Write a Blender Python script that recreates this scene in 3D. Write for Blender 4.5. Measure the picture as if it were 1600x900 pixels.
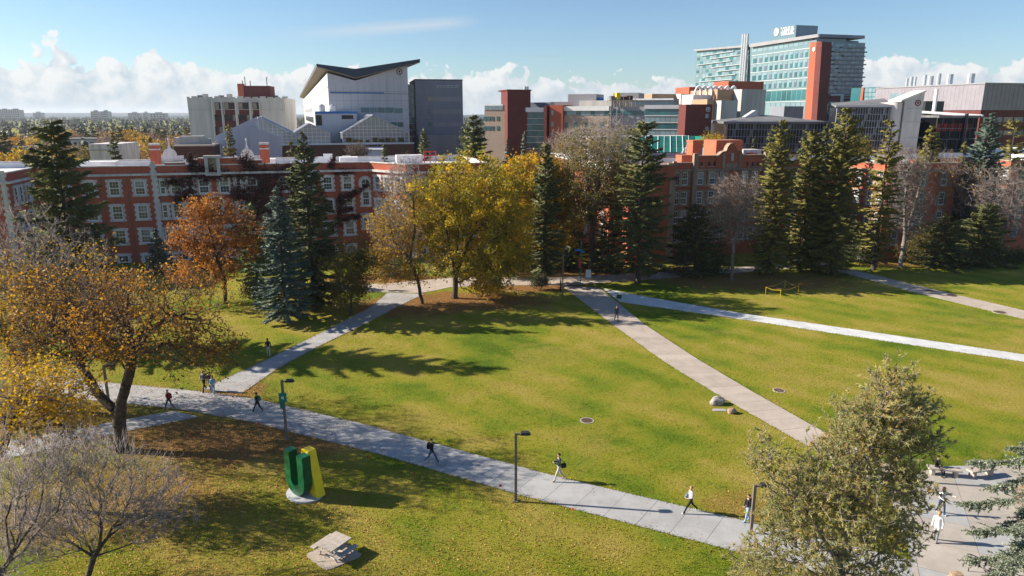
import bpy, bmesh, math, random
import numpy as np
from mathutils import Vector, Matrix

for o in list(bpy.data.objects):
    bpy.data.objects.remove(o)
S = bpy.context.scene
COL = S.collection
R = math.radians
random.seed(7)

# ------------------------------------------------------------------ camera, sky, sun, exposure
FPX, CAM_H, TILT = 1100.0, 22.0, math.atan(272 / 1100)
cd = bpy.data.cameras.new('camera')
cam = bpy.data.objects.new('camera', cd)
COL.objects.link(cam)
cam.location = (0, 0, CAM_H)
cam.rotation_euler = (math.pi / 2 - TILT, 0, 0)
cd.sensor_width = 36.0
cd.lens = FPX / 1600 * 36.0
cd.clip_start = 0.5
cd.clip_end = 30000
S.camera = cam

SUN_EL = R(28.0)
SUN_AZ = math.atan2(-0.990, 0.139)           # direction towards the sun, measured from +Y towards +X
sun_dir = Vector((math.sin(SUN_AZ) * math.cos(SUN_EL), math.cos(SUN_AZ) * math.cos(SUN_EL), math.sin(SUN_EL)))
sl = bpy.data.lights.new('sun', 'SUN')
sl.energy = 5.0
sl.angle = R(0.53)
sl.color = (1.0, 0.90, 0.76)
so = bpy.data.objects.new('sun', sl)
COL.objects.link(so)
so.rotation_euler = (-sun_dir).to_track_quat('-Z', 'Y').to_euler()
so.location = (-300, 40, 200)

S.view_settings.view_transform = 'Standard'
S.view_settings.look = 'None'
S.view_settings.gamma = 1.0
S.view_settings.exposure = 1.10
S.cycles.max_bounces = 6
S.cycles.transparent_max_bounces = 8
S.cycles.volume_bounces = 0
S.cycles.sample_clamp_indirect = 4.0
S.cycles.use_denoising = True
S.cycles.denoising_prefilter = 'NONE'
S.cycles.denoising_input_passes = 'RGB_ALBEDO_NORMAL'

W = bpy.data.worlds.new('World')
S.world = W
W.use_nodes = True
wt = W.node_tree
wt.nodes.clear()


class NT:
    """short hand for building a node tree"""
    def __init__(s, tree):
        s.t = tree

    def n(s, typ, ins=None, **props):
        nd = s.t.nodes.new(typ)
        for k, v in props.items():
            setattr(nd, k, v)
        for k, v in (ins or {}).items():
            sock = nd.inputs[k]
            if isinstance(v, bpy.types.NodeSocket):
                s.t.links.new(v, sock)
            elif isinstance(v, bpy.types.Node):
                s.t.links.new(v.outputs[0], sock)
            else:
                sock.default_value = v
        return nd

    def m(s, op, a, b=0.0, c=0.0, clamp=False):
        nd = s.n('ShaderNodeMath', {0: a, 1: b, 2: c}, operation=op)
        nd.use_clamp = clamp
        return nd.outputs[0]

    def mix(s, f, a, b, blend='MIX'):
        nd = s.t.nodes.new('ShaderNodeMix')
        nd.data_type = 'RGBA'
        nd.blend_type = blend
        for k, v in ((0, f), (6, a), (7, b)):
            if isinstance(v, bpy.types.NodeSocket):
                s.t.links.new(v, nd.inputs[k])
            elif k == 0:
                nd.inputs[k].default_value = v
            else:
                nd.inputs[k].default_value = tuple(v)[:3] + (1,)
        return nd.outputs[2]

    def ramp(s, f, stops, interp='LINEAR'):
        nd = s.t.nodes.new('ShaderNodeValToRGB')
        nd.color_ramp.interpolation = interp
        el = nd.color_ramp.elements
        while len(el) < len(stops):
            el.new(0.5)
        for e, (p, c) in zip(el, stops):
            e.position = p
            e.color = tuple(c)[:3] + (1,) if not isinstance(c, (int, float)) else (c, c, c, 1)
        s.t.links.new(f, nd.inputs[0])
        return nd.outputs[0]

    def sstep(s, v, lo, hi):
        nd = s.n('ShaderNodeMapRange', {0: v, 1: lo, 2: hi, 3: 0.0, 4: 1.0}, interpolation_type='SMOOTHSTEP')
        return nd.outputs[0]


w = NT(wt)
sky = w.n('ShaderNodeTexSky', sky_type='NISHITA')
sky.sun_disc = False
sky.sun_elevation = SUN_EL
sky.sun_rotation = SUN_AZ
sky.altitude = 650
sky.air_density = 1.0
sky.dust_density = 0.6
sky.ozone_density = 1.6
tc = w.n('ShaderNodeTexCoord')
sep = w.n('ShaderNodeSeparateXYZ', {0: tc.outputs['Generated']})
az = w.m('ARCTAN2', sep.outputs[0], sep.outputs[1])
el = w.m('ARCSINE', sep.outputs[2])


def billow(da, de):
    """cauliflower field of heaped cloud in (azimuth, elevation)"""
    v = w.n('ShaderNodeCombineXYZ', {0: w.m('ADD', az, da), 1: w.m('ADD', el, de), 2: 3.7})
    n1 = w.n('ShaderNodeTexNoise', {'Vector': v, 'Scale': 7.0, 'Detail': 2.0, 'Roughness': 0.5}, noise_dimensions='2D').outputs[0]
    wv = w.n('ShaderNodeTexNoise', {'Vector': v, 'Scale': 30.0, 'Detail': 2.0}, noise_dimensions='2D').outputs[1]
    off = w.n('ShaderNodeVectorMath', {0: wv, 1: (0.5, 0.5, 0.5)}, operation='SUBTRACT')
    sc = w.n('ShaderNodeVectorMath', {0: off, 'Scale': 0.035}, operation='SCALE')
    vv = w.n('ShaderNodeVectorMath', {0: v, 1: sc}, operation='ADD')
    acc = None
    for scale, amp in ((17.0, 0.5), (38.0, 0.30), (85.0, 0.16)):
        vo = w.n('ShaderNodeTexVoronoi', {'Vector': vv, 'Scale': scale}, feature='F1', voronoi_dimensions='2D').outputs[0]
        t = w.m('MULTIPLY', w.m('SUBTRACT', 0.75, vo), amp)
        acc = t if acc is None else w.m('ADD', acc, t)
    fine = w.n('ShaderNodeTexNoise', {'Vector': v, 'Scale': 120.0, 'Detail': 3.0}, noise_dimensions='2D').outputs[0]
    acc = w.m('ADD', acc, w.m('MULTIPLY', w.m('SUBTRACT', fine, 0.5), 0.22))
    return w.m('ADD', w.m('MULTIPLY', w.m('SUBTRACT', n1, 0.5), 1.3), acc)


b0 = billow(0.0, 0.0)
b1 = billow(-0.012, 0.010)
swell = w.m('MULTIPLY', w.m('COSINE', w.m('MULTIPLY', w.m('ADD', az, 0.55), 5.2)), 0.013)
dens = w.m('ADD', w.m('MULTIPLY', w.m('SUBTRACT', w.m('ADD', swell, 0.055), el), 17.0), w.m('SUBTRACT', b0, 0.28))
mask = w.sstep(dens, 0.0, 0.09)
mask = w.m('MULTIPLY', mask, w.sstep(el, -0.02, 0.004))
relief = w.m('MULTIPLY', w.m('SUBTRACT', b0, b1), 2.2)
light = w.m('ADD', w.m('ADD', 0.70, relief), w.m('MULTIPLY', w.m('SUBTRACT', el, 0.05), 5.0), clamp=True)
light = w.m('MULTIPLY', light, 1.0, clamp=True)
ccol = w.mix(light, (4.3, 5.1, 5.9), (7.2, 7.25, 7.25))
lowv = w.sstep(el, 0.055, 0.0)
ccol = w.mix(w.m('MULTIPLY', lowv, 0.5), ccol, (4.5, 5.15, 5.65))
vs = w.n('ShaderNodeCombineXYZ', {0: w.m('MULTIPLY', az, 3.0), 1: w.m('ADD', w.m('MULTIPLY', el, 42.0), w.m('MULTIPLY', az, -1.6)), 2: 1.3})
cir = w.n('ShaderNodeTexNoise', {'Vector': vs, 'Scale': 1.15, 'Detail': 6.0, 'Roughness': 0.62}).outputs[0]
cm = w.m('MULTIPLY', w.sstep(cir, 0.60, 0.76), 0.55)
cm = w.m('MULTIPLY', w.m('MULTIPLY', cm, 0.45), w.sstep(el, 0.05, 0.08))
# one long wisp of high cloud
wl = w.m('ABSOLUTE', w.m('SUBTRACT', el, w.m('ADD', 0.124, w.m('MULTIPLY', az, 0.085))))
wm = w.m('SUBTRACT', 1.0, w.m('DIVIDE', wl, w.m('ADD', 0.003, w.m('MULTIPLY', cir, 0.016))), clamp=True)
wm = w.m('MULTIPLY', wm, w.m('MULTIPLY', w.sstep(az, -0.34, -0.16), w.sstep(az, -0.03, -0.10)))
cm = w.m('MAXIMUM', cm, w.m('MULTIPLY', wm, 0.55))
skyc = w.mix(1.0, sky.outputs[0], (0.83, 0.97, 1.11), 'MULTIPLY')
c1 = w.mix(cm, skyc, (5.6, 5.9, 6.2))
c2 = w.mix(w.m('MULTIPLY', mask, 0.94), c1, ccol)
bg = w.n('ShaderNodeBackground', {0: c2, 1: 0.060})
w.n('ShaderNodeOutputWorld', {0: bg})
W.cycles.sampling_method = 'MANUAL'
W.cycles.sample_map_resolution = 512

# ------------------------------------------------------------------ helpers
CT, ST = math.cos(TILT), math.sin(TILT)


def ray(px, py):
    dx, dy = (px - 800) / FPX, (450 - py) / FPX
    return (dx, CT + dy * ST, -ST + dy * CT)


def ground(px, py, z=0.0):
    r = ray(px, py)
    t = (z - CAM_H) / r[2]
    return Vector((r[0] * t, r[1] * t, z))


def at(px, py, Y):
    r = ray(px, py)
    t = Y / r[1]
    return Vector((r[0] * t, Y, CAM_H + r[2] * t))


def tag(o, label=None, cat=None, group=None, kind=None):
    if label:
        o['label'] = label
    if cat:
        o['category'] = cat
    if group:
        o['group'] = group
    if kind:
        o['kind'] = kind
    return o


def empty(name, loc=(0, 0, 0), rz=0.0, label=None, cat=None, group=None, parent=None):
    o = bpy.data.objects.new(name, None)
    COL.objects.link(o)
    o.location = loc
    o.rotation_euler = (0, 0, rz)
    o.empty_display_size = 0.3
    if parent:
        o.parent = parent
    return tag(o, label, cat, group)


def link(name, me, parent=None, loc=(0, 0, 0), rz=0.0, scale=None):
    o = bpy.data.objects.new(name, me)
    COL.objects.link(o)
    o.location = loc
    o.rotation_euler = (0, 0, rz)
    if scale is not None:
        o.scale = scale
    if parent:
        o.parent = parent
    return o


class MB:
    """collects shapes; build() links them as one mesh object"""
    def __init__(s):
        s.v, s.f, s.mi = [], [], []

    def add(s, vs, fs, mi=0):
        b = len(s.v)
        s.v += [tuple(v) for v in vs]
        s.f += [tuple(b + i for i in f) for f in fs]
        s.mi += [mi] * len(fs)
        return s

    def box(s, x0, x1, y0, y1, z0, z1, mi=0):
        return s.hexa([(x0, y0), (x1, y0), (x1, y1), (x0, y1)], z0, z1, mi)

    def hexa(s, poly, z0, z1, mi=0):
        return s.prism(poly, z0, z1, mi)

    def prism(s, poly, z0, z1, mi=0, top=None):
        n = len(poly)
        vs = [(x, y, z0) for x, y in poly] + [(x, y, z1) for x, y in (top or poly)]
        fs = [(i, (i + 1) % n, n + (i + 1) % n, n + i) for i in range(n)]
        fs += [tuple(range(n))[::-1], tuple(range(n, 2 * n))]
        return s.add(vs, fs, mi)

    def wallprism(s, poly, y0, y1, mi=0):
        """polygon in x,z extruded along y"""
        n = len(poly)
        vs = [(x, y0, z) for x, z in poly] + [(x, y1, z) for x, z in poly]
        fs = [(i, (i + 1) % n, n + (i + 1) % n, n + i) for i in range(n)]
        fs += [tuple(range(n))[::-1], tuple(range(n, 2 * n))]
        return s.add(vs, fs, mi)

    def slab(s, a, b, c, d, th, mi=0):
        """quad a b c d thickened downwards by th"""
        vs = [a, b, c, d] + [(p[0], p[1], p[2] - th) for p in (a, b, c, d)]
        return s.add(vs, [(0, 1, 2, 3), (7, 6, 5, 4), (0, 4, 5, 1), (1, 5, 6, 2), (2, 6, 7, 3), (3, 7, 4, 0)], mi)

    def tube(s, p0, p1, r0, r1=None, n=8, mi=0):
        r1 = r0 if r1 is None else r1
        p0, p1 = Vector(p0), Vector(p1)
        d = (p1 - p0).normalized()
        u = d.cross(Vector((0, 0, 1)) if abs(d.z) < 0.9 else Vector((1, 0, 0))).normalized()
        v = d.cross(u)
        vs = []
        for p, r in ((p0, r0), (p1, r1)):
            for k in range(n):
                a = 2 * math.pi * k / n
                vs.append(p + (u * math.cos(a) + v * math.sin(a)) * r)
        fs = [(i, (i + 1) % n, n + (i + 1) % n, n + i) for i in range(n)]
        fs += [tuple(range(n))[::-1], tuple(range(n, 2 * n))]
        return s.add(vs, fs, mi)

    def mesh(s, name, mats):
        me = bpy.data.meshes.new(name)
        me.from_pydata(s.v, [], s.f)
        for m in (mats if isinstance(mats, (list, tuple)) else [mats]):
            me.materials.append(m)
        if any(s.mi):
            me.polygons.foreach_set('material_index', s.mi)
        bm = bmesh.new()
        bm.from_mesh(me)
        bmesh.ops.recalc_face_normals(bm, faces=bm.faces)
        bm.to_mesh(me)
        bm.free()
        return me

    def build(s, name, mats, parent=None, loc=(0, 0, 0), rz=0.0):
        return link(name, s.mesh(name, mats), parent, loc, rz)


_unit = {}


def ubox(name, parent, x0, x1, y0, y1, z0, z1, mat):
    """box part that shares one unit mesh per material"""
    me = _unit.get(mat.name)
    if me is None:
        me = MB().box(-0.5, 0.5, -0.5, 0.5, -0.5, 0.5).mesh('box_' + mat.name, mat)
        _unit[mat.name] = me
    return link(name, me, parent, ((x0 + x1) / 2, (y0 + y1) / 2, (z0 + z1) / 2), 0.0, (abs(x1 - x0), abs(y1 - y0), abs(z1 - z0)))


def npmesh(name, parts, mats, smooth=False):
    """parts: list of (verts Nx3, faces Mx3 or Mx4, material index)"""
    me = bpy.data.meshes.new(name)
    vs, li, ls, mi, b, lp = [], [], [], [], 0, 0
    for v, f, m in parts:
        if len(f) == 0:
            continue
        vs.append(np.asarray(v, np.float32))
        f = np.asarray(f, np.int64) + b
        k = f.shape[1]
        li.append(f.ravel())
        ls.append(lp + np.arange(len(f)) * k)
        lp += f.size
        mi.append(np.full(len(f), m))
        b += len(v)
    V, LI, LS, MI = np.concatenate(vs), np.concatenate(li), np.concatenate(ls), np.concatenate(mi)
    me.vertices.add(len(V))
    me.vertices.foreach_set('co', V.ravel())
    me.loops.add(len(LI))
    me.loops.foreach_set('vertex_index', LI.astype(np.int32))
    me.polygons.add(len(LS))
    me.polygons.foreach_set('loop_start', LS.astype(np.int32))
    for m in mats:
        me.materials.append(m)
    me.polygons.foreach_set('material_index', MI.astype(np.int32))
    if smooth:
        me.polygons.foreach_set('use_smooth', np.ones(len(LS), bool))
    me.update(calc_edges=True)
    return me


def unit(v):
    return v / np.maximum(np.linalg.norm(v, axis=-1, keepdims=True), 1e-9)


def basis(D):
    ref = np.where(np.abs(D[:, 2:3]) < 0.9, np.array([[0, 0, 1.0]]), np.array([[1.0, 0, 0]]))
    U = unit(np.cross(D, ref))
    return U, np.cross(D, U)


def tubes(P0, P1, R0, R1, n=4):
    D = unit(P1 - P0)
    U, V = basis(D)
    a = 2 * np.pi * np.arange(n) / n
    ring = np.cos(a)[None, :, None] * U[:, None] + np.sin(a)[None, :, None] * V[:, None]
    v = np.concatenate([P0[:, None] + R0[:, None, None] * ring, P1[:, None] + R1[:, None, None] * ring], 1).reshape(-1, 3)
    k = np.arange(n)
    q = np.stack([k, (k + 1) % n, n + (k + 1) % n, n + k], 1)
    f = (np.arange(len(P0)) * 2 * n)[:, None, None] + q[None]
    return v, f.reshape(-1, 4)


def spikes(P0, P1, R0, n=3):
    D = unit(P1 - P0)
    U, V = basis(D)
    a = 2 * np.pi * np.arange(n) / n
    ring = np.cos(a)[None, :, None] * U[:, None] + np.sin(a)[None, :, None] * V[:, None]
    v = np.concatenate([P0[:, None] + R0[:, None, None] * ring, P1[:, None]], 1).reshape(-1, 3)
    k = np.arange(n)
    q = np.stack([k, (k + 1) % n, np.full(n, n)], 1)
    f = (np.arange(len(P0)) * (n + 1))[:, None, None] + q[None]
    return v, f.reshape(-1, 3)


def spindles(P0, P1, RAD, bulge=0.4):
    """needle-covered twigs: three-sided, pointed at both ends"""
    D = unit(P1 - P0)
    U, V = basis(D)
    a = 2 * np.pi * np.arange(3) / 3
    ring = np.cos(a)[None, :, None] * U[:, None] + np.sin(a)[None, :, None] * V[:, None]
    M = P0 + (P1 - P0) * bulge
    v = np.concatenate([P0[:, None], M[:, None] + RAD[:, None, None] * ring, P1[:, None]], 1).reshape(-1, 3)
    q = np.array([[0, 2, 1], [0, 3, 2], [0, 1, 3], [4, 1, 2], [4, 2, 3], [4, 3, 1]])
    f = (np.arange(len(P0)) * 5)[:, None, None] + q[None]
    return v, f.reshape(-1, 3)


def leaves(P, size, rng, flat=0.0):
    """one folded leaf blade (two triangles as a kite) per point"""
    n = len(P)
    D = unit(rng.normal(size=(n, 3)) * np.array([1, 1, 1 - flat]))
    N = unit(rng.normal(size=(n, 3)) + np.array([0, 0, 2.5 * flat]))
    B = unit(np.cross(D, N))
    s = size * rng.uniform(0.65, 1.3, (n, 1))
    v = np.stack([P - D * s * 0.55, P + B * s * 0.36 + N * s * 0.08, P + D * s * 0.55, P - B * s * 0.36 + N * s * 0.08], 1).reshape(-1, 3)
    f = (np.arange(n) * 4)[:, None] + np.arange(4)[None]
    return v, f


# ------------------------------------------------------------------ materials
def new_mat(name):
    m = bpy.data.materials.new(name)
    m.use_nodes = True
    m.node_tree.nodes.clear()
    return m, NT(m.node_tree)


def finish(t, shader):
    t.n('ShaderNodeOutputMaterial', {0: shader})


def plain(name, col, rough=0.8, var=0.12, scale=0.8, metallic=0.0, bump=0.0, bscale=8.0, spec=0.3, streak=False):
    """a solid coloured surface with mottling and weathering"""
    m, t = new_mat(name)
    g = t.n('ShaderNodeTexCoord')
    geo = t.n('ShaderNodeNewGeometry')
    vec = geo.outputs['Position']
    if streak:
        mp = t.n('ShaderNodeVectorMath', {0: vec, 1: (1.0, 1.0, 0.12)}, operation='MULTIPLY')
        vec2 = mp.outputs[0]
    else:
        vec2 = vec
    n1 = t.n('ShaderNodeTexNoise', {'Vector': vec2, 'Scale': scale, 'Detail': 6.0, 'Roughness': 0.65}).outputs[0]
    oi = t.n('ShaderNodeObjectInfo').outputs['Random']
    lo = tuple(c * (1 - var * 1.6) for c in col)
    hi = tuple(min(1, c * (1 + var * 1.3)) for c in col)
    f = t.m('ADD', t.sstep(n1, 0.25, 0.75), t.m('MULTIPLY', t.m('SUBTRACT', oi, 0.5), 0.35), clamp=True)
    c = t.mix(f, lo, hi)
    p = t.n('ShaderNodeBsdfPrincipled', {'Base Color': c, 'Roughness': rough, 'Metallic': metallic, 'Specular IOR Level': spec})
    if bump:
        n2 = t.n('ShaderNodeTexNoise', {'Vector': vec, 'Scale': bscale, 'Detail': 5.0}).outputs[0]
        bp = t.n('ShaderNodeBump', {'Height': n2, 'Strength': bump, 'Distance': 0.05})
        t.t.links.new(bp.outputs[0], p.inputs['Normal'])
    finish(t, p)
    return m


def brick(name, c1, c2, mortar, sx=4.2, var=0.25):
    m, t = new_mat(name)
    tcn = t.n('ShaderNodeTexCoord')
    sp = t.n('ShaderNodeSeparateXYZ', {0: tcn.outputs['Object']})
    u = t.m('ADD', sp.outputs[0], sp.outputs[1])
    v = t.n('ShaderNodeCombineXYZ', {0: u, 1: sp.outputs[2], 2: 0.0})
    br = t.n('ShaderNodeTexBrick', {'Vector': v, 'Scale': sx, 'Color1': tuple(c1) + (1,), 'Color2': tuple(c2) + (1,), 'Mortar': tuple(mortar) + (1,),
                                    'Mortar Size': 0.014, 'Brick Width': 1.0, 'Row Height': 0.32, 'Bias': 0.0})
    geo = t.n('ShaderNodeNewGeometry')
    n1 = t.n('ShaderNodeTexNoise', {'Vector': geo.outputs['Position'], 'Scale': 0.35, 'Detail': 7.0, 'Roughness': 0.7}).outputs[0]
    n2 = t.n('ShaderNodeTexNoise', {'Vector': geo.outputs['Position'], 'Scale': 3.0, 'Detail': 4.0}).outputs[0]
    k = t.m('ADD', t.m('MULTIPLY', n1, 0.6), t.m('MULTIPLY', n2, 0.4))
    dk = t.ramp(k, [(0.3, 1 - var), (0.7, 1 + var * 0.5)])
    c = t.mix(1.0, br.outputs[0], dk, 'MULTIPLY')
    p = t.n('ShaderNodeBsdfPrincipled', {'Base Color': c, 'Roughness': 0.88, 'Specular IOR Level': 0.2})
    bp = t.n('ShaderNodeBump', {'Height': br.outputs[1], 'Strength': 0.25, 'Distance': -0.02})
    t.t.links.new(bp.outputs[0], p.inputs['Normal'])
    finish(t, p)
    return m


def glass(name, col, rough=0.06, var=0.35, spec=0.8, metallic=0.0):
    """window glass of a building seen from outside: dark room behind, reflects the sky"""
    m, t = new_mat(name)
    oi = t.n('ShaderNodeObjectInfo').outputs['Random']
    geo = t.n('ShaderNodeNewGeometry')
    n1 = t.n('ShaderNodeTexNoise', {'Vector': geo.outputs['Position'], 'Scale': 0.5, 'Detail': 3.0}).outputs[0]
    f = t.m('ADD', t.m('MULTIPLY', oi, 0.7), t.m('MULTIPLY', n1, 0.3))
    c = t.mix(f, tuple(x * (1 - var) for x in col), tuple(min(1, x * (1 + var)) for x in col))
    p = t.n('ShaderNodeBsdfPrincipled', {'Base Color': c, 'Roughness': rough, 'Specular IOR Level': spec, 'Metallic': metallic})
    bp = t.n('ShaderNodeBump', {'Height': t.n('ShaderNodeTexNoise', {'Vector': geo.outputs['Position'], 'Scale': 0.8}).outputs[0], 'Strength': 0.03, 'Distance': 0.3})
    t.t.links.new(bp.outputs[0], p.inputs['Normal'])
    finish(t, p)
    return m


def foliage(name, stops, trans=0.3, clump=0.5, cs=0.6, rough=0.6):
    """leaf material: each leaf its own tone, leaves of a clump alike"""
    m, t = new_mat(name)
    geo = t.n('ShaderNodeNewGeometry')
    oi = t.n('ShaderNodeObjectInfo').outputs['Random']
    n1 = t.n('ShaderNodeTexNoise', {'Vector': geo.outputs['Position'], 'Scale': cs, 'Detail': 3.0}).outputs[0]
    f = t.m('ADD', t.m('MULTIPLY', geo.outputs['Random Per Island'], 1 - clump), t.m('MULTIPLY', t.sstep(n1, 0.28, 0.72), clump))
    f = t.m('ADD', f, t.m('MULTIPLY', t.m('SUBTRACT', oi, 0.5), 0.15), clamp=True)
    c = t.ramp(f, stops)
    d = t.n('ShaderNodeBsdfPrincipled', {'Base Color': c, 'Roughness': rough, 'Specular IOR Level': 0.25})
    if trans > 0:
        tr = t.n('ShaderNodeBsdfTranslucent', {0: c})
        d = t.n('ShaderNodeMixShader', {0: trans, 1: d.outputs[0], 2: tr.outputs[0]})
    finish(t, d)
    return m


M = {}
M['brick'] = brick('brick_red', (0.47, 0.115, 0.060), (0.36, 0.082, 0.046), (0.38, 0.17, 0.125))
M['brick_right'] = brick('brick_orange', (0.49, 0.14, 0.072), (0.39, 0.105, 0.056), (0.41, 0.19, 0.135))
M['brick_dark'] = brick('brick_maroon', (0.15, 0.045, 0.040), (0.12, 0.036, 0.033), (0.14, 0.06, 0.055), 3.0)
M['brick_brown'] = brick('brick_brown', (0.115, 0.062, 0.045), (0.09, 0.05, 0.038), (0.10, 0.06, 0.05), 3.0)
M['brick_tan'] = brick('brick_tan', (0.42, 0.33, 0.26), (0.37, 0.29, 0.23), (0.36, 0.3, 0.25), 3.0, 0.12)
M['brick_buff'] = brick('brick_buff', (0.42, 0.28, 0.18), (0.38, 0.25, 0.16), (0.36, 0.27, 0.2), 3.0, 0.12)
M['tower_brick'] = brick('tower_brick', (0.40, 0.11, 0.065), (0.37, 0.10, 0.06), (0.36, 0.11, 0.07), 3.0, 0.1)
M['stone'] = plain('pale_stone', (0.54, 0.51, 0.50), 0.85, 0.2, 1.4, streak=True)
M['stone_tan'] = plain('tan_stone', (0.30, 0.22, 0.16), 0.85, 0.2, 1.4, streak=True)
M['roofwhite'] = plain('white_roof_membrane', (0.72, 0.71, 0.70), 0.7, 0.10, 0.35)
M['white'] = plain('white_paint', (0.78, 0.78, 0.77), 0.5, 0.06, 1.0)
M['benchstone'] = plain('bench_stone', (0.40, 0.345, 0.29), 0.85, 0.15, 2.0)
M['frame'] = plain('white_window_frame', (0.72, 0.74, 0.76), 0.5, 0.05, 2.0)
M['concrete'] = plain('concrete_panel', (0.46, 0.44, 0.42), 0.85, 0.14, 0.5, bump=0.1, streak=True)
M['concwhite'] = plain('white_concrete', (0.56, 0.54, 0.52), 0.85, 0.14, 0.35, streak=True)
M['panelwhite'] = plain('white_metal_panel', (0.47, 0.475, 0.50), 0.6, 0.05, 0.4, streak=True)
M['greypanel'] = plain('grey_panel', (0.20, 0.215, 0.255), 0.6, 0.08, 0.4, streak=True)
M['greypanel2'] = plain('light_grey_panel', (0.27, 0.27, 0.29), 0.6, 0.06, 0.4)
M['metalgrey'] = plain('grey_corrugated', (0.25, 0.23, 0.265), 0.6, 0.06, 0.5)
M['corr'] = plain('pale_blue_corrugated', (0.45, 0.52, 0.60), 0.45, 0.08, 0.6, streak=True)
M['navy'] = plain('navy_roof_metal', (0.025, 0.042, 0.07), 0.45, 0.1, 0.5)
M['soffit'] = plain('brown_soffit', (0.30, 0.25, 0.21), 0.7, 0.1, 0.5)
M['blackmetal'] = plain('black_metal', (0.022, 0.022, 0.026), 0.45, 0.15, 0.8)
M['darkroof'] = plain('grey_roof', (0.15, 0.15, 0.155), 0.8, 0.2, 0.3)
M['steel'] = plain('galvanised_steel', (0.55, 0.56, 0.58), 0.35, 0.08, 1.0, metallic=0.6)
M['mullion'] = plain('pale_mullion', (0.46, 0.50, 0.51), 0.5, 0.05, 1.0)
M['lampmetal'] = plain('lamp_post_paint', (0.17, 0.145, 0.125), 0.55, 0.1, 3.0)
M['lampdark'] = plain('lamp_head_paint', (0.03, 0.03, 0.03), 0.5, 0.1, 3.0)
M['pane'] = glass('hall_glass', (0.045, 0.05, 0.055), 0.08, 0.6)
M['pane_curtain'] = plain('curtained_glass', (0.30, 0.27, 0.21), 0.5, 0.25, 1.0)
M['glass_teal'] = glass('teal_glass', (0.03, 0.12, 0.135), 0.07, 0.35, 0.6)
M['glass_pale'] = glass('pale_green_glass', (0.125, 0.195, 0.215), 0.1, 0.12)
M['glass_blue'] = glass('pale_blue_glass', (0.175, 0.25, 0.285), 0.12, 0.2)
M['glass_dark'] = glass('black_glass', (0.010, 0.012, 0.018), 0.12, 0.4, 0.28)
M['glass_bay'] = glass('blue_glass', (0.09, 0.12, 0.17), 0.08, 0.25)
M['gh_glass'] = glass('greenhouse_glass', (0.30, 0.34, 0.36), 0.15, 0.3)
M['green_roof_glass'] = glass('green_roof_glass', (0.008, 0.16, 0.10), 0.2, 0.25)
M['maroon'] = plain('maroon_paint', (0.12, 0.02, 0.02), 0.5, 0.1)
M['redpaint'] = plain('red_paint', (0.45, 0.03, 0.02), 0.5, 0.1)
M['bluepaint'] = plain('blue_paint', (0.02, 0.16, 0.45), 0.5, 0.1)
M['tealpaint'] = plain('teal_banner', (0.01, 0.20, 0.17), 0.6, 0.15, 2.0)
M['yellowpaint'] = plain('yellow_paint', (0.70, 0.50, 0.015), 0.5, 0.1)
M['U_green'] = plain('sculpture_green', (0.006, 0.10, 0.035), 0.35, 0.3, 2.2)
M['A_yellow'] = plain('sculpture_yellow', (0.85, 0.62, 0.015), 0.35, 0.06, 2.0)
M['brownmetal'] = plain('rusty_iron_cover', (0.10, 0.065, 0.05), 0.8, 0.3, 6.0, bump=0.3)
M['boulder'] = plain('grey_boulder', (0.30, 0.27, 0.25), 0.9, 0.4, 3.0, bump=0.6, bscale=5.0)
M['boulder_tan'] = plain('tan_boulder', (0.38, 0.27, 0.18), 0.9, 0.3, 3.0, bump=0.5, bscale=6.0)
M['woodtable'] = plain('weathered_planks', (0.40, 0.35, 0.30), 0.8, 0.12, 5.0)
M['bark'] = plain('grey_brown_bark', (0.075, 0.060, 0.048), 0.95, 0.35, 5.0, bump=0.5, bscale=12.0)
M['bark_pale'] = plain('pale_grey_bark', (0.20, 0.18, 0.165), 0.95, 0.3, 5.0, bump=0.4, bscale=12.0)
M['twig'] = plain('grey_twig', (0.24, 0.20, 0.185), 0.9, 0.25, 2.0)
M['twig_dark'] = plain('brown_twig', (0.115, 0.09, 0.075), 0.9, 0.3, 2.0)
M['twig_silver'] = plain('silver_twig', (0.285, 0.235, 0.215), 0.8, 0.3, 2.0)
M['needle_dark'] = foliage('dark_green_needles', [(0.0, (0.023, 0.039, 0.015)), (0.5, (0.077, 0.091, 0.030)), (1.0, (0.198, 0.185, 0.053))], 0.12, 0.4)
M['needle_olive'] = foliage('olive_needles', [(0.0, (0.044, 0.052, 0.013)), (0.5, (0.148, 0.140, 0.030)), (1.0, (0.327, 0.255, 0.057))], 0.12, 0.4)
M['needle_blue'] = foliage('blue_green_needles', [(0.0, (0.026, 0.048, 0.038)), (0.5, (0.080, 0.122, 0.099)), (1.0, (0.184, 0.232, 0.184))], 0.12, 0.4)
M['needle_green'] = foliage('fresh_green_needles', [(0.0, (0.033, 0.065, 0.018)), (0.5, (0.091, 0.156, 0.039)), (1.0, (0.182, 0.247, 0.078))], 0.12, 0.4)
M['needle_pine'] = foliage('pine_needles', [(0.0, (0.17, 0.20, 0.085)), (0.35, (0.34, 0.37, 0.16)), (0.60, (0.50, 0.47, 0.20)), (0.78, (0.66, 0.47, 0.20)), (1.0, (0.74, 0.42, 0.15))], 0.5, 0.30, 1.0)
M['needle_silver'] = foliage('silver_green_needles', [(0.0, (0.13, 0.15, 0.085)), (0.5, (0.27, 0.31, 0.22)), (0.85, (0.42, 0.46, 0.36)), (1.0, (0.42, 0.34, 0.16))], 0.2, 0.4, 1.6)
M['leaf_yellow'] = foliage('yellow_leaves', [(0.0, (0.158, 0.099, 0.010)), (0.5, (0.475, 0.290, 0.014)), (1.0, (0.726, 0.475, 0.024))], 0.48, 0.5)
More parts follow.
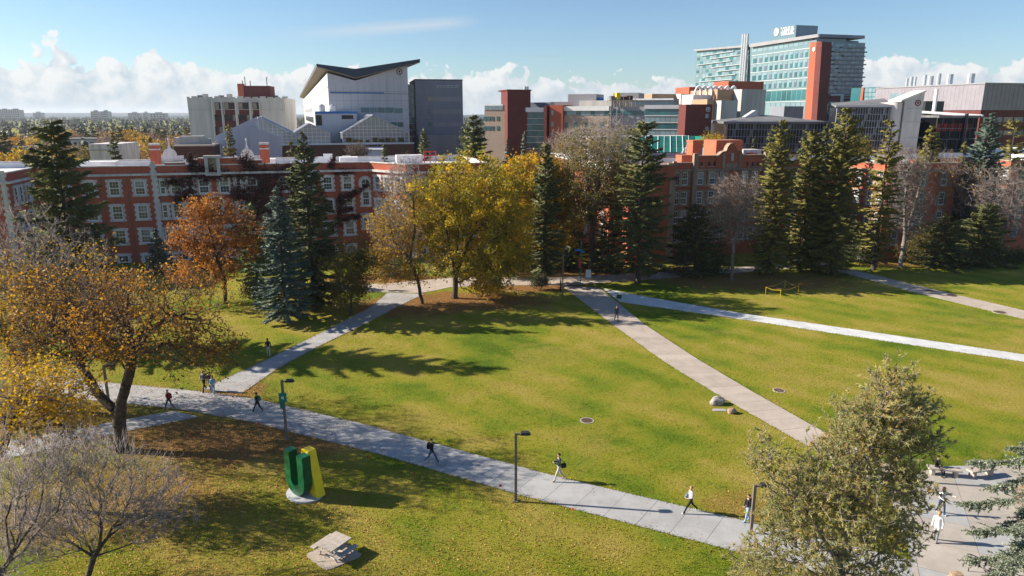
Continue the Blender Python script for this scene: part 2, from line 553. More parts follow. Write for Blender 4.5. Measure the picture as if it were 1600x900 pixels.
M['leaf_elm'] = foliage('yellow_brown_leaves', [(0.0, (0.088, 0.047, 0.014)), (0.36, (0.242, 0.118, 0.024)), (0.62, (0.506, 0.246, 0.022)), (1.0, (0.726, 0.414, 0.024))], 0.45, 0.55)
M['leaf_orange'] = foliage('orange_leaves', [(0.0, (0.162, 0.065, 0.018)), (0.5, (0.432, 0.162, 0.025)), (1.0, (0.648, 0.308, 0.043))], 0.48, 0.5)
M['leaf_green_gold'] = foliage('green_gold_leaves', [(0.0, (0.094, 0.099, 0.011)), (0.45, (0.293, 0.249, 0.019)), (0.75, (0.586, 0.401, 0.022)), (1.0, (0.837, 0.516, 0.028))], 0.48, 0.6, 0.35)
M['leaf_olive'] = foliage('olive_leaves', [(0.0, (0.058, 0.055, 0.012)), (0.5, (0.182, 0.150, 0.026)), (1.0, (0.364, 0.260, 0.042))], 0.48, 0.5)
M['leaf_russet'] = foliage('russet_leaves', [(0.0, (0.10, 0.055, 0.035)), (0.5, (0.22, 0.13, 0.08)), (1.0, (0.36, 0.22, 0.12))], 0.48, 0.5)
M['leaf_green'] = foliage('green_leaves', [(0.0, (0.02, 0.035, 0.008)), (0.5, (0.07, 0.10, 0.02)), (1.0, (0.17, 0.18, 0.04))], 0.3, 0.5)
M['vine'] = foliage('vine_leaves', [(0.0, (0.03, 0.008, 0.008)), (0.6, (0.085, 0.018, 0.015)), (1.0, (0.16, 0.035, 0.025))], 0.1, 0.3)
M['far_dark'] = foliage('far_spruce', [(0.0, (0.018, 0.030, 0.026)), (0.6, (0.04, 0.058, 0.045)), (1.0, (0.07, 0.085, 0.05))], 0.0, 0.5, 0.02)
M['far_olive'] = foliage('far_olive', [(0.0, (0.04, 0.042, 0.02)), (0.6, (0.085, 0.078, 0.035)), (1.0, (0.15, 0.12, 0.05))], 0.0, 0.5, 0.02)
M['far_grey'] = foliage('far_bare', [(0.0, (0.08, 0.06, 0.05)), (0.6, (0.15, 0.115, 0.095)), (1.0, (0.24, 0.17, 0.12))], 0.0, 0.5, 0.02)
M['far_gold'] = foliage('far_gold', [(0.0, (0.16, 0.09, 0.02)), (0.6, (0.30, 0.17, 0.03)), (1.0, (0.45, 0.27, 0.04))], 0.0, 0.5, 0.02)
M['litter'] = foliage('fallen_leaves', [(0.0, (0.150, 0.055, 0.020)), (0.5, (0.425, 0.187, 0.070)), (1.0, (0.688, 0.363, 0.140))], 0.0, 0.35, 0.5)


def slab_mat(name, col, joint):
    m, t = new_mat(name)
    geo = t.n('ShaderNodeNewGeometry')
    oi = t.n('ShaderNodeObjectInfo').outputs['Random']
    n1 = t.n('ShaderNodeTexNoise', {'Vector': geo.outputs['Position'], 'Scale': 0.7, 'Detail': 7.0, 'Roughness': 0.65}).outputs[0]
    n2 = t.n('ShaderNodeTexNoise', {'Vector': geo.outputs['Position'], 'Scale': 14.0, 'Detail': 3.0}).outputs[0]
    f = t.m('ADD', t.m('MULTIPLY', t.sstep(n1, 0.3, 0.7), 0.5), t.m('ADD', t.m('MULTIPLY', oi, 0.28), t.m('MULTIPLY', n2, 0.25)))
    c = t.mix(f, tuple(x * 0.74 for x in col), tuple(x * 1.14 for x in col))
    n3 = t.n('ShaderNodeTexNoise', {'Vector': geo.outputs['Position'], 'Scale': 0.33, 'Detail': 8.0, 'Roughness': 0.75}).outputs[0]
    c = t.mix(t.m('MULTIPLY', t.sstep(n3, 0.54, 0.68), 0.38), c, tuple(x * 0.5 for x in col))
    p = t.n('ShaderNodeBsdfPrincipled', {'Base Color': c, 'Roughness': 0.9, 'Specular IOR Level': 0.2})
    bp = t.n('ShaderNodeBump', {'Height': n2, 'Strength': 0.2, 'Distance': 0.02})
    t.t.links.new(bp.outputs[0], p.inputs['Normal'])
    finish(t, p)
    return m


M['slab_grey'] = slab_mat('grey_concrete_slab', (0.36, 0.36, 0.355), 0)
M['slab_warm'] = slab_mat('warm_concrete_slab', (0.42, 0.36, 0.305), 0)
M['slab_new'] = slab_mat('new_concrete_slab', (0.55, 0.56, 0.555), 0)
M['slab_plaza'] = slab_mat('plaza_concrete', (0.385, 0.345, 0.30), 0)
M['joint'] = plain('joint_grit', (0.13, 0.115, 0.10), 0.95, 0.2, 3.0)
HAZE = 0.00008

# ------------------------------------------------------------------ ground, paths
def grass_colour(t):
    """colour of the turf at a place: green and yellowing patches, mowing, tufts"""
    geo = t.n('ShaderNodeNewGeometry')
    P = geo.outputs['Position']
    big = t.n('ShaderNodeTexNoise', {'Vector': P, 'Scale': 0.085, 'Detail': 4.0, 'Roughness': 0.55, 'Distortion': 0.4}).outputs[0]
    mid = t.n('ShaderNodeTexNoise', {'Vector': P, 'Scale': 0.42, 'Detail': 6.0, 'Roughness': 0.7}).outputs[0]
    st = t.n('ShaderNodeVectorMath', {0: P, 1: (1.0, 2.2, 0.3)}, operation='MULTIPLY').outputs[0]
    tuft = t.n('ShaderNodeTexNoise', {'Vector': st, 'Scale': 3.5, 'Detail': 8.0, 'Roughness': 0.8}).outputs[0]
    fine = t.n('ShaderNodeTexNoise', {'Vector': P, 'Scale': 14.0, 'Detail': 5.0, 'Roughness': 0.8}).outputs[0]
    mow = t.n('ShaderNodeTexWave', {'Vector': P, 'Scale': 0.11, 'Distortion': 3.0, 'Detail': 2.0, 'Detail Scale': 0.5}, wave_type='BANDS', bands_direction='DIAGONAL').outputs[1]
    f = t.m('ADD', t.m('MULTIPLY', big, 1.55), t.m('ADD', t.m('MULTIPLY', mid, 0.60), t.m('MULTIPLY', tuft, 0.55)))
    f = t.m('ADD', t.m('SUBTRACT', f, 0.87), t.m('MULTIPLY', t.m('SUBTRACT', mow, 0.5), 0.16))
    c = t.ramp(f, [(0.14, (0.060, 0.125, 0.006)), (0.32, (0.135, 0.190, 0.011)), (0.50, (0.230, 0.225, 0.022)), (0.76, (0.34, 0.265, 0.062))])
    dry = t.n('ShaderNodeTexNoise', {'Vector': P, 'Scale': 0.13, 'Detail': 5.0, 'Roughness': 0.6, 'Distortion': 0.8}).outputs[0]
    c = t.mix(t.m('MULTIPLY', t.sstep(dry, 0.50, 0.68), 0.6), c, (0.29, 0.235, 0.05))
    return c, P, mid, tuft, fine


def grass_mat():
    m, t = new_mat('autumn_lawn')
    c, P, mid, tuft, fine = grass_colour(t)
    c = t.mix(t.m('MULTIPLY', t.sstep(fine, 0.40, 0.72), 0.45), c, (0.36, 0.305, 0.06))
    c = t.mix(t.m('MULTIPLY', t.sstep(fine, 0.48, 0.30), 0.6), c, (0.035, 0.068, 0.005))
    # worn, leaf-strewn earth round the trunks: its own ragged outline
    xy = t.n('ShaderNodeSeparateXYZ', {0: P})
    worn = None
    for (x, y, rx, ry, k) in WORN:
        dx = t.m('DIVIDE', t.m('SUBTRACT', xy.outputs[0], x), rx)
        dy = t.m('DIVIDE', t.m('SUBTRACT', xy.outputs[1], y), ry)
        r = t.m('SQRT', t.m('ADD', t.m('MULTIPLY', dx, dx), t.m('MULTIPLY', dy, dy)))
        v = t.m('MULTIPLY', t.sstep(t.m('ADD', r, t.m('MULTIPLY', t.m('SUBTRACT', t.m('ADD', t.m('MULTIPLY', mid, 0.6), t.m('MULTIPLY', tuft, 0.4)), 0.5), 3.0)), 1.15, 0.70), k)
        worn = v if worn is None else t.m('MAXIMUM', worn, v)
    wc = t.ramp(t.m('ADD', t.m('MULTIPLY', fine, 0.55), t.m('MULTIPLY', tuft, 0.45)), [(0.3, (0.09, 0.045, 0.018)), (0.5, (0.24, 0.115, 0.045)), (0.7, (0.46, 0.25, 0.11))])
    c = t.mix(worn, c, wc)
    p = t.n('ShaderNodeBsdfPrincipled', {'Base Color': c, 'Roughness': 0.95, 'Specular IOR Level': 0.08})
    h = t.m('ADD', t.m('MULTIPLY', fine, 0.6), tuft)
    bp = t.n('ShaderNodeBump', {'Height': h, 'Strength': 1.0, 'Distance': 0.12})
    t.t.links.new(bp.outputs[0], p.inputs['Normal'])
    finish(t, p)
    return m


def gp(px, py):
    g = ground(px, py)
    return (g.x, g.y)


WORN = [gp(370, 690) + (8.5, 3.2, 0.85), gp(285, 675) + (6.0, 2.4, 0.8), gp(640, 478) + (8.0, 4.5, 0.9), gp(735, 470) + (9.5, 4.6, 0.9),
        gp(600, 436) + (9.0, 3.0, 0.9), gp(930, 425) + (12.0, 6.0, 0.85), gp(1180, 440) + (13.0, 5.0, 0.75), gp(830, 445) + (8.0, 4.0, 0.9),
        gp(170, 780) + (8.0, 5.0, 0.5), gp(60, 640) + (9.0, 5.0, 0.6), gp(365, 612) + (3.0, 2.0, 0.75), gp(1110, 430) + (9.0, 5.0, 0.75),
        gp(1400, 412) + (6.0, 2.5, 0.6), gp(1165, 790) + (2.5, 1.6, 0.4)]
M['grass'] = grass_mat()
rng = np.random.default_rng(3)


def sheet(name, x0, x1, y0, y1, nx, ny, z, mat):
    xs, ys = np.linspace(x0, x1, nx), np.linspace(y0, y1, ny)
    X, Y = np.meshgrid(xs, ys)
    v = np.stack([X.ravel(), Y.ravel(), np.full(X.size, z)], 1)
    i = np.arange(nx * ny).reshape(ny, nx)
    f = np.stack([i[:-1, :-1].ravel(), i[:-1, 1:].ravel(), i[1:, 1:].ravel(), i[1:, :-1].ravel()], 1)
    return npmesh(name, [(v, f, 0)], [mat])


tag(link('ground', sheet('ground', -9000, 9000, -600, 14000, 60, 60, -0.012, M['grass'])), 'wide autumn lawn of green and yellowing grass', 'ground', kind='structure')


def strip_path(name, L, Rr, mat, label, step=1.8, lanes=1, z=0.02):
    """walk between two edge polylines; its concrete slabs are separate, with grit joints below them"""
    L, Rr = [Vector(p) for p in L], [Vector(p) for p in Rr]

    def samp(pl, n):
        d = [0]
        for a, b in zip(pl, pl[1:]):
            d.append(d[-1] + (b - a).length)
        out = []
        for k in range(n + 1):
            s = d[-1] * k / n
            i = max(j for j in range(len(pl) - 1) if d[j] <= s + 1e-6)
            q = (s - d[i]) / max(d[i + 1] - d[i], 1e-6)
            out.append(pl[i].lerp(pl[i + 1], min(q, 1)))
        return out
    length = sum((b - a).length for a, b in zip(L, L[1:]))
    n = max(2, round(length / step))
    a, b = samp(L, n), samp(Rr, n)
    mb = MB()
    for i in range(n):
        mb.add([(a[i].x, a[i].y, z - 0.016), (a[i + 1].x, a[i + 1].y, z - 0.016), (b[i + 1].x, b[i + 1].y, z - 0.016), (b[i].x, b[i].y, z - 0.016)], [(0, 1, 2, 3)])
    base = mb.build(name, M['joint'])
    tag(base, label, 'path', kind='structure')
    g = 0.02
    for i in range(n):
        for k in range(lanes):
            qa, qb = k / lanes, (k + 1) / lanes
            c = [a[i].lerp(b[i], qa), a[i + 1].lerp(b[i + 1], qa), a[i + 1].lerp(b[i + 1], qb), a[i].lerp(b[i], qb)]
            cen = sum(c, Vector((0, 0))) / 4
            c = [cen + (p - cen) * (1 - g / max((p - cen).length, 0.2)) for p in c]
            dz = random.uniform(-0.004, 0.004)
            mb = MB().prism([(p.x - cen.x, p.y - cen.y) for p in c], -0.05, 0)
            mb.build('paving_slab', mat, base, (cen.x, cen.y, z + dz))
    FRINGE.extend([(L, 1), (Rr, -1)])
    return base


FRINGE = []
V2 = lambda *ps: [Vector(p) for p in ps]
strip_path('footpath', V2((-40, 57.6), (-34.3, 55.8), (-26.2, 54.0), (-20.2, 52.2), (-11.3, 47.8), (2.8, 39.9), (14.1, 34.4), (20.5, 31.3)),
           V2((-41.5, 54.2), (-35.5, 52.4), (-25.6, 50.2), (-19.2, 47.9), (-8.4, 42.6), (0.6, 37.6), (11.4, 32.2), (18.5, 28.6)),
           M['slab_grey'], 'main grey concrete walk crossing the lawn past the lamp posts', 1.9)
strip_path('diagonal_footpath', V2((6.6, 90.0), (10.9, 72.1), (14.1, 60.2), (17.0, 52.0), (19.8, 44.9), (22.6, 38.4)),
           V2((11.4, 89.0), (14.4, 72.1), (17.2, 61.4), (19.8, 53.2), (22.1, 46.6), (25.4, 39.6)), M['slab_warm'],
           'warm toned concrete walk running from the trees past the boulders', 1.75)
strip_path('new_footpath', V2((11.9, 88.6), (15.9, 85.0), (26.2, 76.9), (35.4, 71.2), (48.2, 62.9), (62, 54)),
           V2((13.0, 82.0), (15.6, 80.4), (25.2, 74.6), (34.2, 68.8), (46.8, 60.8), (60.5, 52)), M['slab_new'],
           'bright new concrete walk curving off across the right lawn', 2.3)
strip_path('upper_footpath', V2((41, 118), (49.1, 101.1), (54.5, 87.9), (59.3, 77.6), (67, 61)), V2((39, 117), (46.6, 100.2), (51.2, 86.3), (56.5, 74.6), (64, 59)),
           M['slab_warm'], 'concrete walk with round drain covers beyond the right lawn', 2.2)
strip_path('side_footpath', V2((-25.6, 54.2), (-23.1, 60.1), (-19.6, 70.3), (-16.6, 79.6), (-15.8, 86.4)), V2((-21.9, 53.3), (-20.7, 59.7), (-18.8, 65.3), (-15.7, 73.1), (-12.4, 82.5), (-11.0, 85.8)),
           M['slab_grey'], 'concrete walk climbing from the crossing to the brick hall', 1.9)
strip_path('hall_footpath', V2((-34, 91.0), (-17.5, 91.2), (-7.8, 95.2), (0, 95.0), (8.5, 95.5), (22, 98.5), (41, 104)), V2((-34, 88.3), (-17.5, 86.9), (-11.2, 86.2), (-8.2, 89.4), (-0.9, 90.4), (6.6, 90.4), (22, 94.8), (42.5, 101.4)),
           M['slab_warm'], 'concrete walk along the front of the brick halls', 2.4)
strip_path('branch_footpath', V2((-25.9, 49.9), (-29.2, 48.0), (-34.5, 45.0), (-45, 40)), V2((-23.4, 48.8), (-27.4, 46.4), (-32.6, 42.6), (-43, 36.8)),
           M['slab_grey'], 'short concrete walk branching off behind the big trunk', 1.9)
strip_path('corner_footpath', V2((-27, 30.2), (-21.5, 30.0), (-19.5, 28.0)), V2((-27, 27.0), (-23.0, 26.9), (-21, 25.5)), M['slab_warm'], 'bit of concrete walk at the bottom corner under bare branches', 1.9)

# plaza with seams
plz = MB().prism([(18.9, 28.5), (20.4, 31.6), (22.6, 38.2), (25.2, 40.3), (28.2, 41.2), (46, 41.6), (46, 14), (18, 14)], -0.05, 0.016).build('plaza_pavement', M['joint'])
tag(plz, 'pale concrete plaza beside the pine tree', 'pavement', kind='structure')
poly = [(18.9, 28.5), (20.4, 31.6), (22.6, 38.2), (25.2, 40.3), (28.2, 41.2), (46, 41.6), (46, 14), (18, 14)]


def clip(poly, f):
    out = []
    for i in range(len(poly)):
        a, b = poly[i], poly[(i + 1) % len(poly)]
        fa, fb = f(a), f(b)
        if fa >= 0:
            out.append(a)
        if (fa >= 0) != (fb >= 0):
            q = fa / (fa - fb)
            out.append((a[0] + (b[0] - a[0]) * q, a[1] + (b[1] - a[1]) * q))
    return out


ca, sa = math.cos(R(-24)), math.sin(R(-24))
for iu in range(-4, 18):
    for iv in range(8, 24):
        u0, v0 = iu * 3.0, iv * 2.6
        q = poly
        for f in (lambda p: p[0] * ca + p[1] * sa - u0 - 0.012, lambda p: u0 + 2.988 - (p[0] * ca + p[1] * sa),
                  lambda p: -p[0] * sa + p[1] * ca - v0 - 0.012, lambda p: v0 + 2.588 - (-p[0] * sa + p[1] * ca)):
            if len(q) >= 3:
                q = clip(q, f)
        if len(q) >= 3:
            cx, cy = sum(p[0] for p in q) / len(q), sum(p[1] for p in q) / len(q)
            if (Vector((cx, cy)) - Vector((28, 34))).length < 12:
                MB().prism([(x - cx, y - cy) for x, y in q], -0.02, 0.012).build('paving_slab', M['slab_plaza'] if (iu + iv) % 3 else M['slab_grey'], plz, (cx, cy, 0.016))


# ------------------------------------------------------------------ building frames
class Fr:
    """building frame: u along the front, v into depth, from the corner seen at column px, distance Y"""
    def __init__(s, px, Y, b=14.8):
        p = at(px, 178, Y)
        s.P = Vector((p.x, Y))
        s.b = R(b)
        s.d = Vector((math.cos(s.b), math.sin(s.b)))
        s.m = Vector((-math.sin(s.b), math.cos(s.b)))

    def front(s, px, py, v=0.0):
        r = ray(px, py)
        q = s.P + s.m * v
        t = q.dot(s.m) / (r[0] * s.m.x + r[1] * s.m.y)
        w = Vector((r[0] * t, r[1] * t))
        return (w - s.P).dot(s.d), CAM_H + r[2] * t

    def side(s, px, py, u=0.0):
        r = ray(px, py)
        q = s.P + s.d * u
        t = q.dot(s.d) / (r[0] * s.d.x + r[1] * s.d.y)
        w = Vector((r[0] * t, r[1] * t))
        return (w - s.P).dot(s.m), CAM_H + r[2] * t

    def top(s, px, py, z):
        g = ground(px, py, z)
        w = Vector((g.x, g.y)) - s.P
        return w.dot(s.d), w.dot(s.m)

    def rect(s, x0, y0, x1, y1, v=0.0):
        """pixel box on the front plane -> u0,u1,z0,z1"""
        xm, ym = (x0 + x1) / 2, (y0 + y1) / 2
        return s.front(x0, ym, v)[0], s.front(x1, ym, v)[0], s.front(xm, y1, v)[1], s.front(xm, y0, v)[1]

    def srect(s, x0, y0, x1, y1, u=0.0):
        xm, ym = (x0 + x1) / 2, (y0 + y1) / 2
        a, b = s.side(x0, ym, u)[0], s.side(x1, ym, u)[0]
        return min(a, b), max(a, b), s.side(xm, y1, u)[1], s.side(xm, y0, u)[1]

    def empty(s, name, label, cat='building', group=None):
        return empty(name, (s.P.x, s.P.y, 0), s.b, label, cat, group)


def edge_bands(name, parent, pts, z0, z1, out, inn, mat):
    """band along an open polyline (front walls): sits proud by out"""
    for (x0, y0), (x1, y1) in zip(pts, pts[1:]):
        d = Vector((x1 - x0, y1 - y0))
        L = d.length
        d.normalize()
        n = Vector((d.y, -d.x))
        e = out * 0.9
        a, b = Vector((x0, y0)) - d * e, Vector((x1, y1)) + d * e
        MB().prism([tuple(a + n * out), tuple(b + n * out), tuple(b - n * inn), tuple(a - n * inn)], z0, z1).build(name, mat, parent)

# ------------------------------------------------------------------ sash windows shared by the halls
def sash_meshes(wd, ht, smat):
    """stone surround with toothed quoins, white sash frame, glass"""
    s = MB()
    d0, d1 = -0.16, 0.0
    q = 7
    for i in range(q):
        z0, z1 = -0.25 + (ht + 0.5) * i / q, -0.25 + (ht + 0.5) * (i + 1) / q
        wq = 0.42 if i % 2 == 0 else 0.26
        for sg in (-1, 1):
            xa, xb = sg * (wd / 2), sg * (wd / 2 + wq)
            s.box(min(xa, xb), max(xa, xb), d0 + (0.004 if i % 2 else 0), d1, z0, z1)
    s.box(-wd / 2, wd / 2, d0, d1, ht, ht + 0.30)
    s.box(-wd / 2 - 0.1, wd / 2 + 0.1, d0 - 0.10, d1, -0.24, -0.001)
    f = MB()
    for x0, x1, z0, z1 in ((-wd / 2, -wd / 2 + 0.11, 0, ht), (wd / 2 - 0.11, wd / 2, 0, ht), (-wd / 2 + 0.11, wd / 2 - 0.11, 0, 0.12),
                           (-wd / 2 + 0.11, wd / 2 - 0.11, ht - 0.11, ht), (-wd / 2 + 0.11, wd / 2 - 0.11, ht * 0.47, ht * 0.47 + 0.12)):
        f.box(x0, x1, -0.10, -0.02, z0, z1)
    nb = 3 if wd > 1.0 else 1
    for k in range(1, nb):
        x = -wd / 2 + 0.11 + (wd - 0.22) * k / nb
        f.box(x - 0.012, x + 0.012, -0.065, -0.035, 0.12, ht - 0.11)
    for k in (0.25, 0.74):
        f.box(-wd / 2 + 0.11, wd / 2 - 0.11, -0.063, -0.037, ht * k - 0.012, ht * k + 0.012)
    g = MB().box(-wd / 2 + 0.1, wd / 2 - 0.1, -0.05, -0.01, 0.1, ht - 0.1)
    b = MB().box(-wd / 2 + 0.1, wd / 2 - 0.1, -0.053, -0.012, ht * 0.52, ht - 0.1)
    return s.mesh('surround', smat), f.mesh('sash', M['frame']), g.mesh('pane', M['pane']), b.mesh('blind', M['pane_curtain'])


_sash = {}


def sash_window(parent, u, v, z, ang, wd=1.35, ht=2.05, smat=None, blind=False):
    smat = smat or M['stone']
    k = (round(wd, 2), round(ht, 2), smat.name)
    if k not in _sash:
        _sash[k] = sash_meshes(wd, ht, smat)
    s, f, g, b = _sash[k]
    o = link('window', f, parent, (u, v, z), ang)
    link('surround', s, o)
    link('pane', g, o)
    if blind:
        link('blind', b, o)
    return o


def quoin_strip(parent, u, v, z0, z1, mat, ang=0.0, w=0.55):
    mb = MB()
    n = int((z1 - z0) / 0.42)
    for i in range(n):
        a = z0 + (z1 - z0) * i / n
        b = z0 + (z1 - z0) * (i + 1) / n
        ww = w if i % 2 else w * 0.62
        mb.box(-ww / 2, ww / 2, -0.09 + 0.004 * (i % 2), 0.05, a, b)
    return mb.build('quoin_strip', mat, parent, (u, v, 0), ang)


def chimney(parent, u0, u1, v0, v1, z0, z1, bm, cm, flare=0.06):
    o = MB().prism([(u0, v0), (u1, v0), (u1, v1), (u0, v1)], z0, z1, 0).build('chimney', bm, parent)
    MB().box(u0 - flare, u1 + flare, v0 - flare, v1 + flare, z1 - 0.02, z1 + 0.28).build('chimney_cap', cm, o)
    MB().box(u0 - flare * .7, u1 + flare * .7, v0 - flare * .7, v1 + flare * .7, z1 - 0.75, z1 - 0.55).build('chimney_band', cm, o)
    return o


def hall_shell(e, fpts, depth, zroof, zpar, bmat, cmat, zc, rmat):
    """walls from the front polyline back to v=depth, roof, parapet with coping, cornice"""
    poly = list(fpts) + [(fpts[-1][0], depth), (fpts[0][0], depth)]
    mb = MB().prism(poly, -0.2, zroof)
    mb.build('wall', bmat, e)
    MB().prism(poly, zroof + 0.002, zroof + 0.06).build('roof', rmat, e)
    loop = poly + [poly[0]]
    for i, ((x0, y0), (x1, y1)) in enumerate(zip(loop, loop[1:])):
        d = Vector((x1 - x0, y1 - y0)).normalized()
        n = Vector((d.y, -d.x))
        a, b = Vector((x0, y0)), Vector((x1, y1))
        front = i < len(fpts) - 1
        th = 0.4
        P = [tuple(a + n * 0.003), tuple(b + n * 0.003), tuple(b - n * th), tuple(a - n * th)]
        MB().prism(P, zroof + 0.001, zpar).build('parapet', bmat if front else rmat, e)
        Pc = [tuple(a + n * 0.10 - d * 0.09), tuple(b + n * 0.10 + d * 0.09), tuple(b - n * (th + 0.06)), tuple(a - n * (th + 0.06))]
        MB().prism(Pc, zpar, zpar + 0.16 + 0.003 * i).build('coping', cmat, e)
    edge_bands('cornice', e, fpts, zc - 0.16, zc + 0.16, 0.38, 0.02, cmat)


# ---------------------------------------------------------------- hall on the left
A = Fr(179, 105.0, 14.8)
hl = A.empty('brick_hall', 'long red brick hall with pale stone window surrounds and climbing vines', 'building')
uL, uR = A.front(52, 258)[0], A.front(577, 253)[0]
cpt = Vector((-16.3, 109.0)) - A.P
cU, cV = cpt.dot(A.d), cpt.dot(A.m)
zP = A.front(179, 259)[1]
zC = A.front(179, 273.5)[1]
fl = [(uL - 15, -9.5), (uL, -9.5), (uL, 0), (uR, 0), (cU, cV), (cU + 13, cV)]
hall_shell(hl, fl, 15.0, zP - 1.1, zP - 0.16, M['brick'], M['stone'], zC, M['roofwhite'])
rw = [(179, 294.5, 1), (219, 294.5, 1), (254, 291, 0), (275, 293, 1), (297, 292.5, 0), (319, 292, 1), (351, 290.8, 1), (373, 290, 0), (394, 290, 1), (445, 290, 1), (482, 289, 1), (512, 287.5, 1), (543, 286.3, 1), (140, 296, 1), (100, 297, 1)]
ztop = A.front(179, 305.5)[1]
fh = (A.front(179, 305.5)[1] - A.front(189, 381)[1]) / 2
for px, py, big in rw:
    u = A.front(px, py)[0]
    for fl_ in range(4):
        if fl_ == 1 and px in (319, 351):
            continue
        if fl_ == 3 and px in (297,):
            continue
        sash_window(hl, u, 0, ztop - fh * fl_ - (0.25 if fl_ == 3 else 0), 0, 1.4 if big else 0.75, 2.1, blind=(int(px * 7 + fl_ * 3) % 3 == 0))
for px, py, rnd in ((571, 286, 1), (572, 310, 0), (573.5, 346, 0)):
    u, z = A.front(px, py)
    if rnd:
        s, f, g = MB(), MB(), MB()
        for k in range(20):
            a0, a1 = 2 * math.pi * k / 20, 2 * math.pi * (k + 1) / 20
            for mb, r0, r1, y0, y1 in ((s, 0.78, 1.15, -0.15, 0), (f, 0.66, 0.78, -0.1, 0)):
                mb.wallprism([(r0 * math.cos(a0), r0 * math.sin(a0)), (r1 * math.cos(a0), r1 * math.sin(a0)), (r1 * math.cos(a1), r1 * math.sin(a1)), (r0 * math.cos(a1), r0 * math.sin(a1))], y0, y1)
        f.box(-0.04, 0.04, -0.08, -0.04, -0.66, 0.66)
        f.box(-0.66, 0.66, -0.079, -0.041, -0.04, 0.04)
        g.wallprism([(0.7 * math.cos(2 * math.pi * k / 20), 0.7 * math.sin(2 * math.pi * k / 20)) for k in range(20)], -0.05, -0.01)
        o = f.build('window', M['frame'], hl, (u, 0, z))
        s.build('surround', M['stone'], o)
        g.build('pane', M['pane'], o)
    else:
        sash_window(hl, u, 0, z - 1.1, 0, 1.1, 2.2)
# canted wall and wings
ca_ang = math.atan2(cV - 0, cU - uR)
for q, fl_ in ((0.22, 0), (0.5, 0), (0.8, 0), (0.22, 1), (0.5, 1), (0.8, 1), (0.5, 2), (0.8, 2)):
    sash_window(hl, uR + (cU - uR) * q, cV * q, ztop - fh * fl_, ca_ang, 1.2, 2.1)
for du in (2.2, 5.4, 8.6, 11.4):
    for fl_ in range(4):
        sash_window(hl, cU + du, cV, ztop - fh * fl_, 0, 1.35, 2.1)
for dv in (-7.6, -5.9, -3.6, -1.9):
    for fl_ in range(3):
        sash_window(hl, uL, dv, ztop - fh * fl_, math.pi / 2, 0.9, 2.2)
for du in (3, 7, 11):
    for fl_ in range(3):
        sash_window(hl, uL - du, -9.5, ztop - fh * fl_, 0, 1.35, 2.1)
quoin_strip(hl, uL - 0.5, -9.5, 0, zP + 0.2, M['stone'], 0, 1.0)
quoin_strip(hl, A.front(242, 290)[0], -0.02, 0, zP + 0.5, M['stone'], 0, 0.9)
quoin_strip(hl, A.front(467, 290)[0], -0.02, 0, zP + 0.5, M['stone'], 0, 0.9)
# stepped front parapet of the middle pavilion
zq = lambda y: A.front(330, y)[1]
uq = lambda x: A.front(x, 255)[0]
for x0, x1, y in ((257, 289, 254), (301, 309, 250), (309, 371, 247.5), (371, 379, 250), (390, 409, 252)):
    MB().box(uq(x0), uq(x1), -0.05, 0.42, zP - 1.0, zq(y)).build('parapet_step', M['brick'], hl)
    MB().box(uq(x0) - 0.05, uq(x1) + 0.05, -0.15, 0.47, zq(y), zq(y) + 0.14).build('coping', M['stone'], hl)
ni = empty('crest_panel', (uq(332), -0.05, zq(271)), 0, parent=hl)
nw, nh = uq(344) - uq(320), zq(246) - zq(271)
mb = MB().box(-nw / 2, -nw / 2 + 0.5, -0.35, -0.001, 0, nh).box(nw / 2 - 0.5, nw / 2, -0.35, -0.001, 0, nh).box(-nw / 2 - 0.1, nw / 2 + 0.1, -0.42, 0.5, nh, nh + 0.3).box(-nw / 2, nw / 2, -0.4, -0.001, -0.3, -0.002)
mb.build('surround', M['stone'], ni)
mb = MB().wallprism([(-0.55, nh * .9), (0.55, nh * .9), (0.6, nh * .45), (0.35, nh * .2), (0, nh * .08), (-0.35, nh * .2), (-0.6, nh * .45)], -0.2, -0.04)
mb.box(-nw / 2 + 0.5, nw / 2 - 0.5, -0.04, -0.002, 0, nh)
mb.build('carved_shield', M['stone_tan'], ni)
# arched pediment over the middle second floor window
pu, pz = A.front(337, 320)
mb = MB()
for k in range(12):
    a0, a1 = math.pi * k / 12, math.pi * (k + 1) / 12
    mb.wallprism([(1.15 * math.cos(a0), 1.0 * math.sin(a0)), (1.45 * math.cos(a0), 1.25 * math.sin(a0)), (1.45 * math.cos(a1), 1.25 * math.sin(a1)), (1.15 * math.cos(a1), 1.0 * math.sin(a1))], -0.3, -0.001)
mb.box(-1.6, 1.6, -0.32, -0.001, -0.25, -0.003).box(-0.18, 0.18, -0.34, -0.31, 0.95, 1.75)
mb.build('arched_pediment', M['stone'], hl, (pu, 0, pz + 0.3))
sash_window(hl, pu, 0, pz - 2.4, 0, 1.7, 2.2)
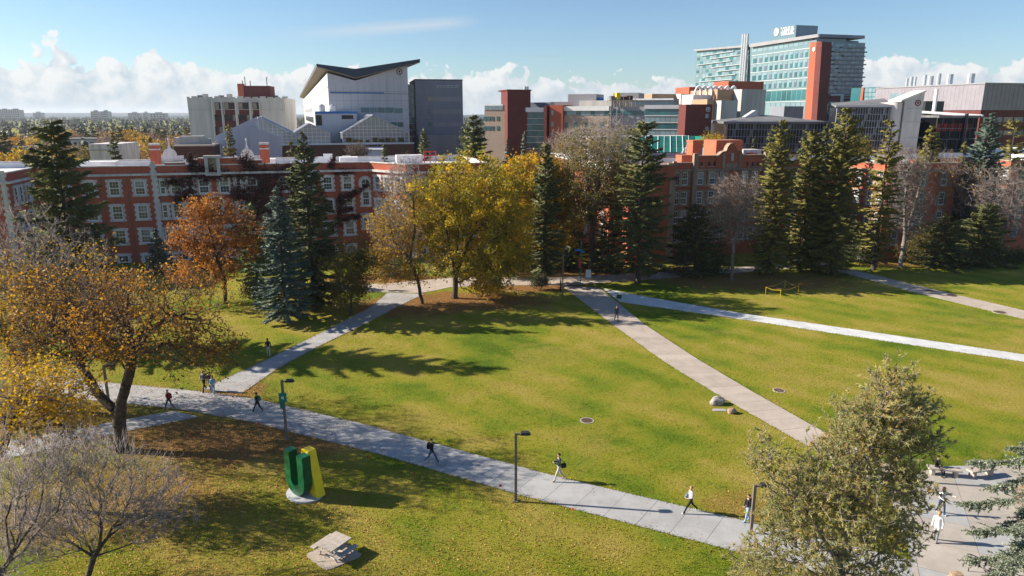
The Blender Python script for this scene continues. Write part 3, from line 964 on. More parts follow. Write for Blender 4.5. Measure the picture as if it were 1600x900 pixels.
# rear gables with domes and finials, chimneys
for px in (266, 387):
    u, z = A.front(px, 250, 14.6)
    mb = MB()
    zb = zP - 1.0
    hd = A.front(px, 243.5, 14.6)[1] - zb
    mb.wallprism([(-2.1, 0), (2.1, 0), (2.1, hd), (-2.1, hd)], 0, 0.5)
    prof = [(1.08 * math.cos(a), hd + 0.001 + 1.25 * math.sin(a)) for a in [math.pi * k / 14 for k in range(15)]]
    mb.wallprism(prof, 0.02, 0.48)
    mb.wallprism([(-0.28, hd + 1.2), (0.28, hd + 1.2), (0.10, hd + 1.9), (0.07, hd + 2.7), (-0.07, hd + 2.7), (-0.10, hd + 1.9)], 0.1, 0.4)
    mb.tube((0.0, 0.25, hd + 2.6), (0.0, 0.25, hd + 3.0), 0.16, 0.1)
    mb.build('domed_gable', M['stone'], hl, (u, 14.6, zb))
mb = MB()
for x0, x1, y in ((489, 497, 248), (497, 505, 245), (505, 519, 240.5), (519, 527, 245), (535, 548, 243.5)):
    a, b = A.front(x0, y, 14.4)[0], A.front(x1, y, 14.4)[0]
    mb.box(a, b, 14.4, 14.9, zP - 1.0, A.front((x0 + x1) / 2, y, 14.4)[1])
mb.build('stepped_gable', M['white'], hl)
for px0, px1, pyt in ((234, 248, 227), (406, 420, 226)):
    u0, u1 = A.front(px0, 240, 5.5)[0], A.front(px1, 240, 5.5)[0]
    chimney(hl, u0, u1, 5.5, 6.9, zP - 1.1, A.front(px0, pyt, 5.5)[1], M['brick'], M['stone'])
fr_ = MB()
for px in (663, 672, 681):
    u = A.front(px, 250, 8)[0]
    fr_.tube((u, 8, zP - 1), (u, 8, A.front(px, 236, 8)[1]), 0.09)
u0, u1 = A.front(663, 240, 8)[0], A.front(681, 240, 8)[0]
fr_.tube((u0, 8, A.front(672, 237, 8)[1]), (u1, 8, A.front(672, 237, 8)[1]), 0.08)
fr_.tube((u0, 8, A.front(672, 243, 8)[1]), (u1, 8, A.front(672, 243, 8)[1]), 0.07)
fr_.build('roof_ladder_frame', M['redpaint'], hl)
for i, (px, py, v, w_) in enumerate(((420, 246, 9, 2.0), (545, 246, 8, 3.0), (640, 243, 9, 4.5), (150, 246, 9, 5.0), (168, 250, 6, 2.0))):
    u = A.front(px, py, v)[0]
    ubox('roof_housing', hl, u - w_ / 2, u + w_ / 2, v, v + 2.5, zP - 1.04, zP + 0.1 + 0.15 * (i % 3), M['roofwhite'])
for px in (160, 200, 250, 310, 362, 500, 528):
    u = A.front(px, 300)[0]
    MB().tube((u, -.12, .2), (u, -.12, zC - .3), .06, n=6).build('drainpipe', M['lampmetal'], hl)
# porch bay at the right wing foot
pb = A.front(617, 400, cV * 0.8)
ubox('porch_pier', hl, uR + 5.5, uR + 6.3, cV - 1.0, cV - 0.2, 0, 4.2, M['stone'])

# ---------------------------------------------------------------- hall on the right
B = Fr(957, 107.0, 14.8)
hr = B.empty('brick_residence', 'orange red brick residence hall with curved gable behind the spruces', 'building')
u1 = B.front(1308, 300)[0]
zB = B.front(1060, 254)[1]
zBc = B.front(1110, 265)[1]
fb = [(0, 0), (u1, 0), (u1, -10.5), (u1 + 13, -10.5), (u1 + 13, -1), (u1 + 25, -1), (u1 + 25, -9), (u1 + 45, -9)]
hall_shell(hr, fb, 14.0, zB - 1.2, zB - 0.16, M['brick_right'], M['stone_tan'], zBc, M['roofwhite'])
zt = B.front(1069, 289.5)[1]
fhr = zt - B.front(1068, 319.5)[1]
ups = [B.front(px, 281)[0] for px in (1069, 1094, 1112, 1125, 1163, 1178, 1205, 1240, 1275)]
for u in ups + [3, 7, 11, 15, 19]:
    for k in range(4):
        sash_window(hr, u, 0, zt - fhr * k, 0, 1.1, 2.0, M['stone_tan'], blind=(int(u * 13 + k * 7) % 3 == 0))
for dv in (-1.8, -4.6, -7.4, -9.4):
    for k in range(4):
        sash_window(hr, u1, dv, zt - fhr * k, -math.pi / 2, 1.1, 2.0, M['stone_tan'])
        sash_window(hr, u1 + 25, dv + 1.2, zt - fhr * k, -math.pi / 2, 1.1, 2.0, M['stone_tan'])
for dv in (2.5, 6.0, 9.5):
    for k in range(4):
        sash_window(hr, 0, dv, zt - fhr * k, -math.pi / 2, 1.1, 2.0, M['stone_tan'])
for du in (2.5, 6.5, 10.5):
    for k in range(4):
        sash_window(hr, u1 + du, -10.5, zt - fhr * k, 0, 1.1, 2.0, M['stone_tan'])
for du in (28, 32, 36, 40):
    for k in range(4):
        sash_window(hr, u1 + du, -9, zt - fhr * k, 0, 1.1, 2.0, M['stone_tan'])
MB().box(0.004, 13, 14.0, 36, -0.2, zB - 0.5).build('rear_wing', M['brick_right'], hr)
MB().box(-0.1, 13.1, 14.0, 36.1, zB - 0.5, zB - 0.3).build('rear_wing_roof', M['roofwhite'], hr)
for dv in (17, 20.5, 24, 27.5, 31, 34):
    for k in range(4):
        sash_window(hr, 0, dv, zt - fhr * k, -math.pi / 2, 1.1, 2.0, M['stone_tan'])
quoin_strip(hr, 0.4, -0.02, 0, zB, M['stone_tan'], 0, 0.8)
for px in (1083.5, 1193):
    u = B.front(px, 280)[0]
    ubox('pilaster', hr, u - 0.35, u + 0.35, -0.55, 0.003, 0, B.front(1110, 242)[1] + 0.3, M['stone_tan'])
up0, up1 = B.front(1083.5, 250)[0], B.front(1193, 250)[0]
MB().box(up0, up1, -0.2, 0.35, zB - 1.1, B.front(1110, 244)[1]).build('attic_storey', M['brick_right'], hr)
MB().box(up0, up1, -0.32, 0.45, B.front(1110, 244)[1], B.front(1110, 242.6)[1]).build('coping', M['stone_tan'], hr)
# low bay on the left
ubl, ubr = B.front(985, 260, -3)[0], B.front(1057, 260, -3)[0]
zb2 = B.front(1045, 259, -3)[1]
bay = empty('end_bay', (0, 0, 0), 0, parent=hr)
MB().box(ubl, ubr, -3, -0.004, -0.2, zb2).build('wall', M['brick_right'], bay)
MB().box(ubl - .1, ubr + .1, -3.25, -0.004, zb2, zb2 + 0.2).build('coping', M['stone_tan'], bay)
zb3 = B.front(1045, 278, -3)[1]
MB().box(ubl - .3, ubr + .3, -3.4, -0.41, zb3 - 0.25, zb3 + 0.1).build('cornice', M['blackmetal'], bay)
MB().box(ubr - 1.0, ubr + 0.02, -3.06, -2.1, 0, zb3 - 0.3).build('pilaster', M['stone_tan'], bay)
for x0, x1, y in ((1044, 1057, 255), (1052, 1057, 252)):
    a, b = B.front(x0, y, -3)[0], B.front(x1, y, -3)[0]
    MB().box(a, b, -3.2, -2.7, zb2 + 0.19, B.front(x0, y, -3)[1]).build('parapet_step', M['stone_tan'], bay)
# curved gable
prof = [(1117, 262), (1117, 246), (1122, 243), (1126, 239), (1133, 237), (1135, 231), (1139, 226), (1143, 225), (1147, 229), (1150, 236), (1157, 238), (1159, 244), (1164, 246), (1164, 262)]
pf = [B.front(x, y) for x, y in prof]
MB().wallprism(pf, -0.36, 0.5).build('curved_gable', M['brick_right'], hr)
for x0, x1 in ((1127, 1131), (1152, 1156)):
    r_ = B.rect(x0, 240, x1, 262)
    ubox('gable_pilaster', hr, r_[0], r_[1], -0.46, -0.35, r_[2], r_[3], M['stone_tan'])
for a, b in zip(pf[1:-1], pf[2:-1]):
    MB().wallprism([(a[0], a[1] + 0.02), (b[0], b[1] + 0.02), (b[0], b[1] + 0.18), (a[0], a[1] + 0.18)], -0.42, 0.6).build('gable_coping', M['stone_tan'], hr)
r_ = B.rect(1133, 255, 1150, 262)
ubox('name_tablet', hr, r_[0], r_[1], -0.42, -0.355, r_[2], r_[3], M['stone_tan'])
r_ = B.rect(1140, 239, 1144, 251)
ubox('statue_niche', hr, r_[0], r_[1], -0.5, -0.355, r_[2], r_[3], M['stone'])
for x in (1095, 1107, 1115, 1166, 1175, 1183):
    r_ = B.rect(x - 1.6, 253, x + 1.6, 259)
    ubox('attic_vent', hr, r_[0], r_[1], -0.23, -0.19, r_[2], r_[3], M['blackmetal'])
    ubox('attic_sill', hr, r_[0] - .2, r_[1] + .2, -0.3, -0.19, r_[2] - 0.2, r_[2] - 0.005, M['stone_tan'])
uc0, uc1 = B.front(1119, 230, 5)[0], B.front(1160, 230, 5)[0]
MB().box(uc0, uc1, 5, 9, zB - 1.2, B.front(1140, 219, 5)[1]).build('penthouse', M['brick_right'], hr)
uc0, uc1 = B.front(1082.5, 230, 4)[0], B.front(1098, 230, 4)[0]
chimney(hr, uc0, uc1, 4, 6, zB - 1.2, B.front(1090, 222, 4)[1], M['brick_right'], M['brick_right'])
ubox('stair_bulkhead', hr, uc0 - 2.4, uc0 - 0.4, 3, 5, zB - 1.2, zB + 0.9, M['brick_right'])
uc0, uc1 = B.front(1099, 235, 9)[0], B.front(1116, 235, 9)[0]
ubox('roof_skylight', hr, uc0, uc1, 9, 12, zB - 1.2, B.front(1107, 231, 9)[1], M['glass_blue'])
uc0, uc1 = B.front(1162, 235, 8)[0], B.front(1190, 235, 8)[0]
ubox('roof_housing', hr, uc0, uc1, 8, 11, zB - 1.2, B.front(1170, 234, 8)[1], M['stone'])
uc0, uc1 = B.front(1173, 235, 4)[0], B.front(1184, 235, 4)[0]
ubox('roof_vent_stack', hr, uc0, uc1, 4, 5.2, zB - 1.2, B.front(1178, 239, 4)[1], M['brick_right'])


# ---------------------------------------------------------------- vines on the left hall: stems and leaves hugging the wall
def wall_vine(pts_px, n, spread, name, label, seed):
    rg = np.random.default_rng(seed)
    root = None
    seg0, seg1, tips = [], [], []
    for (pa, pb) in pts_px:
        a, b = A.front(*pa), A.front(*pb)
        if root is None:
            root = a
        m = 14
        prev = np.array(a)
        for i in range(1, m + 1):
            q = i / m
            p = np.array(a) * (1 - q) + np.array(b) * q + rg.normal(size=2) * spread * 0.4
            seg0.append(prev)
            seg1.append(p)
            prev = p
            for k in range(n):
                off = rg.normal(size=2) * spread
                tips.append((p, p + off))
    f3 = lambda arr, v: np.stack([np.array(arr)[:, 0], np.full(len(arr), v), np.array(arr)[:, 1]], 1)
    P0, P1 = f3(seg0, -0.2), f3(seg1, -0.2)
    t0 = f3([t[0] for t in tips], -0.2)
    t1 = f3([t[1] for t in tips], -0.22)
    e = empty(name, (A.P.x, A.P.y, 0), A.b, label, 'vine', 'vines on the brick hall')
    v, f = tubes(P0, P1, np.full(len(P0), 0.06), np.full(len(P0), 0.05), 4)
    v2, f2 = tubes(t0, t1, np.full(len(t0), 0.025), np.full(len(t0), 0.012), 3)
    link('stems', npmesh('stems', [(v, f, 0), (v2, f2, 0)], [M['twig_dark']]), e)
    q = rg.uniform(0, 1, (len(t0), 4, 1))
    L = (t0[:, None] * (1 - q) + t1[:, None] * q).reshape(-1, 3) + rg.normal(size=(len(t0) * 4, 3)) * np.array([0.12, 0.05, 0.12])
    L[:, 1] = -0.24 - np.abs(rg.normal(size=len(L))) * 0.06
    v, f = leaves(L, 0.22, rg)
    o = link('leaves', npmesh('leaves', [(v, f, 0)], [M['vine']]), e)
    tag(o, kind='stuff')


wall_vine([((300, 330), (300, 250)), ((300, 262), (345, 272)), ((298, 300), (275, 312)), ((300, 285), (262, 281)), ((310, 275), (300, 245)), ((330, 270), (318, 262)), ((300, 272), (330, 278))], 12, 0.5, 'climbing_vine', 'dark leafless vine climbing beside the crest panel', 1)
wall_vine([((420, 345), (420, 268)), ((408, 340), (412, 270)), ((440, 350), (436, 268)), ((400, 315), (370, 303)), ((425, 270), (345, 273)), ((460, 350), (452, 270)), ((430, 268), (470, 262)), ((400, 345), (398, 300)), ((415, 300), (365, 302)), ((395, 268), (380, 248))], 17, 0.7, 'climbing_vine', 'dense dark maroon vine beside the tall spruce', 2)
wall_vine([((530, 352), (530, 305)), ((530, 320), (575, 290)), ((520, 335), (500, 300)), ((530, 312), (555, 299)), ((525, 345), (560, 338)), ((528, 345), (505, 372)), ((515, 262), (522, 245)), ((522, 268), (550, 268)), ((530, 330), (548, 326))], 9, 0.36, 'climbing_vine', 'branching vine spread between the windows near the round window', 3)

# ------------------------------------------------------------------ campus buildings behind
def fbox(F, e, name, x0, x1, yt, zb, dep, mat, v=0.0):
    """box whose front face spans pixel columns x0..x1 with its top at row yt"""
    ym = yt + 20
    u0, u1 = F.front(x0, ym, v)[0], F.front(x1, ym, v)[0]
    z1 = F.front((x0 + x1) / 2, yt, v)[1]
    MB().box(u0, u1, v, v + dep, zb, z1).build(name, mat, e)
    return u0, u1, z1


def pane(F, e, x0, y0, x1, y1, mat, v=0.0, proud=0.05, name='window', frame=None):
    r = F.rect(x0, y0, x1, y1, v)
    o = ubox(name, e, r[0], r[1], v - proud, v + 0.02, r[2], r[3], mat)
    return o


def spane(F, e, x0, y0, x1, y1, mat, u=0.0, proud=0.05, name='window'):
    r = F.srect(x0, y0, x1, y1, u)
    return ubox(name, e, u - proud, u + 0.02, r[0], r[1], r[2], r[3], mat)


def crest(F, e, px, py, rad, mat, mat2, v=0.0, side=None):
    """round crest badge: ring, field and a small shield"""
    mb = MB()
    for k in range(16):
        a0, a1 = 2 * math.pi * k / 16, 2 * math.pi * (k + 1) / 16
        mb.wallprism([(rad * .72 * math.cos(a0), rad * .72 * math.sin(a0)), (rad * math.cos(a0), rad * math.sin(a0)), (rad * math.cos(a1), rad * math.sin(a1)), (rad * .72 * math.cos(a1), rad * .72 * math.sin(a1))], -0.16, 0)
    m2 = MB().wallprism([(rad * .72 * math.cos(2 * math.pi * k / 16), rad * .72 * math.sin(2 * math.pi * k / 16)) for k in range(16)], -0.08, 0)
    m3 = MB().wallprism([(-rad * .35, rad * .4), (rad * .35, rad * .4), (rad * .35, 0), (0, -rad * .5), (-rad * .35, 0)], -0.14, -0.081)
    if side is None:
        u, z = F.front(px, py, v)
        o = mb.build('crest', mat, e, (u, v - 0.01, z))
    else:
        vv, z = F.side(px, py, side)
        o = mb.build('crest', mat, e, (side - 0.01, vv, z), -math.pi / 2)
    m2.build('field', mat2, o)
    m3.build('shield', mat, o)


# --- white slab block with splayed ends and red penthouse
F1 = Fr(296, 225, 8)
e = F1.empty('slab_block', 'weathered white concrete block with maroon window bays and brick penthouse')
tl, tr = F1.front(292, 153), F1.front(446, 156)
bl, br_ = F1.front(301, 232), F1.front(446, 232)
MB().wallprism([(bl[0], -1), (br_[0] + .5, -1), (tr[0] - .3, tl[1]), (tl[0], tl[1])], 0, 22).build('wall', M['concwhite'], e)
for i in range(14):
    u = tl[0] + (tr[0] - tl[0]) * i / 13
    ubox('parapet_cap', e, u - 0.9 + (0.9 if i == 0 else 0), u + 0.7, -0.12, 0.6, tl[1], tl[1] + 0.35 + 0.2 * (i % 3 == 1), M['concwhite'])
ubox('parapet_line', e, tl[0] + 0.7, tr[0] - 0.4, -0.15, -0.002, F1.front(350, 171)[1] - 0.1, F1.front(350, 171)[1] + 0.1, M['concrete'])
cols = [(336, 349), (351, 370), (373, 392), (395, 408)]
for x0, x1 in cols:
    for k in range(6):
        y = 160 + k * 18.8
        b_ = pane(F1, e, x0, y, x1, y + 18.8, M['maroon'], proud=0.05, name='spandrel')
        n_ = 3 if x1 - x0 > 15 else 2
        for j in range(n_):
            xa, xb = x0 + (x1 - x0) * j / n_ + 0.5, x0 + (x1 - x0) * (j + 1) / n_ - 0.5
            pane(F1, e, xa, y + 1, xb, y + 10, M['glass_dark'] if (j + k) % 3 else M['pane_curtain'], proud=0.12)
for x in (335, 350, 371.5, 393.5, 409):
    pane(F1, e, x - 1.1, 158, x + 1.1, 240, M['concwhite'], proud=0.7, name='fin')
u0, u1, z1 = fbox(F1, e, 'penthouse', 376, 423, 134, tl[1] - 0.5, 8, M['brick_dark'], 5)
ubox('penthouse_corner', e, u0 - 0.6, u0 + 1.2, 4.6, 6.5, tl[1] - 0.4, z1 + 0.6, M['tower_brick'])
for i, x in enumerate((379, 383, 391, 417)):
    u = F1.front(x, 130, 6)[0]
    MB().tube((u, 6, z1 - 0.1), (u, 6, z1 + 1.6 + (i % 2) * 1.2), 0.12).build('roof_mast', M['blackmetal'], e)
for i, x in enumerate((312, 320, 345, 358, 398, 420, 430)):
    u = F1.front(x, 150, 7)[0]
    ubox('roof_vent', e, u - 0.7, u + 0.7, 7, 8.4, tl[1] - 0.1, tl[1] + 1.0 + 0.4 * (i % 2), M['concrete'] if i % 2 else M['darkroof'])

# --- theatre-like block with butterfly roof
F2 = Fr(515, 178, 17)
e = F2.empty('butterfly_roof_building', 'tall white panelled building with navy butterfly roof and crest')
ptop = [(515, 110), (555, 122), (638, 97)]
u_r = F2.front(638, 150)[0]
vb = F2.side(473, 140)[0]
tl_ = [F2.front(*p) for p in ptop]
mb = MB().wallprism([(0, -1), (u_r, -1), (u_r, tl_[2][1] - 0.6), (tl_[1][0], tl_[1][1] - 0.6), (0, tl_[0][1] - 0.6)], 0, vb)
mb.build('wall', M['panelwhite'], e)
ul = F2.front(499, 103)
ur = F2.front(655, 92)
zl, zm, zr = F2.front(503, 101)[1], tl_[1][1] + 0.2, F2.front(655, 92)[1]
um = tl_[1][0]
mb = MB()
vf = -1.2
zv1, zv0 = F2.front(557, 108)[1], F2.front(555, 121.5)[1]
mb.wallprism([(-2.4, zl + 0.1), (um, zv1), (ur[0], zr - 0.1), (ur[0], zr - 0.8), (um, zv0), (-2.4, zl - 0.4)], vf, vb + 2)
mb.build('butterfly_roof', M['navy'], e)
MB().wallprism([(-2.4, zl - 0.42), (um, zv0 - .02), (ur[0], zr - 0.82), (ur[0], zr - 0.95), (um, zv0 - .2), (-2.4, zl - 0.6)], vf + .3, vb + 1.8).build('soffit', M['soffit'], e)
for i in range(1, 11):
    u = u_r * i / 11
    top = np.interp(u, [0, um, u_r], [tl_[0][1], tl_[1][1], tl_[2][1]]) - 2.4
    ubox('panel_joint', e, u - 0.03, u + 0.03, -0.03, 0.01, 14, top, M['greypanel2'])
for yy in (112, 125, 143, 157, 171, 186):
    z = F2.front(575, yy)[1]
    if z < zm - 2.6:
        ubox('panel_joint', e, 0.05, u_r - 0.05, -0.034, 0.01, z - 0.03, z + 0.03, M['greypanel2'])
pane(F2, e, 516, 144, 600, 145.6, M['bluepaint'], proud=0.1, name='accent_band')
pane(F2, e, 516, 145.6, 637, 146.8, M['greypanel2'], proud=0.1, name='ledge')
for x0, x1, y0, y1 in ((564, 577, 168, 176), (578, 589, 168, 176), (590, 601, 168, 176), (602, 615, 168, 176), (616, 629, 169, 177), (610, 620, 191, 198), (621, 630, 191, 198)):
    pane(F2, e, x0, y0, x1, y1, M['glass_teal'])
for x0, x1, y0, y1 in ((485, 500, 118, 130), (474, 478, 125, 133), (476, 488, 170, 176)):
    spane(F2, e, x0, y0, x1, y1, M['greypanel2'])
spane(F2, e, 478, 182, 490, 190, M['glass_dark'])
z = F2.side(490, 152)[1]
ubox('side_ledge', e, -0.12, 0.01, 0, vb, z, z + 0.25, M['concwhite'])
crest(F2, e, 624, 112, 0.75, M['maroon'], M['stone'])

# --- dark grey block with glass link
F3 = Fr(650, 192, 12)
e = F3.empty('grey_office', 'dark grey clad office block with pale window bands and small sign')
zt3 = F3.front(650, 125)[1]
u_e = F3.front(723, 150)[0]
MB().box(0, u_e, 0, 20, -1, zt3).build('wall', M['greypanel'], e)
MB().box(-0.08, u_e + .08, -0.08, 20.1, zt3, zt3 + 0.25).build('parapet', M['blackmetal'], e)
for i, (y0, y1) in enumerate(((151, 158.5), (171, 178), (191, 197.5))):
    for j in range(6):
        xa, xb = 676 + (721 - 676) * j / 6, 676 + (721 - 676) * (j + 1) / 6 - 0.5
        pane(F3, e, xa, y0, xb, y1, M['greypanel2'], name='blind_panel')
    pane(F3, e, 669, y0, 676, y1 - 0.5, M['glass_teal'] if i else M['pane_curtain'], proud=0.06)
for y in (143, 163, 183):
    pane(F3, e, 651, y, 674, y + 0.7, M['greypanel2'], name='panel_line', proud=0.04)
# two rows of raised letters, too small to read
for row, (y, xs) in enumerate(((134.0, (682, 717)), (136.5, (682, 716)))):
    rg = random.Random(row)
    x = xs[0]
    while x < xs[1]:
        wl = rg.uniform(0.5, 1.0)
        if rg.random() > 0.16:
            pane(F3, e, x, y - rg.uniform(0.5, 0.95), x + wl, y + 0.7, M['mullion'], proud=0.12, name='sign_letter')
        x += wl + 0.35
u0, u1 = F3.front(637, 150)[0], -0.01
MB().box(u0, u1, 3, 14, -1, F3.front(645, 131)[1]).build('glass_link', M['glass_bay'], e)
for k in range(9):
    y = 134 + k * 10
    pane(F3, e, 638, y, 643, y + 8, M['glass_teal'] if k not in (6, 7) else M['maroon'], v=3)
    pane(F3, e, 644, y, 649, y + 8, M['glass_blue'] if k < 5 else M['glass_teal'], v=3)
    pane(F3, e, 637.5, y + 8.3, 649.5, y + 9.4, M['mullion'], v=3, proud=0.2, name='transom')
fbox(F3, e, 'low_annex', 655, 716, 211, -1, 8, M['bluepaint'] if False else M['greypanel'], -8)

# --- greenhouses on a brown brick podium
F4 = Fr(335, 150, 17)
e = F4.empty('greenhouse_range', 'three gabled greenhouses with steel ribs on a dark brown podium', 'greenhouse')
zp = F4.front(470, 227)[1]
ue = F4.front(646, 227)[0]
MB().box(0, ue, 0, 26, -1, zp).build('podium', M['brick_brown'], e)
MB().box(-0.05, ue + 0.1, -0.15, 0.2, zp, zp + 0.35).build('podium_edge', M['corr'], e)


def glasshouse(xl, yl, xa, ya, xr, yr, dep, v0, ncol, solid=False):
    L, Ap, Rt = F4.front(xl, yl, v0), F4.front(xa, ya, v0), F4.front(xr, yr, v0)
    ze = (L[1] + Rt[1]) / 2
    g = empty('glasshouse', (0, 0, 0), 0, parent=e)
    MB().wallprism([(L[0], zp), (Rt[0], zp), (Rt[0], ze), (Ap[0], Ap[1]), (L[0], ze)], v0 + 0.15, v0 + dep - 0.15).build('glazing', M['gh_glass'], g)
    rb = MB()
    n = ncol
    hgt = lambda u: ze + (Ap[1] - ze) * (1 - abs(u - Ap[0]) / ((Ap[0] - L[0]) if u < Ap[0] else (Rt[0] - Ap[0])))
    for k in range(n + 1):
        u = L[0] + (Rt[0] - L[0]) * k / n
        rb.box(u - 0.05, u + 0.05, v0, v0 + 0.12, zp, max(hgt(min(max(u, L[0] + .01), Rt[0] - .01)), ze))
    for q in (0.33, 0.66, 1.0, 1.3, 1.6):
        z = zp + (ze - zp) * q
        if z < Ap[1] - 0.4:
            f = max(0, (z - ze) / (Ap[1] - ze))
            rb.box(L[0] + (Ap[0] - L[0]) * f, Rt[0] + (Ap[0] - Rt[0]) * f, v0 + 0.002, v0 + 0.11, z - 0.05, z + 0.05)
    for a, b in ((L, Ap), (Rt, Ap)):
        rb.tube((a[0], v0 + .05, ze), (b[0], v0 + .05, Ap[1]), 0.12)
        for k in range(1, 9):
            v = v0 + dep * k / 8
            rb.tube((a[0], v, ze + .04), (b[0], v, Ap[1] + .04), 0.06, n=4)
        for q in (0.33, 0.66):
            rb.tube((a[0] + (b[0] - a[0]) * q, v0, ze + (Ap[1] - ze) * q + .03), (a[0] + (b[0] - a[0]) * q, v0 + dep, ze + (Ap[1] - ze) * q + .03), 0.05, n=4)
        rb.tube((a[0], v0, ze), (a[0], v0 + dep, ze), 0.1)
    rb.tube((Ap[0], v0, Ap[1]), (Ap[0], v0 + dep, Ap[1]), 0.12)
    rb.build('ribs', M['steel'], g)
    return L, Ap, Rt, ze


glasshouse(391, 214, 404, 183, 462, 208, 18, 3, 10)
glasshouse(460, 207, 483, 193, 515, 207, 18, 4, 8)
glasshouse(535, 207, 583, 180, 638, 208, 19, 3, 16)
# growing benches seen through the gable: a strip of plants
pl = F4.rect(540, 213, 632, 222, 2.9)
for k in range(9):
    a_ = pl[0] + (pl[1] - pl[0]) * k / 9
    ubox('plant_bench', e, a_ + .1, a_ + (pl[1] - pl[0]) / 9 * random.uniform(.5, .95), 2.8, 2.95, pl[2], pl[2] + (pl[3] - pl[2]) * random.uniform(.3, .8), M['leaf_olive'])
# corrugated front sheds
for pts in ([(335.5, 246), (335.5, 213), (402, 182), (404, 246)], [(391, 246), (391, 197), (441, 214), (441, 246)]):
    pf = [F4.front(x, y, -0.3 if pts[0][0] > 380 else 0.0) for x, y in pts]
    v_ = -0.9 if pts[0][0] > 380 else -0.3
    MB().wallprism(pf, v_, v_ + 0.5).build('corrugated_gable', M['corr'], e)
    rb = MB()
    u0, u1 = min(p[0] for p in pf), max(p[0] for p in pf)
    for k in range(1, 22):
        u = u0 + (u1 - u0) * k / 22
        tp = np.interp(u, [pf[1][0], pf[2][0]], [pf[1][1], pf[2][1]])
        rb.box(u - 0.06, u + 0.06, v_ - 0.06, v_ + 0.01, zp - 4, tp - 0.05)
    rb.build('corrugation', M['corr'], e)
pf = [F4.front(x, y, -2) for x, y in [(571, 247), (571, 234), (599, 234), (599, 247)]]
rt = [F4.front(x, y, 1.5) for x, y in [(571, 226), (596, 226)]]
MB().box(pf[0][0], pf[2][0], -2, 1.5, -1, pf[1][1]).build('tool_shed', M['corr'], e)
MB().slab((pf[1][0] - .1, -2.2, pf[1][1] + .05), (pf[2][0] + .1, -2.2, pf[2][1] + .05), (rt[1][0] + .1, 1.6, rt[1][1]), (rt[0][0] - .1, 1.6, rt[0][1]), 0.12).build('shed_roof', M['panelwhite'], e)

# --- plant room with blue stripe behind the greenhouses
F5 = Fr(493, 168, 17)
e = F5.empty('plant_room', 'white rooftop plant room with blue stripe and steel tanks', 'plant room')
u0, u1, z1 = fbox(F5, e, 'wall', 493, 558, 174, -1, 9, M['panelwhite'])
pane(F5, e, 493, 174, 558, 177.5, M['bluepaint'], proud=0.3, name='stripe')
pane(F5, e, 494, 180, 503, 196, M['glass_dark'], proud=0.06, name='opening')
pane(F5, e, 534, 180, 552, 186, M['glass_dark'], proud=0.06, name='opening')
for x in (503, 520):
    u, z = F5.front(x, 172, 4)
    MB().tube((u, 4, z1 - 0.2), (u, 4, F5.front(x, 165, 4)[1]), 0.75, n=14).tube((u, 4, F5.front(x, 165, 4)[1]), (u, 4, F5.front(x, 162.5, 4)[1]), 0.75, 0.15, n=14).build('tank', M['steel'], e)

# --- low brown and cream buildings at the left
F6 = Fr(273, 140, 15)
e = F6.empty('brown_annex', 'low brown brick annex behind the hall chimneys')
u0, u1, z1 = fbox(F6, e, 'wall', 273, 336, 229, -1, 12, M['brick_brown'])
MB().box(u0 - .15, u1 + .1, -0.15, 12.1, z1, z1 + 0.25).build('parapet', M['soffit'], e)
for x, wd in ((285, 3), (300, 4.5), (320, 2)):
    u = F6.front(x, 225, 4)[0]
    ubox('roof_unit', e, u - wd / 2, u + wd / 2, 4, 6.5, z1, z1 + 1.0 + 0.2 * wd, M['concrete'])
F7 = Fr(141, 165, 8)
e = F7.empty('cream_annex', 'low cream building half hidden by a dark spruce')
u0, u1, z1 = fbox(F7, e, 'wall', 141, 188, 225, -1, 12, M['stone'])
pane(F7, e, 141, 234, 188, 235, M['soffit'], name='ledge', proud=0.2)
for x in (167, 172):
    pane(F7, e, x, 226.5, x + 3, 228.5, M['glass_dark'])
for (x0, x1, yt, Y, c, lb) in ((88, 150, 218, 260, 'concwhite', 'white low building among the golden trees'), (20, 62, 231, 215, 'brick_tan', 'tan low building behind the yellow tree')):
    Fx = Fr(x0, Y, 5)
    e = Fx.empty('low_building', lb)
    a, b, z1 = fbox(Fx, e, 'wall', x0, x1, yt, -1, 14, M[c])
    MB().box(a - .2, b + .2, -.2, 14.2, z1, z1 + .3).build('roof', M['darkroof'], e)
    for k in range(7):
        u = a + (b - a) * (k + .5) / 7
        ubox('window', e, u - .6, u + .6, -.05, .02, z1 - 2.4, z1 - 1.0, M['glass_dark'])

# --- brick and glass laboratory complex in the middle
F8 = Fr(757, 172, -20)
F8d = Fr(793, 166, 15)
F8e = Fr(1071, 148, 15)
e = F8.empty('laboratory_complex', 'long laboratory complex of tan brick, dark brick towers and green glass')
zr = F8.front(800, 162)[1]


def wing(x0, x1, yt, mat, dep=16, v=0.0):
    return fbox(F8, e, 'wall', x0, x1, yt, -1, dep, M[mat], v)


wing(757, 791, 163, 'brick_tan', 16, -1.5)
pane(F8, e, 757, 163, 786, 172, M['white'], v=-1.5, proud=0.08, name='fascia')
for k in range(5):
    pane(F8, e, 757.5 + k * 5.6, 165, 762.6 + k * 5.6, 171.5, M['glass_blue'], v=-1.5, proud=0.14)
for y in (182, 197):
    for x in (756, 762, 768, 776):
        pane(F8, e, x, y, x + 3.8, y + 6.5, M['glass_teal'], v=-1.5, proud=0.08)
ub = F8.front(757, 170, -1.5)[0]
for x0, y0 in ((746, 163),):
    pass
td = empty('brick_stair_tower', (F8d.P.x, F8d.P.y, 0), F8d.b, 'maroon brick stair tower rising above the laboratory', 'tower')
t0 = fbox(F8d, td, 'wall', 793, 829, 142, -1, F8d.side(783, 160)[0], M['brick_dark'])
ubox('coping', td, t0[0] - .15, t0[1] + .15, -.15, 8.1, t0[2], t0[2] + .3, M['maroon'])
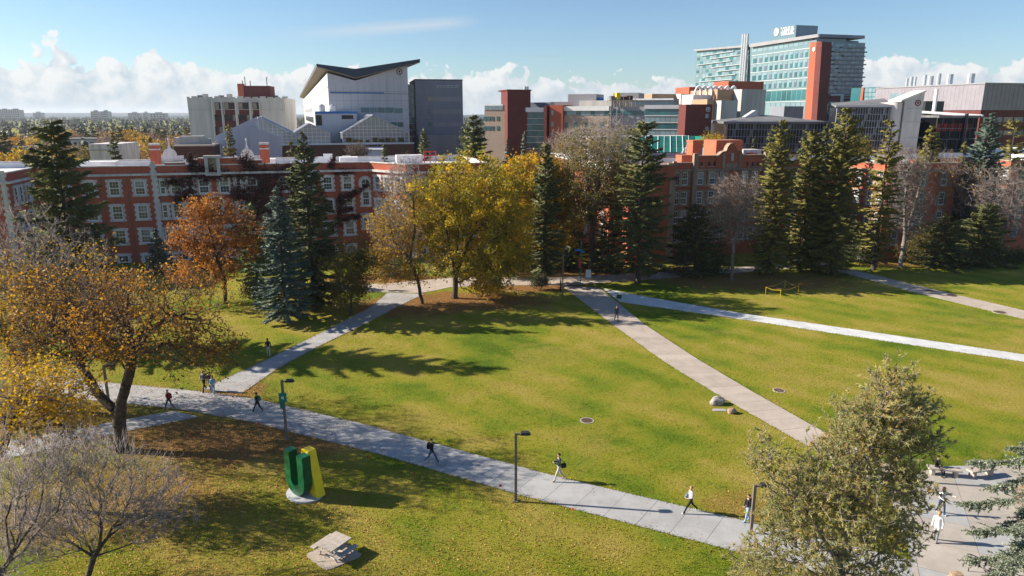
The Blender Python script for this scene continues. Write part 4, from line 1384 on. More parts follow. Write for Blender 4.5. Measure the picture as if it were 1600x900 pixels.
for x in (820.5, 824.5):
    u, z = F8d.front(x, 140, 2)
    MB().tube((u, 2, t0[2]), (u, 2, F8d.front(x, 135, 2)[1]), 0.28).build('flue', M['steel'], td)
t1 = wing(814, 852, 168, 'glass_bay', 14, -1)
pane(F8, e, 814, 168, 850, 175, M['white'], v=-1, proud=0.3, name='fascia')
for k in range(6):
    for j in range(4):
        pane(F8, e, 815 + j * 8.6, 176 + k * 9.4, 823 + j * 8.6, 184.2 + k * 9.4, M['glass_teal'], v=-1, proud=0.05)
    pane(F8, e, 814, 184.6 + k * 9.4, 850, 185.4 + k * 9.4, M['mullion'], v=-1, proud=0.15, name='transom')
wing(850, 854, 165, 'brick_dark', 10, -2.5)
wing(853.5, 860, 168, 'glass_teal', 10, -0.5)
for k in range(4):
    pane(F8, e, 854, 170 + k * 12, 857.5, 180 + k * 12, M['glass_blue'], v=-0.5)
wing(858.5, 879, 164, 'tower_brick', 12, -1.8)
for y in (172, 190, 207):
    pane(F8, e, 861.5, y, 865, y + 8, M['glass_blue'], v=-1.8)
t2 = wing(878, 952, 166, 'brick_tan', 16, -0.6)
pane(F8, e, 878, 166, 952, 173, M['white'], v=-0.6, proud=0.35, name='fascia')
for k in range(10):
    pane(F8, e, 879 + k * 7.3, 173.3, 885.8 + k * 7.3, 180, M['glass_blue'] if k % 3 else M['glass_teal'], v=-0.6, proud=0.06)
for y in (191, 209):
    for x in (883, 897, 914, 921, 937):
        pane(F8, e, x, y, x + 5, y + 8.5, M['glass_teal'], v=-0.6, proud=0.07)
wing(952, 1008, 167, 'greypanel2', 14, 0.6)
for k in range(6):
    pane(F8, e, 953 + k * 9, 173, 961.4 + k * 9, 180, M['glass_teal'], v=0.6)
t3 = wing(1007, 1065, 164, 'glass_bay', 15, -0.5)
pane(F8, e, 1007, 164, 1065, 170, M['panelwhite'], v=-0.5, proud=0.3, name='fascia')
for k in range(4):
    for j in range(7):
        pane(F8, e, 1008 + j * 8, 171.5 + k * 10.8, 1015.4 + j * 8, 179.5 + k * 10.8, M['glass_teal'] if k % 2 == 0 else M['glass_blue'], v=-0.5, proud=0.05)
    pane(F8, e, 1007, 179.9 + k * 10.8, 1064, 181.4 + k * 10.8, M['mullion'], v=-0.5, proud=0.18, name='transom')
tm = empty('maroon_block', (F8e.P.x, F8e.P.y, 0), F8e.b, 'plain maroon brick block with crest beside the buff block', 'building')
t4 = fbox(F8e, tm, 'wall', 1071, 1112, 163, -1, max(3.0, F8e.side(1064, 175)[0]), M['brick_dark'])
for y in (178, 198):
    pane(F8e, tm, 1102, y, 1107, y + 6.5, M['glass_blue'])
crest(F8e, tm, 1106, 171, 0.5, M['mullion'], M['brick_dark'])
# upper storey and roof boxes
for x0, x1, yt, v, m_ in ((860, 905, 159, 6, 'greypanel2'), (887, 931, 147, 7, 'greypanel2'), (905, 955, 157, 5, 'concwhite'), (952, 1053, 154, 6, 'brick_tan'), (958, 997, 145, 12, 'greypanel2'), (828, 866, 160, 6, 'greypanel')):
    fbox(F8, e, 'roof_storey', x0, x1, yt, 18, 8, M[m_], v)
for k in range(9):
    pane(F8, e, 990 + k * 7, 158.5, 996 + k * 7, 164, M['glass_blue'], v=6)
pane(F8, e, 952, 154, 1053, 156.5, M['white'], v=6, proud=0.6, name='fascia')
spx = F8.srect(879, 147, 887.5, 162, F8.front(888, 150, 7)[0])
ubox('roof_box_flank', e, F8.front(887.3, 150, 7)[0] - .05, F8.front(888, 150, 7)[0], 7, 14.8, 18, F8.front(887, 147.1, 7)[1], M['white'])
u, z = F8.front(937, 153, 9)
MB().tube((u, 9, z - 2), (u, 9, z), 1.0, n=12).build('roof_tank', M['bluepaint'], e)

# scaffold tower standing before the laboratory
F9 = Fr(954, 160, 14)
e = F9.empty('scaffold_tower', 'steel scaffold tower before the laboratory with materials on top', 'scaffold')
ua, ub = F9.front(954, 180)[0], F9.front(992, 180)[0]
zt9 = F9.front(970, 157)[1]
po, br, dk = MB(), MB(), MB()
nl = 9
for i in range(5):
    u = ua + (ub - ua) * i / 4
    for v in (0, 2):
        MB().tube((u, v, 0), (u, v, zt9 + 0.8), 0.055, n=6).build('standard', M['steel'], e)
for k in range(1, nl + 1):
    z = zt9 * k / nl
    for v in (0, 2):
        br.tube((ua, v, z), (ub, v, z), 0.045, n=5)
    for i in range(5):
        u = ua + (ub - ua) * i / 4
        br.tube((u, 0, z), (u, 2, z), 0.045, n=5)
    for i in range(4):
        if (i + k) % 2:
            br.tube((ua + (ub - ua) * i / 4, 0, z - zt9 / nl), (ua + (ub - ua) * (i + 1) / 4, 0, z), 0.045, n=5)
        else:
            br.tube((ua + (ub - ua) * (i + 1) / 4, 0, z - zt9 / nl), (ua + (ub - ua) * i / 4, 0, z), 0.045, n=5)
br.build('brace', M['steel'], e)
for z in (zt9, zt9 * 7 / nl):
    ubox('deck', e, ua - .3, ub + .3, -.2, 2.2, z + .05, z + .14, M['woodtable'])
cr = empty('material_stack', tuple(F9.P.to_3d() + Vector((0, 0, 0))), F9.b, 'building materials stacked on the scaffold deck, one bundle wrapped in yellow', 'materials')
for i, (q, wd, ht, m_) in enumerate(((0.1, 1.0, 0.8, 'darkroof'), (0.33, 0.9, 1.5, 'yellowpaint'), (0.55, 1.3, 0.7, 'maroon'), (0.8, 1.4, 0.9, 'brick_brown'))):
    u = ua + (ub - ua) * q
    ubox('bundle', cr, u - wd / 2, u + wd / 2, 0.4, 1.6, zt9 + .15, zt9 + .15 + ht, M[m_])

# --- buff laboratory block with white ducts
F10 = Fr(1110, 205, 18)
e = F10.empty('buff_block', 'buff brick block with pale flank and white rooftop ducts')
a = fbox(F10, e, 'wall', 1120, 1168, 140, -1, 14, M['brick_buff'])
b = fbox(F10, e, 'pale_flank', 1158, 1196, 139.5, -1, 12, M['concrete'], -4)
c = fbox(F10, e, 'front_wing', 1104, 1138, 155, -1, 8, M['brick_buff'], -6)
d_ = fbox(F10, e, 'front_flank', 1126, 1151, 157, -1, 8, M['concrete'], -9)
fbox(F10, e, 'rear_wing', 1018, 1110, 147, 10, 10, M['brick_buff'], 12)
fbox(F10, e, 'rear_penthouse', 1076, 1100, 136, 10, 8, M['tower_brick'], 16)
fbox(F10, e, 'rear_flank', 1063, 1082, 146.5, 10, 8, M['concrete'], 9)
fbox(F10, e, 'red_penthouse', 1137, 1192, 127, 20, 8, M['tower_brick'], 13)
for x in (1143, 1149, 1155):
    pane(F10, e, x, 143, x + 1.4, 215, M['soffit'], proud=0.5, name='pier')
duc = MB()
ub_ = fbox(F10, e, 'duct_housing', 1082, 1118, 148, 12, 6, M['white'], 3)
for x in (1086, 1095, 1104, 1112, 1121, 1131, 1141):
    prev = None
    zb_ = F10.front(x, 146, 3)[1]
    for k in range(9):
        an = math.pi * k / 8
        u, z = F10.front(x, 146, 3)
        p = (u + 1.0 - 1.0 * math.cos(an), 3, zb_ - 0.5 + 2.4 * math.sin(an))
        if prev:
            duc.tube(prev, p, 0.33, n=8)
        prev = p
duc.build('duct', M['white'], e)

# --- glass tower: long glazed flank towards the sun, leaning brick fins at the corner, shaded end bay
F11 = Fr(1283, 262, 15)
e = F11.empty('glass_tower', 'tall pale green glass tower with leaning red brick fin', 'tower')


def flank(pts, u0, dep, name, mat):
    """pixel polygon on the flank plane u=u0, dep thick to the right"""
    pf = [F11.side(x, y, u0) for x, y in pts]
    n = len(pf)
    vs = [(u0, v, z) for v, z in pf] + [(u0 + dep, v, z) for v, z in pf]
    fs = [(k, (k + 1) % n, n + (k + 1) % n, n + k) for k in range(n)] + [tuple(range(n)), tuple(range(n, 2 * n))[::-1]]
    return MB().add(vs, fs).build(name, mat, e)


def endw(pts, v0, dep, name, mat):
    pf = [F11.front(x, y, v0) for x, y in pts]
    return MB().wallprism(pf, v0, v0 + dep).build(name, mat, e)


def lerp_y(x, a, b):
    return a[1] + (b[1] - a[1]) * (x - a[0]) / (b[0] - a[0])


flank([(1172, 240), (1276, 240), (1276, 62), (1172, 74)], 0, 18, 'glazed_flank', M['glass_pale'])
flank([(1086, 240), (1169, 240), (1169, 74), (1087, 80)], 1.0, 17, 'left_wing', M['glass_pale'])
flank([(1168.5, 240), (1173, 240), (1173, 72), (1168.5, 72)], 1.6, 10, 'recess', M['glass_bay'])
rows = [(64, 69, 0), (77, 88, 1), (92, 103, 1), (107, 118, 1), (123, 134, 1), (140, 155, 2), (160, 178, 0)]
for r_i, (y0, y1, sty) in enumerate(rows):
    n = 11
    for j_ in range(n):
        x0 = 1175 + (1264 - 1175) * (j_ / n) ** 0.94 - (y0 - 62) * 0.05
        x1 = 1175 + (1264 - 1175) * ((j_ + 1) / n) ** 0.94 - 1.3 - (y0 - 62) * 0.05
        dy = (178 - y0) * 0.20 * (1 - j_ / n) * 0.55
        r = F11.srect(x0, y0 + dy, x1, y1 + dy, 0)
        ubox('window', e, -.06, .02, r[0], r[1], r[2], r[3], M['glass_blue'] if sty < 2 else M['glass_teal'])
        if sty == 1:
            r = F11.srect(x0 + 2.8, y0 + dy + 3.6, x1, y1 + dy, 0)
            ubox('sash', e, -.09, .02, r[0], r[1], r[2], r[3], M['glass_bay'] if (j_ * 3 + r_i) % 4 == 0 else M['glass_teal'])
    v0, v1 = F11.side(1266, 100)[0], F11.side(1174, 100)[0]
    z = F11.side(1266, y0 - 2.0)[1]
    ubox('transom', e, -.14, .01, v0, v1, z - .11, z + .11, M['mullion'])
z_at = lambda y: F11.side(1087, y, 1.0)[1]
va, vb_ = F11.side(1167, 120, 1.0)[0], F11.side(1087.5, 120, 1.0)[0]
for k in range(16):
    y = 84 + k * 6.6
    zz = z_at(y + 4.2)
    n = 15
    for j_ in range(n):
        if (j_ * 5 + k * 3) % 4:
            v_ = va + (vb_ - va) * j_ / n
            ubox('window', e, .94, 1.02, v_ + .15, v_ + (vb_ - va) / n - .15, zz, zz + 1.25, M['glass_blue'] if (j_ + k) % 3 else M['glass_teal'])
    rg = random.Random(k)
    a_ = rg.uniform(0, .3)
    b_ = a_ + rg.uniform(.45, .7)
    ubox('sunshade', e, .3, 1.0, va + (vb_ - va) * a_, va + (vb_ - va) * min(b_, 1), zz - .36, zz - .16, M['mullion'])
ubox('ledge', e, .1, 1.0, F11.side(1122, 154, 1)[0], vb_, F11.side(1100, 156, 1)[1], F11.side(1100, 152, 1)[1], M['panelwhite'])
for x in (1159.5, 1163, 1166.5):
    v_, z = F11.side(x, 80, -1.0)
    MB().tube((-1.0, v_, F11.side(x, 150, -1.0)[1]), (-1.0, v_, F11.side(x, 53 + abs(x - 1163) * .2, -1.0)[1]), 0.55, n=10).build('flue', M['steel'], e)
flank([(1084, 80), (1084, 77.5), (1172, 69.5), (1172, 73)], -.5, 20, 'roof_edge', M['greypanel2'])
flank([(1172, 74), (1172, 68.5), (1278, 53), (1278, 58)], -1.2, 20, 'main_roof', M['greypanel2'])
v_c = F11.side(1276, 58, -1.2)[0]
MB().box(-1.0, F11.front(1331, 57, v_c - 1)[0], v_c - 1, v_c + 14, F11.side(1276, 58, -1.2)[1] - .1, F11.side(1276, 53.5, -1.2)[1]).build('roof_canopy', M['greypanel'], e)
MB().box(.4, F11.front(1322, 62, v_c + 1)[0], v_c + 1, v_c + 14, F11.side(1276, 75)[1], F11.side(1276, 58.2, -1.2)[1]).build('top_storey', M['glass_bay'], e)
flank([(1207, 66), (1207, 44), (1243, 39), (1243, 62)], 3, 9, 'sign_box', M['glass_pale'])
v_s = F11.side(1243, 50, 3)[0]
ubox('sign_box_flank', e, 3.05, F11.front(1277, 50, v_s - .1)[0], v_s - .2, v_s + .3, F11.side(1243, 62, 3)[1], F11.side(1243, 39.5, 3)[1], M['glass_bay'])
crest(F11, e, 1213.5, 50, 1.5, M['white'], M['glass_pale'], side=2.95)
for row in range(4):
    rg = random.Random(row + 20)
    x = 1221
    while x < 1240:
        wl = rg.uniform(0.7, 1.5)
        yb = 55.5 - row * 3.3 - (x - 1220) * 0.14
        if rg.random() > 0.15:
            r = F11.srect(x, yb - 2.2, x + wl, yb, 3)
            ubox('sign_letter', e, 2.85, 3.0, r[0], r[1], r[2], r[3], M['white'])
        x += wl + 0.5
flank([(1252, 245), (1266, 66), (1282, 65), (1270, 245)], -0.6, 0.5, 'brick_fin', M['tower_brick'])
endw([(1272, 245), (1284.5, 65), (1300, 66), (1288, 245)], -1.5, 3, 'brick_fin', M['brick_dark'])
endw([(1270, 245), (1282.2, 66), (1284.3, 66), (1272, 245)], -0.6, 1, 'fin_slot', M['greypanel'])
crest(F11, e, 1272, 77, 0.75, M['white'], M['stone'], side=-0.65)
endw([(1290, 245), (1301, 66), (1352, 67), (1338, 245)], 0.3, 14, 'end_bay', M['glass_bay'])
for k in range(17):
    y = 69 + k * 6.6
    xs = 1299.5 - (y - 66) * 0.061
    xe = 1351 - (y - 66) * 0.078
    for j_ in range(8):
        xa = xs + (xe - xs) * j_ / 8
        pane(F11, e, xa + 0.3, y, xa + (xe - xs) / 8 - 0.4, y + 3.8, M['glass_blue'] if (j_ + k * 2) % 3 else M['glass_bay'], v=0.3, proud=0.06)
    za = F11.front(xs, y + 5, 0.3)
    zb = F11.front(xe + (2.5 if k % 3 == 1 else 0), y + 5, 0.3)
    q = random.Random(k).uniform(0, 0.35)
    ubox('sunshade', e, za[0] + (zb[0] - za[0]) * q, zb[0], -0.5, 0.3, za[1] - .15, za[1] + .3, M['greypanel'])
pane(F11, e, 1293, 147, 1314, 162, M['mullion'], v=0.3, proud=1.4, name='box_bay')
pane(F11, e, 1296, 149.5, 1313, 159, M['maroon'], v=-1.1, proud=0.06)
pane(F11, e, 1316, 150, 1340, 157, M['maroon'], v=0.3, proud=0.1, name='red_band')
fbox(F11, e, 'plant_box', 1224, 1254, 166, 5, 8, M['greypanel'], -14)

# --- black glass blocks
def black_block(F, e, x0, x1, yl, yr, ybot, ncol, nrow, dep, finm='metalgrey'):
    u0, u1 = F.front(x0, yl + 15)[0], F.front(x1, yr + 15)[0]
    z0, z1 = F.front(x0, yl)[1], F.front(x1, yr)[1]
    zt = (z0 + z1) / 2
    MB().box(u0, u1, 0, dep, -1, zt).build('wall', M['glass_dark'], e)
    zb = F.front((x0 + x1) / 2, ybot)[1]
    for i in range(ncol):
        ua, ub = u0 + (u1 - u0) * i / ncol, u0 + (u1 - u0) * (i + 1) / ncol
        for j in range(nrow):
            za, zb_ = zb + (zt - zb) * j / nrow, zb + (zt - zb) * (j + 1) / nrow
            ubox('pane', e, ua + .09, ub - .09, -.05, .01, za + .1, zb_ - .1, M['glass_dark'] if (i * 7 + j * 5) % 6 else M['glass_bay'])
    for i in range(ncol + 1):
        u = u0 + (u1 - u0) * i / ncol
        ubox('fin', e, u - .035, u + .035, -.2, 0, zb, zt, M[finm])
    for j in range(nrow + 1):
        z = zb + (zt - zb) * j / nrow
        ubox('transom', e, u0, u1, -.12, .003, z - .07, z + .07, M['greypanel'])
    return u0, u1, zt


F12 = Fr(1136, 150, -8)
e = F12.empty('black_pavilion', 'low black glass block with grey hipped roof behind the residence')
u0, u1, zt = black_block(F12, e, 1136, 1290, 191, 191, 236, 34, 4, 26, 'greypanel2')
rz_ = F12.front(1190, 180, 10)[1]
mb = MB()
o_ = 0.5
mb.add([(u0 - o_, -o_, zt + .1), (u1 + o_, -o_, zt + .1), (u1 + o_, 26 + o_, zt + .1), (u0 - o_, 26 + o_, zt + .1), (u0 + 9, 10, rz_), (u1 - 9, 10, rz_),
        (u0 - o_, -o_, zt - .35), (u1 + o_, -o_, zt - .35), (u1 + o_, 26 + o_, zt - .35), (u0 - o_, 26 + o_, zt - .35)],
       [(0, 1, 5, 4), (1, 2, 5), (2, 3, 4, 5), (3, 0, 4), (0, 6, 7, 1), (1, 7, 8, 2), (2, 8, 9, 3), (3, 9, 6, 0), (6, 9, 8, 7)])
mb.build('hipped_roof', M['darkroof'], e)
ubox('roof_edge', e, u0 - o_ - .05, u1 + o_, -o_ - .06, -o_ + .1, zt + .02, zt + .2, M['panelwhite'])
p = [F12.front(x, y, 8) for x, y in ((1164, 183), (1181, 172), (1185, 172), (1183, 181))]
MB().wallprism(p, 8, 12).build('sloping_skylight', M['panelwhite'], e)

F13 = Fr(1306, 140, 0)
e = F13.empty('black_glass_block', 'black glass block with concrete stair tower and round red badge')
u0, u1, zt = black_block(F13, e, 1306, 1387, 169, 167, 240, 20, 7, 3, 'greypanel2')
pa, pb_, pc = F13.front(1306, 168), F13.front(1387, 166), F13.front(1408, 156.5, 5)
MB().slab((u0 - .4, -.4, pa[1] + .3), (u1 + 1, -.4, pa[1] + .5), (u1 + 6, 14, pa[1] + 2.0), (u0 + 5, 14, pa[1] + 1.0), 0.35).build('sloping_roof', M['darkroof'], e)
ubox('roof_edge', e, u0 - .45, u1 + 1.05, -.5, -.38, pa[1] + .12, pa[1] + .42, M['panelwhite'])
MB().box(u1 - 0.003, u1 + 3.0, 0.3, 12, -1, zt + 0.2).build('return_wall', M['glass_dark'], e)
for k in range(7):
    ubox('fin', e, u1 + .1 + k * .42, u1 + .2 + k * .42, 0.05, 0.3, 8, zt - .1, M['soffit'])
# concrete stair tower: round nose, sloped top
ta, tb, td = F13.front(1396, 200, -2), F13.front(1415, 200, -2), F13.front(1440, 200, -2)
zlo, zhi = F13.front(1405, 159.5, -2)[1], F13.front(1442, 142, -2)[1]
rn = (tb[0] - ta[0]) / 2
nose = [(tb[0] - rn + rn * math.cos(a), 0.4 + rn * 1.0 * math.sin(a)) for a in [math.pi + math.pi * k / 12 for k in range(13)]]
MB().prism(nose + [(tb[0], 4), (ta[0], 4)], -1, zlo).build('stair_nose', M['concrete'], e)
MB().wallprism([(tb[0] + .01, -1), (td[0], -1), (td[0] + .5, zhi), (tb[0] + .01, zlo + 0.4)], -0.6, 3.6).build('stair_tower', M['concrete'], e)
MB().slab((tb[0] - .9, -0.9, zlo + .4), (td[0] + .6, -0.9, zhi + .2), (td[0] + .6, 4.0, zhi + .2), (tb[0] - .9, 4.0, zlo + .4), 0.3).build('stair_roof', M['concwhite'], e)
for y in (169, 190, 215):
    pane(F13, e, 1417, y, 1441, y + .5, M['greypanel'], v=-0.6, proud=0.03, name='joint_line')
crest(F13, e, 1434, 161, 0.55, M['maroon'], M['stone'], v=-0.6)
# right half, set back, with red interior stripes
F14 = Fr(1440, 142, 22)
e = F14.empty('black_glass_wing', 'black glass wing with red blinds and flat roof stack')
u0, u1, zt = black_block(F14, e, 1462, 1525, 185, 183, 250, 24, 4, 5, 'blackmetal')
for k in range(10):
    pane(F14, e, 1463 + k * 5.6, 193, 1468 + k * 5.6, 205, M['redpaint'] if k % 2 == 0 else M['maroon'], proud=0.08, name='blind')
ul_, zl_ = F14.front(1441, 176, 6)
MB().prism([(ul_, 6), (u0, 0.002), (u0, 14), (ul_, 14)], -1, zt - .2).build('return_wall', M['glass_dark'], e)
for k in range(8):
    q = k / 8
    ua_, va_ = ul_ + (u0 - ul_) * q, 6 * (1 - q)
    ubox('fin', e, ua_ - .05, ua_ + .05, va_ - .3, va_, 5, zt - .3, M['soffit'])
MB().prism([(ul_ - .4, 5.8), (u0 - .1, -.5), (u1 + .4, -.5), (u1 - 4, 13), (ul_ + 2, 15)], zt + .05, zt + .45).build('flat_roof', M['darkroof'], e)
mb = MB()
mb.slab((u1 + .5, -.6, zt + .6), (u1 + 1.0, -.6, zt + .6), (u1 - 3.2, 13.2, zt + 1.6), (u1 - 4.0, 13.2, zt + 1.6), 0.5)
mb.build('roof_upstand', M['panelwhite'], e)
u, z = F14.front(1461, 160, 9)
MB().tube((u, 9, zt), (u, 9, F14.front(1461, 139, 9)[1]), 0.38, n=12).build('stack', M['white'], e)
u0_, u1_, _ = fbox(F14, e, 'plant_screen', 1444, 1473, 158, zt - 1, 2, M['blackmetal'], 14)
u, z = F14.front(1500, 230, -.1)
MB().tube((u, -.5, 0), (u, -.5, zt + .8), 0.35, n=10).build('downpipe', M['blackmetal'], e)

# --- big grey and maroon building on the right: sunlit flank, shaded front
F15 = Fr(1532, 200, 15)
e = F15.empty('grey_maroon_building', 'large building clad in grey corrugated metal above maroon brick')
zt = F15.front(1532, 131)[1]
zm = F15.front(1560, 172)[1]
vl = F15.side(1369, 140)[0]
MB().box(0, 60, 0, vl, zm, zt).build('grey_cladding', M['metalgrey'], e)
MB().box(0.2, 60, 0.2, vl - .2, -1, zm - .002).build('maroon_wall', M['brick_dark'], e)
for k in range(1, 40):
    ubox('rib', e, k * 1.5 - .05, k * 1.5 + .05, -.07, .01, zm, zt, M['metalgrey'])
for k in range(1, 30):
    ubox('rib', e, -.03, .01, vl * k / 30 - .05, vl * k / 30 + .05, zm, zt, M['metalgrey'])
ubox('coping', e, -.2, 60.2, -.2, vl, zt, zt + .35, M['greypanel2'])
for y0, y1 in ((183, 191), (204, 211)):
    for k in range(5):
        pane(F15, e, 1536 + k * 16, y0, 1550 + k * 16, y1, M['glass_bay'] if k % 2 else M['pane_curtain'], v=0.2)
pane(F15, e, 1533, 180, 1620, 181, M['maroon'], v=0.2, name='band', proud=.1)
for x0, x1 in ((1391, 1400), (1401, 1410), (1412, 1419)):
    spane(F15, e, x0, 146, x1, 155, M['glass_blue'])
MB().box(.5, 12, vl, vl + 12, -1, F15.side(1349, 137, .5)[1]).build('glass_corner', M['glass_teal'], e)
for k in range(3):
    for j in range(4):
        spane(F15, e, 1351 + k * 6, 138 + j * 7, 1356.3 + k * 6, 144 + j * 7, M['glass_blue'], u=.5)
spane(F15, e, 1345.5, 137, 1349, 175, M['tower_brick'], u=.5, proud=.4, name='brick_pier')
for x, yt, r_ in ((1418, 122, .4), (1425, 120, .5), (1431, 120, .35), (1446, 117, .5), (1455, 119, .8), (1468, 115, .6), (1485, 116, .9), (1518, 115, 1.0)):
    v_, z = F15.side(x, yt, 6)
    MB().tube((6, v_, zt - 3), (6, v_, z), r_, n=10).build('roof_flue', M['steel'], e)

# --- green glazed roof behind the residence
F16 = Fr(945, 128, 14.8)
e = F16.empty('green_glass_roof_hall', 'low hall with sloping emerald glass roof and white numerals')
ua, ub = F16.front(945, 240)[0], F16.front(1087, 240)[0]
zb = F16.front(1040, 239)[1]
vt = 7.0
zt = F16.front(1040, 213, vt)[1]
MB().box(ua, ub, 0, 13, -1, zb).build('wall', M['stone'], e)
n = 14
sk = (F16.front(1085, 213, vt)[0]) - ub
for i in range(n):
    for j in range(3):
        q0, q1 = i / n, (i + 1) / n
        def P_(q, s):
            return (ua + (ub - ua) * q + sk * s, vt * s, zb + .1 + (zt - zb) * s)
        s0, s1 = j / 3, (j + 1) / 3
        MB().slab(P_(q0 + .004, s0 + .01), P_(q1 - .004, s0 + .01), P_(q1 - .004, s1 - .01), P_(q0 + .004, s1 - .01), .08).build('roof_pane', M['green_roof_glass'], e)
    a, b = P_(i / n, 0), P_(i / n, 1)
    MB().tube(a, b, 0.07 if i % 2 else 0.11, n=5).build('glazing_bar', M['mullion'], e)
MB().prism([(ua, vt), (ub + sk, vt), (ub + sk, 13), (ua, 13)], zb, zt).build('rear_block', M['stone'], e)
MB().wallprism([(ub + .01, zb), (ub + sk + .01, zt), (ub + sk + .3, zt), (ub + .3, zb)], 0, vt).build('roof_verge', M['green_roof_glass'], e)


def numeral(strokes, u, z, h, v):
    mb = MB()
    for (x0, y0, x1, y1) in strokes:
        mb.tube((u + x0 * h, v, z + y0 * h), (u + x1 * h, v, z + y1 * h), 0.10, n=6)
    mb.build('numeral', M['white'], e)


u, z = F16.front(1066.5, 239, -0.5)
numeral([(0, .85, .08, .97), (.08, .97, .3, .97), (.3, .97, .38, .8), (.38, .8, .3, .55), (.3, .55, 0, 0), (0, 0, .42, 0)], u, z, 1.0, -0.3)
u, z = F16.front(1071.5, 239, -0.5)
numeral([(.05, .1, .05, .9), (.05, .9, .2, 1), (.2, 1, .38, .9), (.38, .9, .38, .1), (.38, .1, .2, 0), (.2, 0, .05, .1)], u, z, 1.0, -0.3)

# --- white roofed wing at the far right
F17 = Fr(1455, 132, 14.8)
e = F17.empty('white_roof_wing', 'low wing with broad white roofs at the right edge')
for x0, x1, yt, v, mt in ((1440, 1590, 262, 0, 'brick_right'), (1520, 1640, 237, 8, 'roofwhite'), (1470, 1530, 246, 6, 'roofwhite')):
    a = fbox(F17, e, 'wall', x0, x1 + 60, yt, -1, 10, M[mt], v)
    MB().box(a[0] - .3, a[1] + .3, v - .3, v + 10.2, a[2], a[2] + .4).build('roof', M['roofwhite'], e)
p = [F17.front(x, y, 5) for x, y in ((1575, 256), (1592, 237), (1620, 256))]
MB().wallprism(p, 5, 7.9).build('roof_gablet', M['panelwhite'], e)

# --- far skyline: pairs of tower blocks on the horizon
for i, (x0, x1, yt, Y, lb) in enumerate(((0, 14, 171.5, 2400, 'hazy far tower block, leftmost on the horizon'), (16, 32, 171.5, 2400, 'hazy far tower block beside the leftmost one'), (54, 66, 176, 2900, 'faint low block on the horizon'),
                                         (144, 154.5, 174, 2300, 'first of the twin far tower blocks'), (160, 170, 174, 2300, 'second of the twin far tower blocks'), (202, 219, 176.5, 2700, 'wide far block on the horizon right of the twins'), (225, 231, 176, 2700, 'small peaked far block on the horizon'), (236, 260, 177, 2500, 'long flat far building on the horizon near the white block'))):
    Fx = Fr(x0, Y, 6)
    e = Fx.empty('far_tower', lb, 'building', 'far skyline')
    a, b, z = fbox(Fx, e, 'wall', x0, x1, yt, -1, 30, M['greypanel2'])
    MB().box(a + (b - a) * .3, a + (b - a) * .7, 8, 20, z, z + 4).build('penthouse', M['greypanel2'], e)
    for k in range(5):
        for j in range(int((z) // 7)):
            u = a + (b - a) * (k + .5) / 5
            ubox('window', e, u - (b - a) / 14, u + (b - a) / 14, -.3, .02, 5 + j * 7, 9 + j * 7, M['glass_dark'])

# ------------------------------------------------------------------ trees
def grow(rng, trunk, atts, k=0.3, seg=0.9, wob=0.12):
    """branch skeleton: every point of the crown is joined to the wood by the shortest way"""
    P, par, pd = [np.array(trunk[0][1], float)], [-1], [0.0]
    idx = {0: 0}
    for i, (pi, p) in enumerate(trunk):
        if i == 0:
            continue
        p = np.array(p, float)
        a = P[idx[pi]]
        m = max(1, int(np.linalg.norm(p - a) / 0.6))
        j = idx[pi]
        for q in range(1, m + 1):
            w_ = rng.normal(size=3) * 0.04 * (q < m)
            P.append(a + (p - a) * q / m + w_)
            par.append(j)
            pd.append(pd[j] + np.linalg.norm(P[-1] - P[j]))
            j = len(P) - 1
        idx[i] = j
    n0 = len(P)
    base_z = trunk[1][1][2] if len(trunk) > 1 else 0
    X = np.zeros((n0 + len(atts) * 9, 3))
    D = np.zeros(len(X))
    X[:n0], D[:n0] = np.array(P), np.array(pd)
    D[X[:, 2] < base_z * 0.8] += 50
    par = par + [0] * (len(X) - n0)
    n = n0
    ref = X[:n0]
    dd = np.min(np.linalg.norm(atts[:, None] - ref[None], axis=2), axis=1)
    for a in atts[np.argsort(dd)]:
        d = np.linalg.norm(X[:n] - a, axis=1)
        j = int(np.argmin(d + k * D[:n]))
        L = d[j]
        if L < 0.05:
            continue
        m = min(8, max(1, int(math.ceil(L / seg))))
        s = X[j].copy()
        pv = j
        bow = rng.normal(size=3) * wob * L * 0.5 + np.array([0, 0, 0.06 * L])
        for q in range(1, m + 1):
            f = q / m
            X[n] = s + (a - s) * f + bow * math.sin(math.pi * f)
            par[n] = pv
            D[n] = D[pv] + L / m
            pv = n
            n += 1
    return X[:n], np.array(par[:n]), n0


def radii(par, rbase, rtip, n0, pw=2.3):
    n = len(par)
    A = np.zeros(n)
    kids = np.zeros(n, int)
    for i in range(1, n):
        kids[par[i]] += 1
    for i in range(n - 1, 0, -1):
        if kids[i] == 0:
            A[i] += 1
        A[par[i]] += A[i]
    r = A ** (1 / pw)
    r = rtip + (r - 1) * (rbase - rtip) / max(r[0] - 1, 1e-6)
    return r, kids, A


def crown_points(rng, ells, n, shell=0.45):
    """points in a union of ellipsoids (cx,cy,cz,rx,ry,rz,weight), denser towards the skin, with gaps"""
    out = []
    W_ = np.array([e[6] for e in ells], float)
    W_ /= W_.sum()
    for e, w_ in zip(ells, W_):
        m = int(n * w_)
        d = unit(rng.normal(size=(m, 3)))
        r = rng.uniform(0, 1, (m, 1)) ** shell
        lump = 1 + 0.16 * np.sin(d[:, :1] * 5 + e[0]) * np.cos(d[:, 1:2] * 4 + e[1]) + 0.1 * np.sin(d[:, 2:3] * 9)
        out.append(np.array(e[:3]) + d * r * lump * np.array(e[3:6]))
    return np.concatenate(out)


